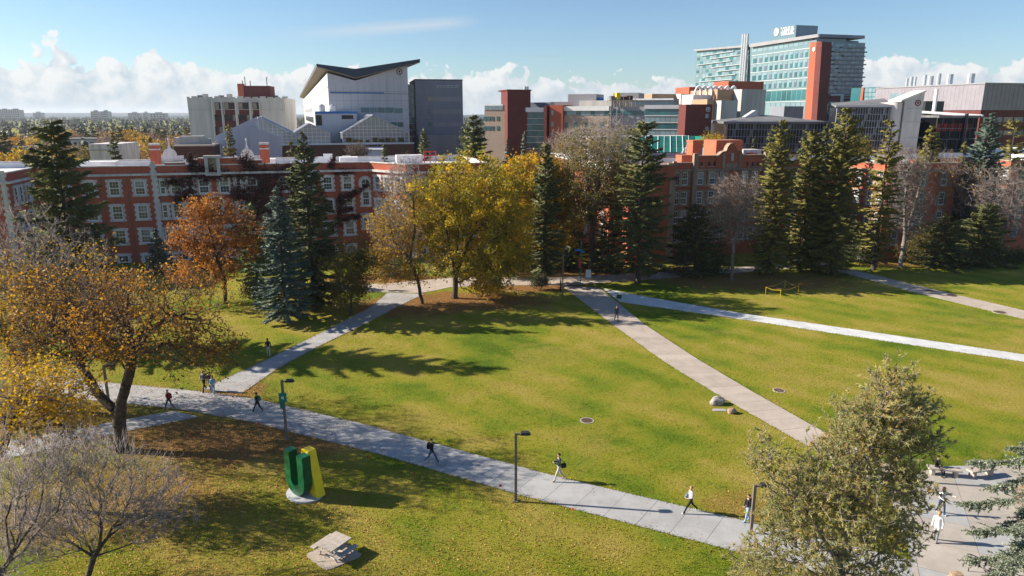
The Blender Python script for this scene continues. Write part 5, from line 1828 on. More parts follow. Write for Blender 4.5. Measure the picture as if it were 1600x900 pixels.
def broadleaf(name, label, loc, trunk, ells, seed, natt=700, rbase=0.3, bark='bark', twig='twig_dark', leaf=None, nleaf=0, lsize=0.16,
              twigs=4, tlen=0.7, tr=0.014, up=0.35, bare=None, cat='tree', group=None, k=0.3, lift=0.0, lspread=0.28, rtip=0.014, clumpy=0.55, pw=2.3, fan=0.75):
    rng = np.random.default_rng(seed)
    e = empty(name, loc, 0, label, cat, group)
    atts = crown_points(rng, ells, natt)
    atts = atts[atts[:, 2] > 0.4]
    X, par, n0 = grow(rng, trunk, atts, k)
    r, kids, A = radii(par, rbase, rtip, n0, pw)
    i = np.arange(1, len(X))
    p = par[1:]
    r0 = np.minimum(r[p], r[i] * 1.5 + 0.01)
    thick = r[i] > max(0.035, rbase * 0.13)
    big = r[i] > rbase * 0.3
    parts = []
    if big.any():
        v, f = tubes(X[p[big]], X[i[big]], r0[big], r[i[big]], 9)
        parts.append((v, f, 0))
    mdl = thick & ~big
    if mdl.any():
        v, f = tubes(X[p[mdl]], X[i[mdl]], r0[mdl], r[i[mdl]], 5)
        parts.append((v, f, 0))
    fl = rng.uniform(0, 2 * np.pi, 1)[0]
    rt = np.array([[math.cos(a + fl), math.sin(a + fl), 0] for a in np.arange(5) * 1.257])
    v, f = spikes(np.repeat(X[:1], 5, 0) + rt * rbase * 0.2 + np.array([0, 0, rbase * 1.3]), np.repeat(X[:1], 5, 0) + rt * rbase * 2.0 - np.array([0, 0, 0.12]), np.full(5, rbase * 0.5), 6)
    parts.append((v, f, 0))
    link('trunk', npmesh('trunk', parts, [M[bark]], True), e)
    thin = ~thick
    cp = []
    v, f = tubes(X[p[thin]], X[i[thin]], r0[thin], r[i[thin]], 3)
    cp.append((v, f, 0))
    # twigs fan from all thin wood
    src = i[thin]
    T0 = np.repeat(X[src], twigs, 0)
    dirp = unit(X[src] - X[par[src]])
    td = unit(np.repeat(dirp, twigs, 0) * 0.8 + rng.normal(size=(len(T0), 3)) * fan + np.array([0, 0, up]))
    tl = tlen * rng.uniform(0.35, 1.15, (len(T0), 1))
    T1 = T0 + td * tl
    v, f = spikes(T0, T1, np.full(len(T0), tr), 3)
    cp.append((v, f, 0))
    q = rng.uniform(0.25, 0.8, (len(T0), 1))
    S0 = T0 + td * tl * q
    S1 = S0 + unit(td + rng.normal(size=td.shape) * fan * 1.05) * tl * 0.5
    v, f = spikes(S0, S1, np.full(len(S0), tr * 0.75), 3)
    cp.append((v, f, 0))
    if leaf and nleaf:
        w_ = np.ones(len(T0))
        zmin, zmax = T0[:, 2].min(), T0[:, 2].max()
        if bare:
            w_ = np.maximum(bare(T0, (T0[:, 2] - zmin) / (zmax - zmin)), 0)
        ph = rng.uniform(0, 6, 3)
        cl = np.sin(T0[:, 0] * 0.9 + ph[0]) * np.sin(T0[:, 1] * 0.9 + ph[1]) * np.sin(T0[:, 2] * 1.1 + ph[2])
        w_ = w_ * (1 - clumpy + clumpy * 2 * (cl > -0.05))
        w_ = w_ / w_.sum()
        pick = rng.choice(len(T0), nleaf, p=w_)
        L = T0[pick] + td[pick] * tl[pick] * rng.uniform(0.1, 1.1, (nleaf, 1)) + rng.normal(size=(nleaf, 3)) * lspread
        v, f = leaves(L, lsize, rng)
        cp.append((v, f, 1))
    c = link('crown', npmesh('crown', cp, [M[twig], M[leaf or 'leaf_yellow']]), e)
    return e


def conifer_parts(rng, H, Rad, base=0.06, lev=0.42, per=7, droop=0.35, tw=0.115, tl=0.7, dens=5.0, prof=0.85, rag=0.3, gap=0.12):
    nl = int(H * (1 - base) / lev)
    zs, azs, Ls = [], [], []
    off = rng.uniform(0, 6.28)
    for i in range(nl):
        t = base + (1 - base) * (i + rng.uniform(-.3, .3)) / nl
        t = min(max(t, base), 0.985)
        nb = per if t < 0.8 else max(4, int(per * 0.7))
        bulge = min(1.0, 0.55 + (t - base) * 4.5)
        for j in range(nb):
            if rng.random() < gap:
                continue
            zs.append(t * H + rng.uniform(-.15, .15))
            azs.append(off + 2 * np.pi * (j + rng.uniform(-.35, .35)) / nb + i * 1.1)
            Ls.append(max(0.18, Rad * bulge * (1 - t) ** prof * rng.uniform(1 - rag, 1 + rag * 0.6)))
    zs, azs, Ls = np.array(zs), np.array(azs), np.array(Ls)
    tt = zs / H
    out = np.stack([np.cos(azs), np.sin(azs), np.zeros(len(azs))], 1)
    dr = droop * (1.15 - tt) + rng.normal(size=len(zs)) * 0.07
    upw = 0.5 * tt

    def pt(b, s):
        s = s[:, None]
        z = (upw[b] * s[:, 0] - dr[b] * (s[:, 0] ** 1.3) + 0.22 * (s[:, 0] ** 3) * (1 - tt[b])) * Ls[b]
        p = out[b] * s * Ls[b][:, None]
        p[:, 2] = zs[b] + z
        return p
    B = np.arange(len(zs))
    segs = []
    for a, b in ((0, .35), (.35, .7), (.7, 1.0)):
        P0, P1 = pt(B, np.full(len(B), a)), pt(B, np.full(len(B), b))
        rr = 0.012 + 0.014 * Ls
        v, f = tubes(P0, P1, rr * (1.05 - a), rr * (1.05 - b), 3)
        segs.append((v, f, 1))
    m = np.maximum(3, (Ls * dens).astype(int))
    b = np.repeat(B, m * 3)
    s = rng.uniform(0.10, 1.0, len(b)) ** 0.8
    P0 = pt(b, s)
    o = out[b]
    side = np.stack([-o[:, 1], o[:, 0], np.zeros(len(b))], 1)
    sg = rng.choice([-1, 1], len(b))[:, None] * rng.uniform(0.2, 1.2, (len(b), 1))
    D = unit(o * rng.uniform(0.35, 1.1, (len(b), 1)) + side * sg + np.stack([np.zeros(len(b)), np.zeros(len(b)), rng.normal(size=len(b)) * 0.3 - 0.22], 1))
    ln = tl * rng.uniform(0.5, 1.25, len(b)) * (0.45 + 0.55 * np.minimum(1, Ls[b] / 1.5)) * (1.15 - 0.5 * s)
    P1 = P0 + D * ln[:, None]
    v, f = spikes(P0 - D * ln[:, None] * .15, P1, tw * rng.uniform(0.7, 1.3, len(b)))
    segs.append((v, f, 0))
    # leader
    T0 = np.array([[0, 0, H * 0.955]])
    v, f = spindles(T0, np.array([[0, 0, H * 1.01]]), np.array([tw * 0.9]), 0.3)
    segs.append((v, f, 0))
    return segs


def trunk_parts(H, r):
    z = np.linspace(-0.1, H * 0.97, 9)
    rr = r * (1 - z / (H * 1.02)) ** 0.9 + 0.015
    rr[0] = r * 1.35
    x = np.zeros((9, 3))
    x[:, 2] = z
    x[:, 0] = 0.05 * np.sin(z * 0.7)
    return [tubes(x[:-1], x[1:], rr[:-1], rr[1:], 8) + (0,)]


def conifer(name, label, loc, H, Rad, seed, mat='needle_dark', r=None, cat='tree', group=None, bark='bark', **kw):
    rng = np.random.default_rng(seed)
    e = empty(name, loc, 0, label, cat, group)
    link('trunk', npmesh('trunk', trunk_parts(H, r or (0.06 + H * 0.012)), [M[bark]], True), e)
    link('crown', npmesh('crown', conifer_parts(rng, H, Rad, **kw), [M[mat], M['twig_dark']]), e)
    return e


def top_z(px, py, Y):
    return at(px, py, Y).z


def con_px(label, bx, Y, ty, wpx, seed, mat='needle_dark', name='spruce_tree', lean=None, **kw):
    """spruce with its foot at column bx, distance Y, top at row ty, crown wpx wide"""
    x = at(bx, 400, Y)
    H = top_z(bx, ty, Y)
    foot = (x.x, Y, 0)
    if lean:
        g_ = ground(*lean)
        foot, Y = (g_.x, g_.y, 0), g_.y
        H = top_z(bx, ty, Y)
    # column of the foot: verticals converge, so take the column at the ground
    return conifer(name, label, foot, H, wpx / 2 / FPX * Y * 1.2, seed, mat, **kw)


con_px('huge dark spruce with wide drooping boughs before the hall end', 118, 64, 184, 150, 11, 'needle_dark', lean=(134, 545), per=7, droop=0.30, lev=0.5, tl=0.9, tw=0.12, dens=8, rag=0.42, prof=0.55, gap=0.16)
con_px('small blue green spruce at the foot of the hall wall', 247, 97, 357, 42, 12, 'needle_blue', dens=6, lev=0.35)
con_px('blue green spruce in front of the tall dark spruce', 440, 73.5, 290, 96, 13, 'needle_blue', dens=8, lev=0.36, tl=0.6, tw=0.10, prof=0.75)
con_px('tall dark pointed spruce in front of the vine covered wall', 486, 78, 203, 112, 14, 'needle_dark', dens=7.5, lev=0.4, tl=0.65, tw=0.105, prof=0.72)
con_px('small bright green spruce beside the orange tree', 399, 90, 316, 62, 15, 'needle_green', dens=6, lev=0.4)
con_px('slender dark spruce right of the bright yellow tree', 851, 91, 226, 58, 16, 'needle_dark', dens=7, lev=0.4, prof=0.45, rag=0.4, base=0.1, gap=0.2)
con_px('big dark spruce left of the residence gable', 998, 92, 190, 96, 17, 'needle_dark', dens=7, lev=0.42, prof=0.42, rag=0.4, tl=0.7, base=0.08, gap=0.18)
con_px('low dark green conifer at the residence corner', 1086, 97, 318, 88, 18, 'needle_dark', dens=7, lev=0.38, prof=0.5, base=0.02)
con_px('tall olive spruce standing before the residence gable end', 1203, 97, 186, 62, 19, 'needle_olive', dens=7.5, lev=0.42, prof=0.40, rag=0.4, base=0.04, tl=0.65)
con_px('olive spruce second from the residence gable', 1252, 99, 203, 58, 20, 'needle_olive', dens=7.5, lev=0.42, prof=0.42, rag=0.4, base=0.04)
con_px('tallest olive spruce beside the lit brick wing', 1300, 97, 168, 76, 21, 'needle_olive', dens=7.5, lev=0.42, prof=0.40, rag=0.45, base=0.03, tl=0.7)
con_px('olive spruce with bare pinkish trunk beside the path', 1367, 100, 184, 52, 22, 'needle_olive', dens=6, lev=0.45, prof=0.40, rag=0.5, base=0.10, gap=0.3)
con_px('wide dark spruce right of the bare grey trunk', 1470, 102, 338, 92, 23, 'needle_dark', dens=7, lev=0.38, prof=0.55, base=0.02)
con_px('wide dark low spruce at the far right border', 1530, 104, 318, 88, 24, 'needle_dark', dens=7, lev=0.38, prof=0.55, base=0.02)
con_px('silvery blue spruce rising above the right wing', 1515, 112, 176, 78, 25, 'needle_blue', dens=7, lev=0.42, prof=0.6, base=0.08)
con_px('narrow spruce before the concrete stair tower', 1430, 113, 196, 52, 26, 'needle_olive', dens=6.5, lev=0.42, prof=0.5, base=0.1)
con_px('slim pale spruce left of the silvery spruce', 1482, 113, 220, 30, 27, 'needle_olive', dens=6, lev=0.42, prof=0.5)
con_px('thin ragged pine at the far right above the roofs', 1553, 116, 186, 50, 28, 'needle_olive', dens=4, lev=0.6, prof=0.35, rag=0.5, gap=0.4, base=0.45, name='pine_tree')
con_px('dark spruce hidden behind the second olive spruce', 1272, 112, 192, 40, 29, 'needle_dark', dens=6, lev=0.45, prof=0.5)
con_px('dark bushy conifer between the gold tree and the lamp', 950, 99, 345, 60, 30, 'needle_dark', dens=6, lev=0.45, prof=0.4, base=0.02)
con_px('short round dark conifer under the lit brick wing', 1337, 107, 345, 44, 31, 'needle_dark', dens=7, lev=0.36, prof=0.35, base=0.01)
con_px('dark conifer right of the green gold tree', 778, 101, 335, 66, 131, 'needle_dark', dens=6, lev=0.45, prof=0.5, base=0.02)
con_px('dark conifer under the bright yellow tree', 822, 104, 350, 60, 132, 'needle_dark', dens=6, lev=0.45, prof=0.5, base=0.02)
con_px('dark conifer left of the elm trunk', 893, 101, 338, 62, 133, 'needle_dark', dens=6, lev=0.45, prof=0.5, base=0.02)
# beyond the halls
for (lb, bx, Y, ty, wp, sd, mt) in (('dark spruce behind the cream annex', 201, 138, 205, 30, 32, 'needle_dark'), ('dark spruce between the chimney and the domed gable', 256, 132, 211, 22, 33, 'needle_olive'),
                                    ('green spruce before the corrugated greenhouse wall', 376, 133, 194, 34, 34, 'needle_olive'), ('dark spruce top behind the roof left of the shed', 467, 128, 218, 34, 35, 'needle_dark'),
                                    ('flat topped dark pine before the grey office', 668, 132, 199, 40, 36, 'needle_dark'), ('broad dark spruce beside the grey office', 742, 128, 178, 86, 37, 'needle_dark'),
                                    ('small blue spruce before the brick tower', 793, 130, 215, 28, 38, 'needle_blue'), ('pale blue spruce before the glass stair', 819, 131, 205, 24, 39, 'needle_blue'),
                                    ('olive spruce tip before the tan laboratory wall', 905, 135, 189, 30, 40, 'needle_olive'), ('dark spruce at the foot of the brick tower', 858, 133, 218, 18, 41, 'needle_dark'),
                                    ('thin spruce behind the residence chimney', 1094, 138, 206, 26, 42, 'needle_olive'), ('small dark spruce before the black pavilion', 1164, 134, 215, 22, 43, 'needle_dark'),
                                    ('pair-topped spruce left of the tall olive spruce', 1188, 128, 205, 36, 44, 'needle_dark'), ('spruce before the black pavilion roof corner', 1240, 130, 200, 34, 45, 'needle_dark'),
                                    ('young green spruce left of the badge tower', 1333, 128, 210, 36, 46, 'needle_green'), ('dark spruce behind the canted hall wing', 607, 126, 224, 24, 47, 'needle_dark')):
    con_px(lb, bx, Y, ty, wp, sd, mt, dens=5, lev=0.55, prof=0.65, tw=0.16, tl=0.9, rag=0.4, gap=0.16)


def E_(px, py, Y, wpx, hpx, foot, wt=1.0, dy=None):
    """ellipsoid (local to the tree foot) that covers a pixel box"""
    p = at(px, py, Y)
    s = Y / FPX
    rx, rz = wpx / 2 * s, hpx / 2 * s
    return (p.x - foot[0], Y - foot[1], p.z, rx, dy if dy else rx * 0.9, rz, wt)


def T_(px, py, Y, foot):
    p = at(px, py, Y)
    return (p.x - foot[0], Y - foot[1], p.z)


# the big elm by the crossing: forked trunk, low wide crown
ft = ground(190, 703)
fo = (ft.x, ft.y)
Yt = ft.y
trk = [(0, (0, 0, -0.1)), (0, T_(187, 650, Yt, fo)), (1, T_(178, 640, Yt, fo)), (2, T_(150, 612, Yt + .5, fo)), (3, T_(128, 575, Yt + 1, fo)), (4, T_(115, 535, Yt + 1.5, fo)), (5, T_(70, 490, Yt + 3, fo)), (5, T_(110, 480, Yt + 1, fo)),
       (1, T_(190, 625, Yt, fo)), (8, T_(202, 585, Yt - .2, fo)), (9, T_(206, 555, Yt - .4, fo)), (10, T_(232, 520, Yt - .5, fo)), (11, T_(262, 492, Yt, fo)), (10, T_(200, 505, Yt - 1, fo)), (13, T_(200, 460, Yt - 1.5, fo)), (11, T_(240, 480, Yt + 1.5, fo)), (12, T_(310, 500, Yt + 1, fo))]
broadleaf('elm_tree', 'big forked elm with thin yellow brown leaves beside the path crossing', (ft.x, ft.y, 0), trk,
          [E_(230, 490, Yt, 250, 140, fo, 4, 5.0), E_(110, 480, Yt + 2, 220, 140, fo, 3.2, 4.5), E_(320, 545, Yt, 120, 100, fo, 1.0, 3), E_(60, 560, Yt, 150, 100, fo, 1.2, 3), E_(195, 540, Yt, 170, 80, fo, 0.6, 3)],
          101, natt=1500, rbase=0.42, bark='bark', twig='twig_dark', leaf='leaf_elm', nleaf=14000, lsize=0.16, twigs=3, tlen=0.75, tr=0.011, k=0.22, clumpy=0.75, lspread=0.22)
# second elm at the far left, mostly bare at the top
ft = ground(25, 640)
fo = (ft.x, ft.y)
Yt = ft.y
broadleaf('elm_tree', 'grey twigged elm at the left edge, leafless on top with yellow leaves below', (ft.x, ft.y, 0),
          [(0, (0, 0, -0.1)), (0, T_(28, 570, Yt, fo)), (1, T_(0, 500, Yt, fo)), (1, T_(55, 505, Yt, fo)), (3, T_(90, 440, Yt, fo)), (2, T_(-30, 430, Yt, fo)), (3, T_(40, 430, Yt, fo))],
          [E_(30, 420, Yt, 280, 190, fo, 3, 5.5), E_(-70, 480, Yt, 200, 190, fo, 1.5, 5), E_(60, 500, Yt, 200, 110, fo, 1.0, 4)],
          102, natt=1300, rbase=0.36, twig='twig', leaf='leaf_yellow', nleaf=11000, lsize=0.18, twigs=5, tlen=0.9, tr=0.012, k=0.2, up=0.6, bare=lambda P, t: (0.75 - t), clumpy=0.8, pw=1.75)
# near leaves and bare shrub trees along the bottom left
ft = ground(-20, 790)
fo = (ft.x, ft.y)
Yt = ft.y
broadleaf('elm_tree', 'yellow leaved small elm at the left edge below the path', (ft.x, ft.y, 0),
          [(0, (0, 0, -0.1)), (0, T_(-8, 730, Yt, fo)), (1, T_(20, 660, Yt, fo)), (1, T_(-40, 660, Yt, fo)), (2, T_(50, 620, Yt, fo))],
          [E_(50, 630, Yt, 190, 130, fo, 2.4, 3), E_(-60, 620, Yt, 160, 150, fo, .6, 3), E_(110, 690, Yt, 90, 60, fo, .6, 2)], 103, natt=700, rbase=0.22, twig='twig', leaf='leaf_yellow', nleaf=6500, lsize=0.16, twigs=4, tlen=0.7, tr=0.010, k=0.2, clumpy=0.7)
for (lb, bx, by, top, sd, els) in (('silvery bare shrub tree spreading at the bottom left', 135, 905, 690, 104, [(190, 770, 200, 150, 2.0), (90, 830, 190, 110, 1.2), (245, 800, 120, 110, 1.0), (160, 720, 120, 60, .6)]),
                                   ('bare grey tree at the bottom left corner', -10, 930, 690, 105, [(40, 760, 190, 180, 2.4), (20, 850, 180, 110, 1.2), (90, 720, 110, 80, .8)])):
    ft = ground(bx, by)
    fo = (ft.x, ft.y)
    Yt = ft.y
    broadleaf('bare_tree', lb, (ft.x, ft.y, 0), [(0, (0, 0, -0.1)), (0, T_(bx + 12, by - 35, Yt, fo)), (1, T_(bx + 40, by - 80, Yt, fo)), (1, T_(bx - 15, by - 90, Yt, fo)), (2, T_(bx + 70, by - 130, Yt, fo)), (1, T_(bx + 90, by - 60, Yt, fo))],
              [E_(a, b, Yt, c, d, fo, wt_, 2.2) for a, b, c, d, wt_ in els], sd, natt=620, rbase=0.13, bark='bark', twig='twig_silver', twigs=4, tlen=0.95, tr=0.0115, up=0.45, k=0.75, rtip=0.009, pw=1.9, fan=0.34)
# orange tree
ft = ground(352, 474)
fo = (ft.x, ft.y)
Yt = ft.y
broadleaf('maple_tree', 'orange leaved tree before the brick hall', (ft.x, ft.y, 0),
          [(0, (0, 0, -0.1)), (0, T_(352, 440, Yt, fo)), (1, T_(338, 400, Yt, fo)), (2, T_(325, 350, Yt, fo)), (2, T_(360, 370, Yt, fo)), (1, T_(300, 410, Yt, fo))],
          [E_(310, 365, Yt, 80, 80, fo, 1.6), E_(382, 372, Yt, 64, 70, fo, 1.2), E_(325, 330, Yt, 80, 50, fo, 1.2), E_(320, 425, Yt, 130, 56, fo, 1.3), E_(280, 385, Yt, 50, 60, fo, .6), E_(350, 395, Yt, 90, 60, fo, .8), E_(372, 330, Yt, 40, 30, fo, .3)],
          106, natt=900, rbase=0.22, leaf='leaf_orange', nleaf=10500, lsize=0.24, twigs=4, tlen=0.7, tr=0.014, k=0.25, lspread=0.16, clumpy=0.85)
# big green gold tree
ft = ground(711, 466)
fo = (ft.x, ft.y)
Yt = ft.y
broadleaf('ash_tree', 'big green and gold tree at the top of the lawn', (ft.x, ft.y, 0),
          [(0, (0, 0, -0.1)), (0, T_(711, 430, Yt, fo)), (1, T_(700, 370, Yt, fo)), (1, T_(735, 375, Yt, fo)), (2, T_(690, 310, Yt, fo)), (3, T_(755, 310, Yt, fo)), (1, T_(718, 340, Yt, fo))],
          [E_(728, 308, Yt, 190, 130, fo, 4), E_(685, 345, Yt, 110, 130, fo, 1.4), E_(785, 340, Yt, 110, 140, fo, 1.7), E_(758, 430, Yt, 90, 100, fo, 1.6, 2.6), E_(740, 390, Yt, 160, 110, fo, 1.6), E_(805, 395, Yt, 60, 80, fo, .6)],
          107, natt=1500, rbase=0.34, leaf='leaf_green_gold', nleaf=40000, lsize=0.26, twigs=3, tlen=0.8, tr=0.014, k=0.25, clumpy=0.35, lspread=0.24)
# leaning tree left of it
ft = ground(660, 475)
fo = (ft.x, ft.y)
Yt = ft.y
broadleaf('leaning_tree', 'leaning tree with grey twigs and few yellow leaves by the path', (ft.x, ft.y, 0),
          [(0, (0, 0, -0.1)), (0, T_(652, 435, Yt, fo)), (1, T_(640, 405, Yt, fo)), (2, T_(615, 375, Yt + 1, fo)), (2, T_(648, 360, Yt, fo)), (3, T_(605, 340, Yt + 1, fo)), (4, T_(645, 310, Yt, fo))],
          [E_(620, 355, Yt + 1, 95, 110, fo, 3), E_(635, 290, Yt + 1, 70, 90, fo, 1.5), E_(600, 410, Yt, 60, 70, fo, .8), E_(645, 425, Yt, 50, 40, fo, .5)],
          108, natt=900, rbase=0.20, twig='twig', leaf='leaf_yellow', nleaf=5000, lsize=0.24, twigs=5, tlen=0.9, tr=0.013, k=0.2, bare=lambda P, t: 0.8 - t, clumpy=0.8)
ft = ground(548, 492)
fo = (ft.x, ft.y)
Yt = ft.y
broadleaf('young_tree', 'small olive yellow tree beside the climbing walk', (ft.x, ft.y, 0),
          [(0, (0, 0, -0.1)), (0, T_(548, 465, Yt, fo)), (1, T_(540, 435, Yt, fo)), (1, T_(562, 430, Yt, fo))],
          [E_(552, 420, Yt, 85, 90, fo, 3), E_(540, 455, Yt, 70, 50, fo, 1)], 109, natt=500, rbase=0.11, leaf='leaf_olive', nleaf=8000, lsize=0.21, twigs=4, tlen=0.5, tr=0.012, k=0.25)


def simple_tree(name, label, bx, Y, els, seed, **kw):
    """tree with its foot at column bx and distance Y; crown given as pixel boxes"""
    p = at(bx, 400, Y)
    fo = (p.x, Y)
    ee = [E_(a, b, Y, c, d, fo, wt_) for a, b, c, d, wt_ in els]
    zc = min(e_[2] - e_[5] * 0.6 for e_ in ee)
    zc = max(zc, 1.5)
    cx = sum(e_[0] for e_ in ee) / len(ee)
    zt_ = max(e_[2] for e_ in ee)
    trunk = [(0, (0, 0, -0.1)), (0, (cx * .15, 0, zc * .7)), (1, (cx * .4 - .6, .3, zc + (zt_ - zc) * .4)), (1, (cx * .4 + .7, -.2, zc + (zt_ - zc) * .45)), (2, (cx - 1.0, .4, zt_)), (3, (cx + 1.0, -.4, zt_ * 1.02))]
    return broadleaf(name, label, (p.x, Y, 0), trunk, ee, seed, **kw)


simple_tree('ash_tree', 'bright yellow tree behind the slender dark spruce', 838, 97, [(822, 290, 100, 92, 3), (860, 300, 80, 90, 1.8), (862, 350, 90, 110, 1.8), (820, 350, 70, 90, 1)], 110, natt=900, rbase=0.28, leaf='leaf_yellow', nleaf=22000, lsize=0.30, twigs=3, tlen=0.8, tr=0.015)
simple_tree('elm_tree', 'tall olive elm with grey twig top before the green glass roof', 925, 99, [(925, 300, 160, 120, 3.4), (930, 238, 140, 80, 2.2), (885, 290, 90, 100, 1.4), (965, 270, 60, 90, .9)], 111, natt=1500, rbase=0.40, twig='twig', leaf='leaf_olive', nleaf=27000, lsize=0.25, twigs=5, tlen=1.0, tr=0.015, up=0.4, bare=lambda P, t: 1.0 - t * 0.95, k=0.2)
simple_tree('bare_tree', 'pinkish bare tree with pale trunk in front of the residence', 1146, 93.5, [(1150, 335, 95, 100, 3), (1155, 300, 80, 55, 1.2), (1125, 320, 50, 60, .6)], 112, natt=1000, rbase=0.20, bark='bark_pale', twig='twig', leaf='leaf_russet', nleaf=3000, lsize=0.18, twigs=6, tlen=0.8, tr=0.013, k=0.2, up=0.1)
simple_tree('bare_tree', 'tall bare tree with grey trunk beside the upper walk', 1409, 102, [(1415, 310, 90, 130, 3), (1425, 265, 80, 70, 1.2), (1440, 330, 60, 80, .8)], 113, natt=1200, rbase=0.30, bark='bark_pale', twig='twig', leaf='leaf_olive', nleaf=1200, lsize=0.15, twigs=5, tlen=0.9, tr=0.014, k=0.2)
simple_tree('bare_tree', 'bare mauve grey tree at the far right edge', 1562, 106, [(1570, 330, 110, 100, 3), (1590, 290, 90, 80, 1.4), (1545, 300, 60, 80, .8)], 114, natt=1200, rbase=0.28, bark='bark_pale', twig='twig', twigs=6, tlen=0.9, tr=0.014, k=0.2)
simple_tree('bare_tree', 'bare tree before the white roofed wing', 1500, 110, [(1500, 300, 90, 90, 3), (1480, 270, 60, 60, 1)], 115, natt=800, rbase=0.22, twig='twig', leaf='leaf_yellow', nleaf=1200, lsize=0.18, twigs=5, tlen=0.9, tr=0.014, k=0.2)
simple_tree('bare_tree', 'bare reddish tree below the concrete stair tower', 1396, 118, [(1398, 250, 60, 50, 1), (1460, 262, 60, 50, 1)], 116, natt=500, rbase=0.2, twig='twig', leaf='leaf_russet', nleaf=900, lsize=0.15, twigs=5, tlen=1.0, tr=0.016, k=0.2)
simple_tree('bare_tree', 'bare grey tree in front of the canted hall wing', 632, 99, [(628, 290, 60, 75, 2), (645, 330, 55, 70, 1)], 117, natt=600, rbase=0.18, twig='twig', twigs=6, tlen=0.9, tr=0.014, k=0.2)
simple_tree('ash_tree', 'small yellow tree behind the residence chimney', 1110, 134, [(1112, 222, 36, 20, 1)], 118, natt=220, rbase=0.15, leaf='leaf_yellow', nleaf=3000, lsize=0.25, twigs=3, tlen=0.8)
simple_tree('bare_tree', 'bare tree standing before the brown greenhouse podium', 560, 131, [(560, 237, 38, 24, 1)], 119, natt=260, rbase=0.15, twig='twig_dark', twigs=5, tlen=0.9, tr=0.02)
simple_tree('ash_tree', 'yellow green tree under the badge tower', 1338, 126, [(1338, 232, 50, 34, 1)], 120, natt=260, rbase=0.15, leaf='leaf_olive', nleaf=3500, lsize=0.25, twigs=3, tlen=0.8)
simple_tree('bare_tree', 'grey bare tree in front of the scaffold tower', 950, 128, [(945, 215, 130, 60, 2), (890, 225, 60, 40, .8)], 121, natt=900, rbase=0.28, twig='twig_silver', twigs=6, tlen=1.1, tr=0.018, k=0.2)
# undergrowth along the halls
for i, (lb, bx, Y, cy, wp, hp, lf, nl) in enumerate((('green shrub at the porch beside the leaning tree', 612, 96, 425, 60, 26, 'leaf_green', 2600), ('dark bare shrub before the porch', 690, 97, 415, 70, 34, None, 0),
                                                     ('dark shrub under the slender spruce', 800, 95, 428, 50, 34, 'leaf_green', 1600), ('olive shrub at the residence corner', 1118, 96, 415, 60, 60, 'leaf_green', 3600),
                                                     ('grey bare shrub beside the low conifer', 1068, 95, 415, 46, 60, None, 0), ('yellow green shrub between the spruces', 1266, 100, 398, 30, 26, 'leaf_olive', 1800),
                                                     ('olive shrub left of the bare pinkish trunk', 1345, 103, 395, 60, 34, 'leaf_green', 2600), ('wide olive shrub right of the grey trunk', 1440, 103, 388, 70, 50, 'leaf_olive', 3600),
                                                     ('dark hedge bush at the right edge', 1575, 105, 410, 60, 24, 'leaf_green', 2600), ('russet shrub behind the path at far right', 1528, 103, 402, 70, 26, 'leaf_olive', 2200),
                                                     ('small dark bush on the lawn edge under the trees', 845, 88, 440, 26, 20, 'leaf_green', 1000), ('dark shrub beside the blue spruce', 398, 80, 455, 40, 34, 'leaf_green', 1500))):
    p = at(bx, cy, Y)
    s = Y / FPX
    rz_ = hp / 2 * s
    broadleaf('shrub', lb, (p.x, Y, 0), [(0, (0, 0, -0.05)), (0, (0.1, 0, max(p.z - rz_ * .5, .3))), (1, (wp * s * .15, .1, max(p.z, .5)))],
              [(0, 0, max(p.z, rz_ * .7), wp / 2 * s, wp / 2 * s * .8, rz_, 1)], 200 + i, natt=260, rbase=0.07, twig='twig_dark', leaf=lf, nleaf=nl, lsize=0.17, twigs=5, tlen=0.5, tr=0.013, cat='shrub', up=.5)


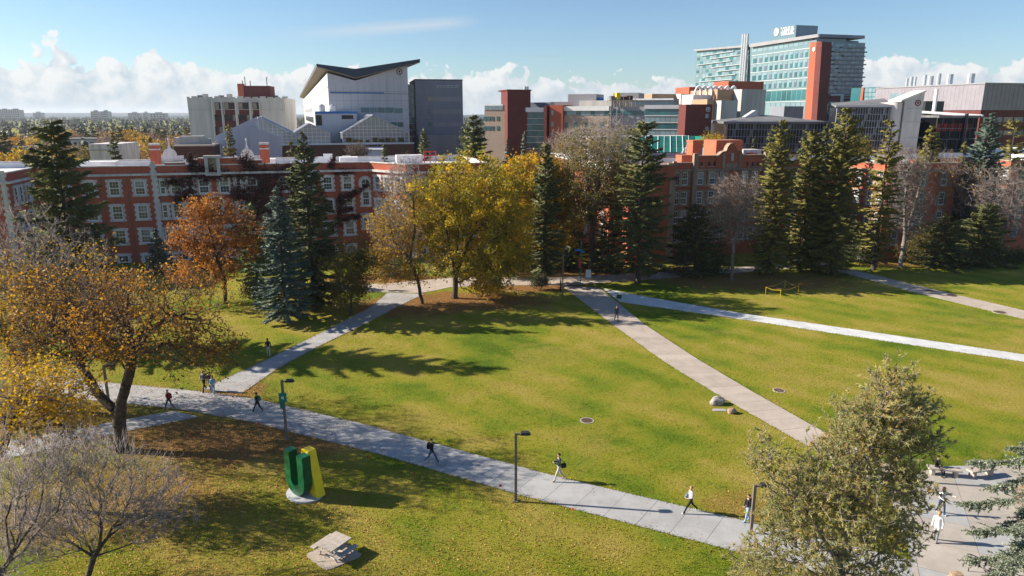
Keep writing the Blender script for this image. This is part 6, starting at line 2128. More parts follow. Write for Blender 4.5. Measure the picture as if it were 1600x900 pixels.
# ---------------------------------------------------------------- pine in the right foreground: tufted shoots
def pine(name, label, foot, trunk, ells, seed, natt, mat, rbase, tufts=2, nl=0.13, per=13, bark='bark', wid=0.012):
    rng = np.random.default_rng(seed)
    e = empty(name, foot, 0, label, 'tree')
    atts = crown_points(rng, ells, natt, 0.33)
    atts = atts + rng.normal(size=atts.shape) * np.array([.16, .16, .12])
    atts = atts[atts[:, 2] > 0.6]
    X, par, n0 = grow(rng, trunk, atts, 0.25, 0.6)
    r, kids, A = radii(par, rbase, 0.012, n0)
    i = np.arange(1, len(X))
    p = par[1:]
    r0 = np.minimum(r[p], r[i] * 1.5 + .01)
    big = r[i] > 0.05
    v, f = tubes(X[p[big]], X[i[big]], r0[big], r[i[big]], 7)
    link('trunk', npmesh('trunk', [(v, f, 0)], [M[bark]], True), e)
    sm = ~big
    cp = []
    v, f = tubes(X[p[sm]], X[i[sm]], r0[sm], r[i[sm]], 3)
    cp.append((v, f, 1))
    src = i[(r[i] < 0.035) & (i >= n0)]
    c0 = np.repeat(X[src], tufts, 0)
    d0 = unit(np.repeat(X[src] - X[par[src]], tufts, 0))
    sd = unit(d0 * .8 + rng.normal(size=c0.shape) * 0.65 + np.array([0, 0, .55]))
    sl_ = rng.uniform(.10, .30, (len(c0), 1)) * np.where(rng.uniform(0, 1, (len(c0), 1)) > .8, 2.2, 1.0)
    c1 = c0 + sd * sl_
    v, f = spikes(c0, c1, np.full(len(c0), 0.010), 3)
    cp.append((v, f, 1))
    q = rng.uniform(.35, 1.0, (len(c0), per, 1))
    B0 = (c0[:, None] + sd[:, None] * sl_[:, None] * q).reshape(-1, 3)
    nd = unit(np.repeat(sd, per, 0) * 0.85 + rng.normal(size=(len(B0), 3)) * 0.58)
    ln = nl * rng.uniform(.7, 1.25, (len(B0), 1))
    U, V = basis(nd)
    ph = rng.uniform(0, 6.28, (len(B0), 1))
    W_ = (U * np.cos(ph) + V * np.sin(ph)) * wid
    vv = np.stack([B0 - W_, B0 + W_, B0 + nd * ln], 1).reshape(-1, 3)
    ff = (np.arange(len(B0)) * 3)[:, None] + np.arange(3)[None]
    cp.append((vv, ff, 0))
    link('crown', npmesh('crown', cp, [M[mat], M['twig']]), e)
    return e


Yp = 25.5
p = at(1330, 700, Yp)
fo = (p.x, Yp)
tz = lambda py: at(1330, py, Yp).z
pine('pine_tree', 'bushy pine with rusty inner needles in the right foreground', (p.x, Yp, 0),
     [(0, (0, 0, -.1)), (0, (0.1, 0, 4)), (1, (.4, .1, 7)), (2, T_(1370, 680, Yp, fo)), (3, T_(1385, 610, Yp, fo)), (1, T_(1260, 800, Yp, fo)), (2, T_(1240, 760, Yp, fo)), (2, T_(1400, 740, Yp, fo))],
     [E_(1395, 595, Yp, 70, 56, fo, .5, .6), E_(1390, 635, Yp, 110, 60, fo, .9, 1.0), E_(1345, 660, Yp, 90, 66, fo, .8, 1.0), E_(1440, 640, Yp, 60, 50, fo, .4, .6), E_(1400, 685, Yp, 120, 64, fo, 1.1, 1.3), E_(1310, 710, Yp, 110, 70, fo, 1.1, 1.3), E_(1440, 690, Yp, 70, 44, fo, .4, .8), E_(1195, 715, Yp, 50, 80, fo, .5, .6), E_(1370, 740, Yp, 150, 70, fo, 1.4, 1.8), E_(1260, 765, Yp, 110, 80, fo, 1.0, 1.3), E_(1412, 760, Yp, 70, 60, fo, .6, 1.0), E_(1228, 800, Yp, 80, 80, fo, .9, 1.0), E_(1335, 770, Yp, 270, 190, fo, 2.2, 2.2), E_(1375, 660, Yp, 130, 130, fo, 1.0, 1.4), E_(1320, 800, Yp, 150, 80, fo, 1.5, 2.0), E_(1395, 830, Yp, 100, 70, fo, 1.0, 1.4), E_(1250, 855, Yp, 170, 90, fo, 1.7, 2.0), E_(1355, 885, Yp, 170, 80, fo, 1.6, 2.2), E_(1180, 885, Yp, 90, 70, fo, .7, 1.2), E_(1300, 945, Yp, 330, 110, fo, 1.5, 3)],
     301, 3300, 'needle_pine', 0.20, tufts=2, nl=0.16, per=16, wid=0.020, bark='bark_pale')
# silver spruce boughs reaching in from the right
def bough_spruce():
    rng = np.random.default_rng(302)
    foot = at(1665, 700, 19.0)
    e = empty('spruce_tree', (foot.x, 19.0, 0), 0, 'silvery blue spruce whose boughs reach in at the right edge', 'tree')
    H_ = 15.0
    link('trunk', npmesh('trunk', trunk_parts(H_, 0.22), [M['bark']], True), e)
    boughs = []
    for (px, py, Y) in ((1522, 722, 18.6), (1590, 700, 18.2), (1505, 785, 18.8), (1520, 830, 18.2), (1550, 760, 18.0), (1512, 875, 18.4), (1545, 900, 17.8), (1580, 830, 18.0), (1570, 880, 17.4), (1620, 650, 19), (1600, 930, 17)):
        boughs.append(T_(px, py, Y, (foot.x, 19.0)))
    for z in np.arange(2.0, 14.6, 0.9):
        for j in range(3):
            a = rng.uniform(-1.2, 1.7)
            L = 2.9 * (1 - z / 15.2) + .3
            boughs.append((math.cos(a) * L, math.sin(a) * L, z - .3))
    cp, trk_ = [], []
    for ib, b in enumerate(boughs):
        b = np.array(b)
        s = np.array([0, 0, b[2] + 0.25 * np.linalg.norm(b[:2])])
        t = np.linspace(0, 1, 9)[:, None]
        P = s * (1 - t) + b * t
        P[:, 2] -= 0.25 * np.sin(np.pi * t[:, 0]) * np.linalg.norm(b[:2]) * .5
        rr = np.linspace(.035, .008, 9)
        v, f = tubes(P[:-1], P[1:], rr[:-1], rr[1:], 5)
        cp.append((v, f, 1))
        o = unit((b - s)[None])[0]
        sd = unit(np.cross(o, [0, 0, 1])[None])[0]
        n = 85 if ib < 11 else 24
        q = rng.uniform(.15, 1, n)
        C0 = np.stack([np.interp(q, t[:, 0], P[:, k]) for k in range(3)], 1)
        D = unit(o * rng.uniform(.4, 1.1, (n, 1)) + sd * rng.choice([-1, 1], (n, 1)) * rng.uniform(.2, 1, (n, 1)) + rng.normal(size=(n, 3)) * .15 - np.array([0, 0, .12]))
        L = rng.uniform(.22, .55, n) * (1.25 - .6 * q)
        C1 = C0 + D * L[:, None]
        v, f = tubes(C0, C1, np.full(n, .009), np.full(n, .005), 3)
        cp.append((v, f, 1))
        m = 40
        w_ = rng.uniform(0, 1, (n, m, 1))
        B0 = (C0[:, None] + D[:, None] * L[:, None, None] * w_).reshape(-1, 3)
        nd = unit(np.repeat(D, m, 0) * .45 + rng.normal(size=(n * m, 3)) * .6 + np.array([0, 0, .2]))
        ln = .075 * rng.uniform(.7, 1.3, (n * m, 1))
        U, V = basis(nd)
        ph = rng.uniform(0, 6.28, (n * m, 1))
        W_ = (U * np.cos(ph) + V * np.sin(ph)) * .017
        vv = np.stack([B0 - W_, B0 + W_, B0 + nd * ln], 1).reshape(-1, 3)
        cp.append((vv, (np.arange(n * m) * 3)[:, None] + np.arange(3)[None], 0))
    link('crown', npmesh('crown', cp, [M['needle_silver'], M['twig_dark']]), e)


bough_spruce()


# ---------------------------------------------------------------- trees of the town beyond the halls
def copy_tree(src, loc, s, rz, label, group):
    r = src.copy()
    COL.objects.link(r)
    r.location = loc
    r.scale = (s, s, s)
    r.rotation_euler = (0, 0, rz)
    r['label'] = label
    r['group'] = group
    for ch in src.children:
        c = ch.copy()
        COL.objects.link(c)
        c.parent = r
    return r


rngb = np.random.default_rng(50)
lowt = {}


def town_proto(kind, loc, label):
    g = 'town trees beyond the halls'
    if kind == 'dark':
        return conifer('spruce_tree', label, loc, 14, 3.4, 61, 'needle_dark', group=g, dens=2.2, lev=0.8, tw=0.2, tl=1.1, prof=0.6)
    if kind == 'blue':
        return conifer('spruce_tree', label, loc, 14, 3.6, 62, 'needle_blue', group=g, dens=2.2, lev=0.8, tw=0.2, tl=1.1, prof=0.7)
    lf = {'gold': 'leaf_yellow', 'olive': 'leaf_olive', 'russet': 'leaf_russet', 'orange': 'leaf_elm'}[kind]
    return broadleaf('town_tree', label, loc, [(0, (0, 0, -.1)), (0, (0, 0, 3)), (1, (.5, .2, 5.5)), (1, (-.6, -.2, 5.5))], [(0, 0, 7, 4.6, 4.4, 4.0, 1)], 63 + len(lowt), natt=220, rbase=.25,
                     leaf=lf, nleaf=2600 if kind != 'russet' else 1800, lsize=.42, twigs=3, tlen=1.2, tr=.03, group=g, twig='twig')


spots = [(5, 208, 215, 'dark'), (18, 244, 170, 'gold'), (33, 225, 225, 'dark'), (55, 206, 330, 'dark'), (15, 217, 260, 'orange'), (28, 236, 190, 'dark'), (50, 240, 180, 'russet'), (62, 214, 280, 'gold'), (70, 232, 210, 'russet'),
         (78, 222, 240, 'olive'), (3, 262, 140, 'dark'), (100, 205, 330, 'gold'), (120, 208, 320, 'russet'), (130, 222, 250, 'blue'), (136, 212, 290, 'dark'), (146, 206, 330, 'blue'), (158, 214, 290, 'russet'), (166, 219, 260, 'russet'),
         (175, 206, 330, 'orange'), (184, 205, 320, 'dark'), (191, 204, 330, 'gold'), (205, 203, 340, 'dark'), (212, 205, 330, 'gold'), (217, 216, 270, 'orange'), (225, 206, 320, 'dark'), (233, 222, 240, 'gold'), (239, 207, 310, 'russet'), (246, 206, 320, 'dark'),
         (256, 209, 300, 'dark'), (262, 220, 250, 'russet'), (272, 209, 290, 'blue'), (279, 222, 240, 'orange'), (286, 214, 270, 'orange'), (291, 206, 320, 'dark'), (230, 240, 185, 'gold'), (247, 234, 200, 'olive'), (198, 232, 205, 'russet'), (215, 244, 180, 'russet'),
         (110, 232, 210, 'russet'), (128, 240, 190, 'olive'), (90, 244, 178, 'gold'), (735, 205, 250, 'dark'), (462, 196, 300, 'russet'), (455, 200, 300, 'dark')]
near_words = ['far left', 'left of the huge spruce', 'behind the huge spruce', 'right of the huge spruce', 'above the cream annex', 'near the brick chimney', 'before the white slab block', 'beside the greenhouse', 'beside the grey office']
names = {'dark': 'dark green spruce', 'blue': 'blue green spruce', 'gold': 'golden tree', 'olive': 'olive tree', 'russet': 'bare russet tree', 'orange': 'orange brown tree'}
seen_l = {}
for i, (px, py, Y, kind) in enumerate(spots):
    p = at(px, py, Y)
    zone = 0 if px < 40 else 1 if px < 66 else 2 if px < 110 else 3 if px < 150 else 4 if px < 200 else 5 if px < 250 else 6 if px < 300 else 7 if px < 600 else 8
    base_l = 'town ' + names[kind] + ' ' + near_words[zone]
    n_ = seen_l.get(base_l, 0)
    seen_l[base_l] = n_ + 1
    lb = base_l + ['', ', a second farther one', ', a third one', ', a fourth one', ', a fifth one'][n_]
    hgt = max(p.z + (Y * 0.012), 6.5)
    loc = (p.x, Y, 0)
    top = at(px, py - 6, Y).z
    s = min(max(top, 5.5) / (13.5 if kind in ('dark', 'blue') else 11.0), 1.25)
    if kind not in lowt:
        lowt[kind] = town_proto(kind, loc, lb)
        lowt[kind].scale = (s, s, s)
    else:
        copy_tree(lowt[kind], loc, s, rngb.uniform(0, 6.28), lb, 'town trees beyond the halls')

# the far wood: one mass to the horizon
nW = 8700
d_w = 190 + (rngb.uniform(0, 1, nW) ** 1.15) * 2600
a_w = rngb.uniform(-0.82, 0.85, nW)
x_w = np.tan(a_w) * d_w
keep = (d_w > 340) | (a_w < -0.33)
keep &= ~((a_w > -0.12) & (d_w < 420))
x_w, d_w = x_w[keep], d_w[keep]
nW = len(x_w)
tone = rngb.uniform(0, 1, nW) + np.clip((d_w - 500) / 2200, 0, 0.35)
con = tone > 0.55
parts = []
for sel, mi, cone in ((con, 0, True), (~con & (tone < 0.22), 1, False), (~con & (tone >= 0.22) & (tone < 0.42), 2, False), (~con & (tone >= .42), 3, False)):
    xs, ys = x_w[sel], d_w[sel]
    n = len(xs)
    hh = rngb.uniform(8, 14, n) * (1.1 if cone else 0.85)
    ww = hh * (0.26 if cone else 0.48)
    m = 18
    dd = unit(rngb.normal(size=(n, m, 3)))
    rr = rngb.uniform(0.3, 1, (n, m, 1)) ** .5
    off = dd * rr * np.stack([ww, ww, hh * .42], 1)[:, None]
    if cone:
        tz_ = (off[:, :, 2] / (hh[:, None] * .42) + 1) / 2
        off[:, :, :2] *= (1.25 - tz_ * 1.15)[:, :, None]
        off[:, :, 2] = off[:, :, 2] * 1.1
    C_ = np.stack([xs, ys, hh * .55], 1)[:, None] + off
    v, f = leaves(C_.reshape(-1, 3), 2.9 if not cone else 2.6, rngb)
    parts.append((v, f, mi))
o = link('far_wood', npmesh('far_wood', parts, [M['far_dark'], M['far_gold'], M['far_grey'], M['far_olive']]))
tag(o, 'distant town woodland of autumn trees and spruces running to the horizon', 'woodland', kind='stuff')
rr_ = MB()
o = link('far_hills', sheet('far_hills', -9000, 9000, 3200, 9000, 50, 12, 0.0, M['far_dark']))
co = np.zeros(len(o.data.vertices) * 3)
o.data.vertices.foreach_get('co', co)
co = co.reshape(-1, 3)
co[:, 2] = np.where(co[:, 1] > 3300, 12 + 9 * np.sin(co[:, 0] * .0011) + 6 * np.sin(co[:, 0] * .0031 + 1) + (co[:, 1] - 3200) * .0015, -1)
o.data.vertices.foreach_set('co', co.ravel())
tag(o, 'low wooded rise along the horizon', 'hills', kind='structure')

# ------------------------------------------------------------------ lamps, sculpture, table, benches
def lamp_post(label, px, py, top_py, banner=None, head_dx=0.55, Y=None):
    g = ground(px, py)
    z = at(px, top_py, g.y).z
    e = empty('lamp_post', (g.x, g.y, 0), 0, label, 'lamp post', 'lamp posts')
    MB().box(-0.075, 0.075, -0.075, 0.075, 0.05, z).build('pole', M['lampmetal'], e)
    MB().box(-0.16, 0.16, -0.16, 0.16, 0, 0.05).tube((-.11, -.11, .05), (-.11, -.11, .09), .018).tube((.11, -.11, .05), (.11, -.11, .09), .018).tube((.11, .11, .05), (.11, .11, .09), .018).tube((-.11, .11, .05), (-.11, .11, .09), .018).build('base_plate', M['lampmetal'], e)
    MB().box(0.07, 0.30, -0.035, 0.035, z - 0.14, z - 0.07).build('arm', M['lampmetal'], e)
    h = MB().prism([(0.26, -0.20), (0.80, -0.20), (0.86, 0.0), (0.80, 0.20), (0.26, 0.20)], z - 0.10, z + 0.05, top=[(0.30, -0.16), (0.72, -0.16), (0.78, 0.0), (0.72, 0.16), (0.30, 0.16)]).build('lamp_head', M['lampdark'], e)
    MB().box(0.34, 0.74, -0.14, 0.14, z - 0.125, z - 0.101).build('lens', M['panelwhite'], h)
    if banner:
        b = empty('banner_bracket', (0, 0, 0), 0, parent=e)
        MB().tube((0, -0.05, z - 0.85), (0.02, -0.62, z - 0.85), 0.02).tube((0, -0.05, z - 1.95), (0.02, -0.62, z - 1.95), 0.02).build('bracket', M['lampdark'], b)
        MB().box(-0.24, 0.26, -0.20, -0.09, z - 1.55, z - 0.88).build('sign_panel', M['tealpaint'], b)
        MB().box(-0.23, 0.05, -0.14, -0.082, z - 2.02, z - 1.57).build('lower_panel', M['tealpaint'], b)
        MB().box(-0.06, 0.10, -0.215, -0.201, z - 1.30, z - 1.12).build('sign_mark', M['white'], b)
    return e


lamp_post('lamp post with a teal sign panel near the green and yellow letters', 448, 686, 594, banner=True)
lamp_post('slim brown lamp post standing alone beside the grey walk', 806, 783, 676)
lamp_post('lamp post at the edge of the foreground pine', 1173, 833, 757)
lamp_post('dark lamp post seen through the fork of the big elm', 171, 634, 570)
lamp_post('lamp post at the path junction under the dark trees', 879, 462, 398)
lamp_post('lamp post half hidden behind the foreground pine', 1303, 745, 640)

# U and A letters
g0 = Vector((-12.62, 37.72))
ang = math.atan2(-1.25, 1.47)
e = empty('letter_sculpture', (g0.x, g0.y, 0), ang, 'giant green letter U and yellow letter A sculpture on a round pad', 'sculpture')
hz, wd, st, th = 2.72, 1.92, 0.58, 0.56
out = [(-wd / 2, hz + .06), (-wd / 2, wd / 2 + 0.1)]
ro, ri = wd / 2, wd / 2 - st
out += [(ro * math.cos(a), ro + 0.1 + ro * math.sin(a)) for a in [math.pi + math.pi * k / 16 for k in range(1, 16)]]
out += [(wd / 2, ro + .1), (wd / 2, hz + .06), (wd / 2 - st, hz + .06), (wd / 2 - st, ro + .1)]
out += [(ri * math.cos(a), ro + 0.1 + ri * math.sin(a)) for a in [2 * math.pi - math.pi * k / 12 for k in range(1, 12)]]
out += [(-wd / 2 + st, ro + .1), (-wd / 2 + st, hz + .06)]
# build as quads between outer and inner outline so the concave letter fills cleanly
mb = MB()
N = 16
for k in range(N):
    a0, a1 = math.pi + math.pi * k / N, math.pi + math.pi * (k + 1) / N
    mb.wallprism([(ro * math.cos(a0), ro + .1 + ro * math.sin(a0)), (ro * math.cos(a1), ro + .1 + ro * math.sin(a1)), (ri * math.cos(a1), ro + .1 + ri * math.sin(a1)), (ri * math.cos(a0), ro + .1 + ri * math.sin(a0))], -th / 2, th / 2)
mb.box(-wd / 2, -wd / 2 + st, -th / 2, th / 2, ro + .1, hz + .06).box(wd / 2 - st, wd / 2, -th / 2, th / 2, ro + .1, hz + .06)
me = mb.mesh('letter_u', M['U_green'])
bm = bmesh.new()
bm.from_mesh(me)
bmesh.ops.remove_doubles(bm, verts=bm.verts, dist=0.001)
dup = {}
for f in bm.faces:
    dup.setdefault(tuple(round(c, 3) for c in f.calc_center_median()), []).append(f)
bmesh.ops.delete(bm, geom=[f for fs in dup.values() if len(fs) > 1 for f in fs], context='FACES')
bmesh.ops.recalc_face_normals(bm, faces=bm.faces)
bm.to_mesh(me)
bm.free()
link('letter_u', me, e)
ya, yb = th / 2 + 0.04, th / 2 + 0.60
mb = MB()
mb.wallprism([(0.02, 2.85), (0.62, 2.85), (1.32, 0.1), (0.62, 0.1)], ya, yb)
mb.wallprism([(0.60, 2.849), (0.00, 2.849), (-0.70, 0.1), (-0.0, 0.1)], ya + .003, yb - .003)
mb.box(-0.25, 0.9, ya + .006, yb - .006, 0.75, 1.15)
mb.build('letter_a', M['A_yellow'], e)
MB().prism([(1.22 * math.cos(2 * math.pi * k / 28) + .15, 1.0 * math.sin(2 * math.pi * k / 28) + .25) for k in range(28)], -.05, .10).build('pad', M['panelwhite'], e)

# picnic table on its pad
c_ = ground(522, 869)
pad = [(-10.66, 31.83), (-9.19, 30.48), (-7.62, 31.78), (-9.17, 33.06)]
cen = Vector((sum(p[0] for p in pad) / 4, sum(p[1] for p in pad) / 4))


def rounded(poly, r=0.35, n=4):
    out = []
    for i in range(len(poly)):
        a, b, c = Vector(poly[i - 1]), Vector(poly[i]), Vector(poly[(i + 1) % len(poly)])
        p, q = b + (a - b).normalized() * r, b + (c - b).normalized() * r
        for k in range(n + 1):
            t = k / n
            out.append(tuple(p * (1 - t) ** 2 + b * 2 * t * (1 - t) + q * t * t))
    return out


o = MB().prism(rounded(pad), -.05, .035).build('concrete_pad', M['slab_warm'])
tag(o, 'square concrete pad under the picnic table', 'pad')
tc_ = Vector((-9.12, 31.86))
ta_ = math.atan2(-0.59, 0.93)
e = empty('picnic_table', (tc_.x, tc_.y, 0.035), ta_, 'pale plank picnic table with attached benches on its concrete pad', 'table')
for k in range(6):
    y = -0.7 + 1.4 * (k + .5) / 6
    MB().box(-0.56, 0.56, y - 0.112, y + 0.112, 0.70, 0.755).build('table_plank', M['woodtable'], e)
# benches run along the planks' direction
for sx in (-1, 1):
    for k in range(2):
        x = sx * (0.78 + k * 0.16)
        MB().box(x - 0.072, x + 0.072, -0.7, 0.7, 0.42, 0.465).build('seat_plank', M['woodtable'], e)
for sy in (-0.5, 0.5):
    MB().box(-0.95, 0.95, sy - .04, sy + .04, 0.35, 0.419).build('cross_beam', M['woodtable'], e)
    MB().box(-0.5, 0.5, sy - .04, sy + .04, 0.63, 0.699).build('top_beam', M['woodtable'], e)
    for sx in (-1, 1):
        MB().tube((sx * .62, sy + .06, 0), (sx * .25, sy + .06, 0.69), 0.045, n=4).build('leg', M['woodtable'], e)
MB().box(-0.35, 0.35, -0.35, 0.35, 0.0, 0.05).box(-.1, .1, -.1, .1, .05, .62).build('pedestal', M['concrete'], e)


# benches of the plaza
def bench(label, px, py, rz, L=1.9):
    g = ground(px, py)
    e = empty('stone_bench', (g.x, g.y, 0.028), rz, label, 'bench', 'plaza benches')
    MB().prism(rounded([(-L / 2, -.26), (L / 2, -.26), (L / 2, .26), (-L / 2, .26)], .05, 2), .40, .50).build('seat', M['benchstone'], e)
    for sx in (-1, 1):
        MB().prism([(sx * L * .34 - .10, -.2), (sx * L * .34 + .10, -.2), (sx * L * .34 + .10, .2), (sx * L * .34 - .10, .2)], 0, .399).build('leg', M['benchstone'], e)
    return g


gb = bench('stone bench with a person in black sitting on it', 1474, 743, R(-14))
bench('empty stone bench under the silvery spruce bough', 1532, 744, R(14))
# kerbed planter edge, steps and handrail
g = ground(1512, 893)
e = empty('handrail', (g.x, g.y, 0.02), R(-38), 'thin dark metal handrail beside the plaza steps', 'handrail')
mb = MB()
mb.tube((0, 0, 0.95), (2.4, 0, 0.6), 0.028)
mb.tube((0, 0, 0.95), (-.15, 0, .9), 0.028)
mb.build('rail', M['lampdark'], e)
for x, h in ((0.02, .94), (1.2, .77), (2.38, .6)):
    MB().tube((x, 0, 0), (x, 0, h), 0.022).build('post', M['lampdark'], e)
MB().tube((0, 0, 0.5), (2.4, 0, 0.2), 0.018).build('mid_rail', M['lampdark'], e)
p0 = ground(1503, 905)
mb = MB().prism([(p0.x - .3 + .36 * math.cos(a), p0.y + .26 * math.sin(a)) for a in [2 * math.pi * k / 14 for k in range(14)]], 0.02, .34, top=[(p0.x - .3 + .30 * math.cos(a), p0.y + .2 * math.sin(a)) for a in [2 * math.pi * k / 14 for k in range(14)]])
tag(mb.build('stone_plinth', M['boulder_tan']), 'rounded tan stone block at the handrail end', 'stone')
g = ground(1600, 790)
broadleaf('shrub', 'russet low shrub at the right edge of the plaza', (g.x + .6, g.y, 0), [(0, (0, 0, 0)), (0, (0, 0, .3)), (1, (.3, 0, .5))], [(0, 0, .45, .9, .6, .4, 1)], 260, natt=160, rbase=.04, twig='twig_dark', leaf='leaf_orange', nleaf=1500, lsize=.09, twigs=4, tlen=.3, tr=.008, cat='shrub')


# boulders, covers, flags
def boulder(label, px, py, sx, sy, sz, mat, seed):
    g = ground(px, py)
    bm = bmesh.new()
    bmesh.ops.create_icosphere(bm, subdivisions=3, radius=1)
    rg = random.Random(seed)
    ph = [rg.uniform(0, 6) for _ in range(6)]
    for v in bm.verts:
        c = v.co.copy()
        f = 1 + .16 * math.sin(c.x * 3 + ph[0]) * math.cos(c.y * 3 + ph[1]) + .10 * math.sin(c.z * 5 + ph[2] + c.x * 2) + .05 * math.sin(c.y * 9 + ph[3])
        v.co = Vector((c.x * sx * f, c.y * sy * f, max(c.z * sz * f + sz * .55, -.05)))
    me = bpy.data.meshes.new('boulder')
    bm.to_mesh(me)
    bm.free()
    me.materials.append(mat)
    o = link('boulder', me, None, (g.x, g.y, 0))
    tag(o, label, 'boulder')


boulder('big pale grey boulder beside the warm walk', 1120, 631, .58, .46, .36, M['boulder'], 1)
boulder('small round tan boulder beside the bigger grey one', 1143, 645, .33, .3, .26, M['boulder_tan'], 2)
g = ground(1130, 640)
o = MB().prism(rounded([(-.55, -.2), (.5, -.25), (.45, .2), (-.5, .22)], .1, 2), .0, .03).build('ground_plaque', M['slab_grey'], None, (g.x - .3, g.y - .1, 0))
tag(o, 'flat grey stone plaque in the grass between two boulders', 'plaque')


def cover(label, px, py, r, z=0.0, name='manhole_cover'):
    g = ground(px, py)
    e = empty(name, (g.x, g.y, z), 0, label, 'cover', 'round iron covers')
    ring = lambda rad, n=24: [(rad * math.cos(2 * math.pi * k / n), rad * math.sin(2 * math.pi * k / n)) for k in range(n)]
    MB().prism(ring(r), -.03, .012).build('collar', M['slab_warm'], e)
    mb = MB().prism(ring(r * .82), -.02, .020)
    for k in range(8):
        a = 2 * math.pi * k / 8
        mb.box(r * .5 * math.cos(a) - .05, r * .5 * math.cos(a) + .05, r * .5 * math.sin(a) - .05, r * .5 * math.sin(a) + .05, .02, .028)
    mb.build('lid', M['brownmetal'], e)


cover('round iron manhole cover in the middle of the big lawn', 917, 657, .52)
cover('round iron manhole cover right of the warm walk', 1217, 610, .50)
cover('first round cover in the upper walk', 1455, 455, .75, .02, 'drain_cover')
cover('second round cover in the upper walk', 1487, 462, .75, .02, 'drain_cover')
cover('third round cover in the upper walk at the right', 1562, 488, .75, .02, 'drain_cover')
for i, (px, py, lb) in enumerate(((646, 748, 'red marking flag in the grass below the phone-less walker'), (780, 767, 'red marking flag just left of the lone lamp post'), (893, 804, 'red marking flag below the lamp shadow'), (1109, 872, 'red marking flag near the pine at the bottom'), (403, 668, 'red marking flag at the walk edge left of the letters'), (573, 722, 'red marking flag above the letter sculpture'))):
    g = ground(px, py)
    e = empty('marking_flag', (g.x, g.y, 0), random.uniform(-1, 1), lb, 'flag', 'red marking flags')
    MB().tube((0, 0, 0), (0, 0, .42), .006, n=4).build('wire', M['steel'], e)
    MB().box(0, .15, -.004, .004, .28, .42).build('flag', M['redpaint'], e)

# far path furniture under the trees
g = ground(907, 447)
e = empty('signpost', (g.x, g.y, 0), 0, 'green post with blue street sign and red banner at the junction', 'signpost')
zt = at(907, 374, g.y).z
MB().tube((0, 0, 0), (0, 0, zt), .05).build('post', M['tealpaint'], e)
z = at(907, 392, g.y).z
MB().box(-.9, .02, -.09, -.055, z, z + .22).build('sign_blade', M['bluepaint'], e)
MB().box(-.02, .45, .05, .09, z - .24, z - .04).build('sign_blade', M['bluepaint'], e)
z = at(907, 418, g.y).z
MB().box(-.32, -.06, -.06, .0, z, z + 1.15).build('banner', M['redpaint'], e)
g = ground(919, 433)
e = empty('sandwich_board', (g.x, g.y, 0), .2, 'small white sandwich board under the dark trees', 'sign')
MB().slab((-.35, -.35, .02), (.35, -.35, .02), (.35, -.02, 1.05), (-.35, -.02, 1.05), .04).build('front_board', M['white'], e)
MB().slab((-.35, .35, .02), (.35, .35, .02), (.35, .02, 1.05), (-.35, .02, 1.05), .04).build('rear_board', M['white'], e)
g = ground(967, 471)
e = empty('yard_sign', (g.x, g.y, 0), -.3, 'little green sign on a stake at the fork of the walks', 'sign')
MB().box(-.3, .3, -.02, .02, .35, .85).build('panel', M['U_green'], e)
MB().tube((0, .03, 0), (0, .03, .6), .02).build('stake', M['steel'], e)
g = ground(1345, 412)
e = empty('information_board', (g.x, g.y, 0), -.4, 'pale slanted information board by the upper walk', 'sign')
MB().slab((-.6, -.3, .75), (.6, -.3, .75), (.6, .3, 1.15), (-.6, .3, 1.15), .06).build('panel', M['panelwhite'], e)
for sx in (-.4, .4):
    MB().tube((sx, 0, 0), (sx, 0, .9), .04).build('leg', M['lampdark'], e)
# yellow rope barrier
ps = [ground(1196, 460), ground(1219, 465), ground(1247, 458), ground(1226, 450)]
e = empty('rope_barrier', tuple(ps[0]), 0, 'yellow tape barrier on thin posts on the upper lawn', 'barrier')
for a in ps:
    d = a - ps[0]
    MB().tube((d.x, d.y, 0), (d.x, d.y, 1.0), .03).build('post', M['yellowpaint'], e)
for a, b in zip(ps, ps[1:] + ps[:1]):
    a, b = a - ps[0], b - ps[0]
    mid = (a + b) / 2
    MB().tube((a.x, a.y, .92), (mid.x, mid.y, .78), .018).tube((mid.x, mid.y, .78), (b.x, b.y, .92), .018).build('tape', M['yellowpaint'], e)


# ------------------------------------------------------------------ people
def cloth(name, col, rough=0.85):
    if name not in M:
        M[name] = plain('cloth_' + name, col, rough, 0.15, 8.0)
    return M[name]


cloth('black', (0.014, 0.014, 0.016)); cloth('navy', (0.02, 0.03, 0.06)); cloth('jeans', (0.05, 0.085, 0.17)); cloth('lightblue', (0.20, 0.36, 0.52)); cloth('red', (0.26, 0.035, 0.03))
cloth('grey', (0.20, 0.20, 0.21)); cloth('ltgrey', (0.38, 0.37, 0.38)); cloth('lilac', (0.58, 0.50, 0.56)); cloth('whitecloth', (0.68, 0.68, 0.68)); cloth('tan', (0.30, 0.20, 0.11)); cloth('teal', (0.02, 0.17, 0.15)); cloth('aqua', (0.10, 0.32, 0.30))
cloth('maroon_cloth', (0.10, 0.02, 0.03)); cloth('palejeans', (0.25, 0.36, 0.48)); cloth('cream', (0.5, 0.45, 0.37))
cloth('skin', (0.50, 0.29, 0.20), 0.6); cloth('skin_dark', (0.22, 0.12, 0.075), 0.6)
cloth('hair_black', (0.012, 0.010, 0.009), 0.5); cloth('hair_brown', (0.055, 0.028, 0.016), 0.5); cloth('hair_fair', (0.30, 0.19, 0.10), 0.5); cloth('hair_grey', (0.30, 0.28, 0.27), 0.5)


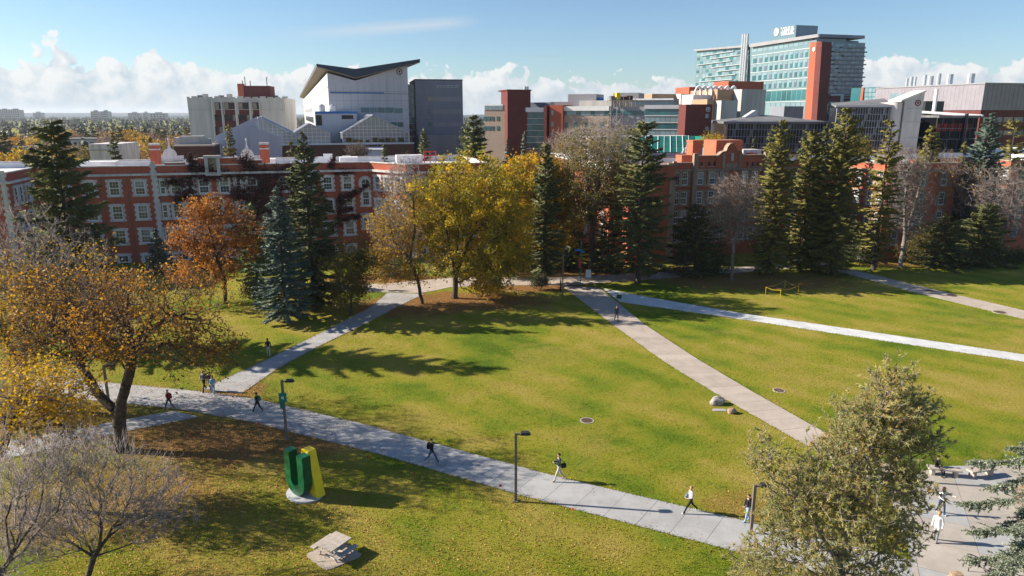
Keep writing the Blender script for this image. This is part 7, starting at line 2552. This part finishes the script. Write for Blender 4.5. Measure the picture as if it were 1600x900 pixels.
def person(label, px, py, face, h, top, legs, shoes, hair, skin='skin', stride=0.5, arms=('swing', 'swing'), longhair=False, coat=False, sit=False, z0=0.02, g=None):
    """walker: one continuous skinned body; +y is forward before turning to face (radians)"""
    g = g or ground(px, py)
    k = h / 1.75
    V_, E__, RD, TG = [], [], [], []

    def vert(p, r, tg, parent=None):
        V_.append(tuple(c * k for c in p))
        RD.append(r * k)
        TG.append(tg)
        if parent is not None:
            E__.append((parent, len(V_) - 1))
        return len(V_) - 1
    hz = 0.50 if sit else 0.93
    pel = vert((0, 0, hz), .135, 'l')
    bel = vert((0, .01, hz + .18), .125, 't', pel)
    che = vert((0, .01, hz + .36), .145, 't', bel)
    sho = vert((0, 0, hz + .49), .115, 't', che)
    nec = vert((0, .01, hz + .57), .052, 's', sho)
    jaw = vert((0, .03, hz + .64), .070, 's', nec)
    hea = vert((0, .025, hz + .72), .092, 's', jaw)
    cro = vert((0, .015, hz + .78), .070, 's', hea)
    sw = stride
    for sg, an in ((-1, sw), (1, -sw)):
        hip = vert((sg * .09, 0, hz - .05), .098, 'l', pel)
        if sit:
            kn = vert((sg * .13, .42, hz - .02), .066, 'l', hip)
            ak = vert((sg * .13, .44, .09), .046, 'l', kn)
            vert((sg * .14, .60, .045), .036, 'b', ak)
            continue
        bend = .10 if an > 0 else .32 * min(1, abs(an) * 2)
        kn = vert((sg * .10, .44 * math.sin(an) + .03, hz - .05 - .43 * math.cos(an)), .066, 'l', hip)
        kp = V_[kn]
        a2 = an - bend
        ay, az_ = kp[1] / k + .43 * math.sin(a2), max(kp[2] / k - .42 * math.cos(a2), .07)
        ak = vert((sg * .10, ay, az_), .046, 'l', kn)
        vert((sg * .10, ay - .035, max(az_ - .045, .035)), .042, 'b', ak)
        vert((sg * .115, ay + .15, max(az_ - .05 - (.05 if an < 0 else 0), .032)), .036, 'b', ak)
    hands = []
    for i, (sg, mode) in enumerate(((-1, arms[0]), (1, arms[1]))):
        an = (-sw if sg < 0 else sw) * .8
        s1 = vert((sg * .185, 0, hz + .46), .066, 't', sho)
        if mode == 'phone':
            el_ = vert((sg * .23, .06, hz + .20), .050, 't', s1)
            wr = vert((sg * .10, .30, hz + .30), .033, 't', el_)
            hd = vert((sg * .06, .36, hz + .33), .036, 's', wr)
        elif mode == 'hold':
            el_ = vert((sg * .24, .02, hz + .18), .050, 't', s1)
            wr = vert((sg * .16, .26, hz + .14), .033, 't', el_)
            hd = vert((sg * .12, .33, hz + .14), .036, 's', wr)
        elif mode == 'out':
            el_ = vert((sg * .40, .12, hz + .30), .048, 't', s1)
            wr = vert((sg * .56, .28, hz + .30), .033, 't', el_)
            hd = vert((sg * .60, .34, hz + .31), .036, 's', wr)
        else:
            el_ = vert((sg * .235, .26 * math.sin(an) - .02, hz + .46 - .28 * math.cos(an)), .050, 't', s1)
            ey, ez = V_[el_][1] / k, V_[el_][2] / k
            wr = vert((sg * .23, ey + .25 * math.sin(an + .3), ez - .24 * math.cos(an + .3)), .033, 't', el_)
            hd = vert((sg * .225, ey + .33 * math.sin(an + .3), ez - .32 * math.cos(an + .3)), .036, 's', wr)
        hands.append((Vector(V_[wr]), Vector(V_[hd]), sg))
    me = bpy.data.meshes.new('person_cage')
    me.from_pydata(V_, E__, [])
    o = bpy.data.objects.new('person_cage', me)
    COL.objects.link(o)
    md = o.modifiers.new('skin', 'SKIN')
    md.use_smooth_shade = True
    for i, sv in enumerate(me.skin_vertices[0].data):
        r_ = RD[i]
        sv.radius = (r_ * (1.18 if TG[i] == 't' and i in (bel, che, sho) else 1), r_ * (.82 if i in (bel, che, sho) else 1))
        sv.use_root = (i == 0)
    sb = o.modifiers.new('sub', 'SUBSURF')
    sb.levels = 1
    sb.render_levels = 1
    dg = bpy.context.evaluated_depsgraph_get()
    body = bpy.data.meshes.new_from_object(o.evaluated_get(dg))
    bpy.data.objects.remove(o)
    body.materials.clear()
    mats = [M[skin], M[top], M[legs], M[shoes], M[hair]]
    for m_ in mats:
        body.materials.append(m_)
    VA = np.array(V_)
    ea = np.array(E__)
    tgs = np.array([{'s': 0, 't': 1, 'l': 2, 'b': 3}[t] for t in TG])
    cen_ = np.zeros(len(body.polygons) * 3)
    body.polygons.foreach_get('center', cen_)
    cen_ = cen_.reshape(-1, 3)
    a, b = VA[ea[:, 0]], VA[ea[:, 1]]
    ab = b - a
    t = np.clip(((cen_[:, None] - a[None]) * ab[None]).sum(2) / (ab * ab).sum(1)[None], 0, 1)
    d = np.linalg.norm(cen_[:, None] - (a[None] + t[:, :, None] * ab[None]), axis=2)
    j = np.argmin(d, 1)
    tj = t[np.arange(len(j)), j]
    mi = np.where(tj > .5, tgs[ea[j, 1]], tgs[ea[j, 0]])
    mi[(mi == 2) & (cen_[:, 2] > (hz + .06) * k)] = 1
    if coat:
        mi[(mi == 2) & (cen_[:, 2] > (hz - .28) * k)] = 1
    head = cen_[:, 2] > (hz + .60) * k
    mi[head & ((cen_[:, 1] < .0 * k) | (cen_[:, 2] > (hz + .775) * k))] = 4
    body.polygons.foreach_set('material_index', mi.astype(np.int32))
    body.polygons.foreach_set('use_smooth', np.ones(len(mi), bool))
    # fingers, nose and ears join the body mesh
    xp0, xp1, xr = [], [], []
    for wr, hd, sg in hands:
        dr = (hd - wr).normalized()
        sd = dr.cross(Vector((0, 1, .3))).normalized()
        nm = dr.cross(sd)
        for q, ln in ((-.027, .065), (-.009, .080), (.009, .076), (.027, .060)):
            b0 = hd + sd * q * k
            b1 = b0 + (dr * .55 * ln + nm * .01) * k
            xp0 += [b0, b1]
            xp1 += [b1, b1 + (dr * .5 + nm * .35).normalized() * ln * .5 * k]
            xr += [.009 * k, .008 * k]
        xp0.append(hd - dr * .02 * k)
        xp1.append(hd + (sd * .05 + dr * .025) * k)
        xr.append(.011 * k)
    hx = Vector(V_[hea])
    for p0, p1, r_ in ((hx + Vector((0, .085, -.005)) * k, hx + Vector((0, .112, -.022)) * k, .016 * k), (hx + Vector((-.085, 0, -.02)) * k, hx + Vector((-.10, -.005, .02)) * k, .016 * k), (hx + Vector((.085, 0, -.02)) * k, hx + Vector((.10, -.005, .02)) * k, .016 * k)):
        xp0.append(p0)
        xp1.append(p1)
        xr.append(r_)
    v, f = tubes(np.array(xp0), np.array(xp1), np.array(xr), np.array(xr) * .8, 5)
    bm = bmesh.new()
    bm.from_mesh(body)
    bv = [bm.verts.new(x) for x in v]
    for q in f:
        bm.faces.new([bv[i_] for i_ in q]).material_index = 0
    for p_, sx_, sz_, mt_ in ((hx + Vector((-.032, .088, .012)) * k, .012, .007, 4), (hx + Vector((.032, .088, .012)) * k, .012, .007, 4), (hx + Vector((0, .090, -.05)) * k, .022, .005, 4)):
        q = [bm.verts.new(p_ + Vector((a_ * sx_ * k, .004 * k, b_ * sz_ * k))) for a_, b_ in ((-1, -1), (1, -1), (1, 1), (-1, 1))]
        bm.faces.new(q).material_index = mt_
    bm.to_mesh(body)
    bm.free()
    zz = min(v_.co.z for v_ in body.vertices)
    e = empty('person', (g.x, g.y, z0 - zz), face, label, 'person', 'people on the quad')
    link('body', body, e)
    # hair cap
    bm = bmesh.new()
    bmesh.ops.create_uvsphere(bm, u_segments=12, v_segments=8, radius=1)
    low = -.9 if not longhair else -2.6
    for v_ in bm.verts:
        c = v_.co
        if c.z < 0:
            c.z *= (.55 if not longhair else 2.6)
            c.y = min(c.y, -.1 if c.z < -.15 else c.y)
        if c.z < .35 and c.y > .45:
            c.y = .45
        v_.co = Vector((c.x * .103, c.y * .108, c.z * .098)) * k + hx + Vector((0, -.018, .028)) * k
    hm = bpy.data.meshes.new('hair')
    bm.to_mesh(hm)
    bm.free()
    hm.materials.append(M[hair])
    hm.polygons.foreach_set('use_smooth', np.ones(len(hm.polygons), bool))
    link('hair', hm, e)
    return e, k, hz, hands, g, z0 - zz


def backpack(pr, label, col, size=(.30, .17, .44)):
    e_, k, hz, hands, g, z = pr
    w_, d_, h_ = size
    e = empty('backpack', (g.x, g.y, z), e_.rotation_euler[2], label, 'backpack')
    bm = bmesh.new()
    bmesh.ops.create_cube(bm, size=1)
    bmesh.ops.bevel(bm, geom=bm.edges[:], offset=.18, segments=2, affect='EDGES')
    for v in bm.verts:
        v.co = Vector((v.co.x * w_, v.co.y * d_ - .20, v.co.z * h_ + (hz + .30) / 1)) * k
    me = bpy.data.meshes.new('pack')
    bm.to_mesh(me)
    bm.free()
    me.materials.append(M[col])
    link('pack', me, e)
    for sx in (-1, 1):
        mb = MB()
        pts = [(sx * .10, -.13, hz + .48), (sx * .11, .02, hz + .55), (sx * .12, .135, hz + .40), (sx * .14, .10, hz + .22), (sx * .15, -.10, hz + .14)]
        for a, b in zip(pts, pts[1:]):
            mb.tube(tuple(c * k for c in a), tuple(c * k for c in b), .022 * k, n=5)
        mb.build('strap', M[col], e)
    MB().box(-w_ * .33 * k, w_ * .33 * k, (-.20 - d_ / 2 - .03) * k, (-.20 - d_ / 2 + .03) * k, (hz + .12) * k, (hz + .30) * k).build('pocket', M[col], e)


def shoulder_bag(pr, label, col, off, size):
    e_, k, hz, hands, g, z = pr
    e = empty('shoulder_bag', (g.x, g.y, z), e_.rotation_euler[2], label, 'bag')
    bm = bmesh.new()
    bmesh.ops.create_cube(bm, size=1)
    bmesh.ops.bevel(bm, geom=bm.edges[:], offset=.15, segments=2, affect='EDGES')
    for v in bm.verts:
        v.co = Vector((v.co.x * size[0] + off[0], v.co.y * size[1] + off[1], v.co.z * size[2] + hz + off[2])) * k
    me = bpy.data.meshes.new('bag_body')
    bm.to_mesh(me)
    bm.free()
    me.materials.append(M[col])
    link('bag_body', me, e)
    mb = MB()
    pts = [(off[0], off[1] - size[1] * .4, hz + off[2] + size[2] * .4), (off[0] * .75, -.14, hz + .40), (0 - off[0] * .3, 0, hz + .56), (off[0] * .75, .15, hz + .36), (off[0], off[1] + size[1] * .4, hz + off[2] + size[2] * .4)]
    for a, b in zip(pts, pts[1:]):
        mb.tube(tuple(c * k for c in a), tuple(c * k for c in b), .018 * k, n=5)
    mb.build('strap', M[col], e)


RGT, LFT = -math.pi / 2, math.pi / 2      # facing right / left in the picture
p_ = person('walker in black jacket and blue jeans on the grey walk, arm raised', 675, 723, RGT - .35, 1.72, 'black', 'jeans', 'whitecloth', 'hair_black', stride=.48, arms=('out', 'swing'))
backpack(p_, 'black backpack on the walker in blue jeans', 'black')
p_ = person('walker in dark jacket and grey trousers looking at a phone', 873, 751, LFT + .25, 1.82, 'navy', 'ltgrey', 'tan', 'hair_black', stride=.36, arms=('phone', 'phone'))
shoulder_bag(p_, 'black bag slung behind the phone reader in grey trousers', 'black', (-.20, -.22, .12), (.14, .30, .28))
p_ = person('fair haired walker in lilac sweater and black leggings', 1078, 801, LFT + .15, 1.68, 'lilac', 'black', 'whitecloth', 'hair_fair', stride=.5, arms=('hold', 'hold'))
shoulder_bag(p_, 'aqua bag carried by the walker in the lilac sweater', 'aqua', (.22, .05, .06), (.16, .42, .30))
p_ = person('walker in green black jacket and pale jeans behind the lamp post', 1167, 815, LFT + .2, 1.66, 'black', 'palejeans', 'lightblue', 'hair_brown', stride=.22, arms=('hold', 'swing'))
backpack(p_, 'black backpack on the walker behind the lamp post', 'black')
person('long haired walker in white top and dark trousers on the plaza', 1469, 803, math.pi + .1, 1.66, 'whitecloth', 'navy', 'whitecloth', 'hair_brown', stride=.25, arms=('out', 'hold'), longhair=True, z0=.03)
person('walker in white and grey jacket on the plaza beside the pine', 1461, 846, math.pi - .9, 1.76, 'whitecloth', 'grey', 'grey', 'hair_fair', stride=.15, z0=.03, coat=True)
person('person in black sitting on the stone bench', 1462, 741, math.pi + .5, 1.7, 'black', 'black', 'black', 'hair_black', sit=True, stride=0, arms=('hold', 'hold'), z0=.03, g=Vector((ground(1462, 741).x, ground(1462, 741).y, 0)))
p_ = person('walker in red jacket and dark trousers left of the crossing', 265, 640, LFT - .3, 1.62, 'red', 'navy', 'whitecloth', 'hair_grey', stride=.42)
backpack(p_, 'red backpack on the walker in the red jacket', 'red')
p_ = person('walker in black and grey with black trousers at the crossing', 320, 611, math.pi - .25, 1.76, 'grey', 'black', 'black', 'hair_brown', stride=.36)
backpack(p_, 'black backpack on the walker at the crossing', 'black')
person('walker in light blue sweater and pale jeans at the crossing', 334, 617, math.pi + .15, 1.62, 'lightblue', 'palejeans', 'whitecloth', 'hair_brown', stride=.22, longhair=True, arms=('hold', 'hold'))
person('walker in maroon top half behind the light blue sweater', 330, 611, math.pi, 1.64, 'maroon_cloth', 'navy', 'black', 'hair_brown', stride=.2, longhair=True)
p_ = person('walker in dark green top and black leggings left of the signed lamp', 403, 644, LFT - .2, 1.60, 'black', 'black', 'whitecloth', 'hair_black', stride=.42)
backpack(p_, 'dark teal backpack on the walker left of the signed lamp', 'teal')
person('person in black top and cream trousers on the shaded walk', 420, 557, .3, 1.76, 'black', 'cream', 'whitecloth', 'hair_black', stride=.14, skin='skin_dark')
person('person in dark suit walking down the warm walk', 963, 502, math.pi + .2, 1.78, 'navy', 'navy', 'black', 'hair_brown', stride=.3)
person('person in black standing beside the junction lamp post', 876, 456, math.pi / 2, 1.75, 'black', 'black', 'black', 'hair_black', stride=.1)

# ------------------------------------------------------------------ fallen leaves
rl = np.random.default_rng(77)
pts = []


def scatter(cx, cy, rx, ry, n):
    r = rl.uniform(0, 1, n) ** .6
    a = rl.uniform(0, 2 * np.pi, n)
    pts.append(np.stack([cx + rx * r * np.cos(a), cy + ry * r * np.sin(a), np.full(n, 0.012)], 1))


for (x, y, rx, ry, k_) in WORN:
    scatter(x, y, rx * 1.15, ry * 1.15, int(rx * ry * 95 * k_))
for (px, py, rx, ry, n) in ((230, 830, 13, 9, 7000), (330, 760, 10, 6, 4000), (480, 700, 14, 4, 1800), (500, 850, 16, 7, 4200), (640, 540, 14, 9, 1400), (450, 640, 9, 4, 1500), (200, 600, 12, 4, 1800), (900, 850, 18, 6, 500), (430, 600, 10, 6, 900), (330, 630, 5, 2, 500)):
    g = ground(px, py)
    scatter(g.x, g.y, rx, ry, n)
for pl, sg in FRINGE[:2] + FRINGE[8:10]:
    for a, b in zip(pl, pl[1:]):
        n = int((b - a).length * (26 if (a.x + b.x) / 2 < -6 else 5))
        q = rl.uniform(0, 1, n)
        d = (b - a).normalized()
        o_ = rl.normal(size=n) * .22 - .05
        pts.append(np.stack([a.x + (b.x - a.x) * q - d.y * sg * o_, a.y + (b.y - a.y) * q + d.x * sg * o_, np.full(n, .024)], 1))
P_all = np.concatenate(pts)
P_all[:, 2] += rl.uniform(0.0, 0.02, len(P_all))
v, f = leaves(P_all, 0.075, rl, flat=0.85)
v[:, 2] = np.maximum(v[:, 2], 0.004)
o = link('fallen_leaves', npmesh('fallen_leaves', [(v, f, 0)], [M['litter']]))
tag(o, 'brown and yellow fallen leaves lying over the grass and walks', 'leaves', kind='stuff')

# ------------------------------------------------------------------ grass blades on the near lawn and along the walk edges
def blades(P, h, wid, rg):
    n = len(P)
    a = rg.uniform(0, 2 * np.pi, n)
    sd = np.stack([np.cos(a), np.sin(a), np.zeros(n)], 1) * wid * rg.uniform(.6, 1.4, (n, 1))
    tip = P + np.stack([rg.normal(size=n) * .35, rg.normal(size=n) * .35, np.ones(n)], 1) * h * rg.uniform(.5, 1.3, (n, 1))
    v = np.stack([P - sd, P + sd, tip], 1).reshape(-1, 3)
    return v, (np.arange(n) * 3)[:, None] + np.arange(3)[None]


def in_strips(P):
    """True where a point lies on a walk"""
    bad = np.zeros(len(P), bool)
    for i in range(0, len(FRINGE), 2):
        pg = [p for p in FRINGE[i][0]] + [p for p in FRINGE[i + 1][0]][::-1]
        X, Y = P[:, 0], P[:, 1]
        ins = np.zeros(len(P), bool)
        for k in range(len(pg)):
            a, b = pg[k], pg[(k + 1) % len(pg)]
            c = ((a.y > Y) != (b.y > Y)) & (X < (b.x - a.x) * (Y - a.y) / (b.y - a.y + 1e-9) + a.x)
            ins ^= c
        bad |= ins
    pg = [Vector(p) for p in poly]
    ins = np.zeros(len(P), bool)
    for k in range(len(pg)):
        a, b = pg[k], pg[(k + 1) % len(pg)]
        ins ^= ((a.y > P[:, 1]) != (b.y > P[:, 1])) & (P[:, 0] < (b.x - a.x) * (P[:, 1] - a.y) / (b.y - a.y + 1e-9) + a.x)
    return bad | ins


rgx = np.random.default_rng(5)
nB = 210000
yy = 28 + 60 * rgx.uniform(0, 1, nB) ** 1.5
xx = rgx.uniform(-.78, .80, nB) * yy
Pb = np.stack([xx, yy, np.full(nB, -.012)], 1)
cl = np.sin(xx * 1.7 + np.sin(yy * 1.1) * 2) * np.sin(yy * 1.9 + np.sin(xx * .9) * 2)
Pb = Pb[(rgx.uniform(-1, 1, nB) < cl + .55)]
Pb = Pb[~in_strips(Pb)]
v1, f1 = blades(Pb, .085, .022, rgx)
fr = []
for pl, sg in FRINGE:
    for a, b in zip(pl, pl[1:]):
        L = (b - a).length
        n = int(L * 26)
        q = rgx.uniform(0, 1, n)
        d = (b - a).normalized()
        o_ = rgx.normal(size=n) * .05 - .03
        nx = np.array([-d.y, d.x]) * sg
        fr.append(np.stack([a.x + (b.x - a.x) * q + nx[0] * o_, a.y + (b.y - a.y) * q + nx[1] * o_, np.full(n, -.01)], 1))
fr = np.concatenate(fr)
fr = fr[fr[:, 1] < 80]
v2, f2 = blades(fr, .10, .025, rgx)
m, t = new_mat('grass_blades')
gc = grass_colour(t)[0]
isl = t.n('ShaderNodeNewGeometry').outputs['Random Per Island']
gc = t.mix(1.0, gc, t.ramp(isl, [(0.0, 0.75), (1.0, 1.45)]), 'MULTIPLY')
gd = t.n('ShaderNodeBsdfDiffuse', {0: gc})
gt = t.n('ShaderNodeBsdfTranslucent', {0: gc})
finish(t, t.n('ShaderNodeMixShader', {0: 0.35, 1: gd.outputs[0], 2: gt.outputs[0]}))
M['blade'] = m
o = link('grass', npmesh('grass', [(v1, f1, 0), (v2, f2, 0)], [M['blade']]))
tag(o, 'short autumn grass blades over the near lawn and along the walks', 'grass', kind='stuff')

# ------------------------------------------------------------------ air
hb = MB().box(-9500, 9500, -650, 9500, -2.0, 75.0).mesh('haze', [])
m, t = new_mat('pale_air')
vol = t.n('ShaderNodeVolumePrincipled', {'Color': (0.80, 0.88, 1.0, 1), 'Density': HAZE, 'Anisotropy': 0.25})
t.n('ShaderNodeOutputMaterial', {'Volume': vol.outputs[0]})
hb.materials.append(m)
tag(link('haze', hb), 'thin blue haze over the far town', 'haze', kind='stuff')
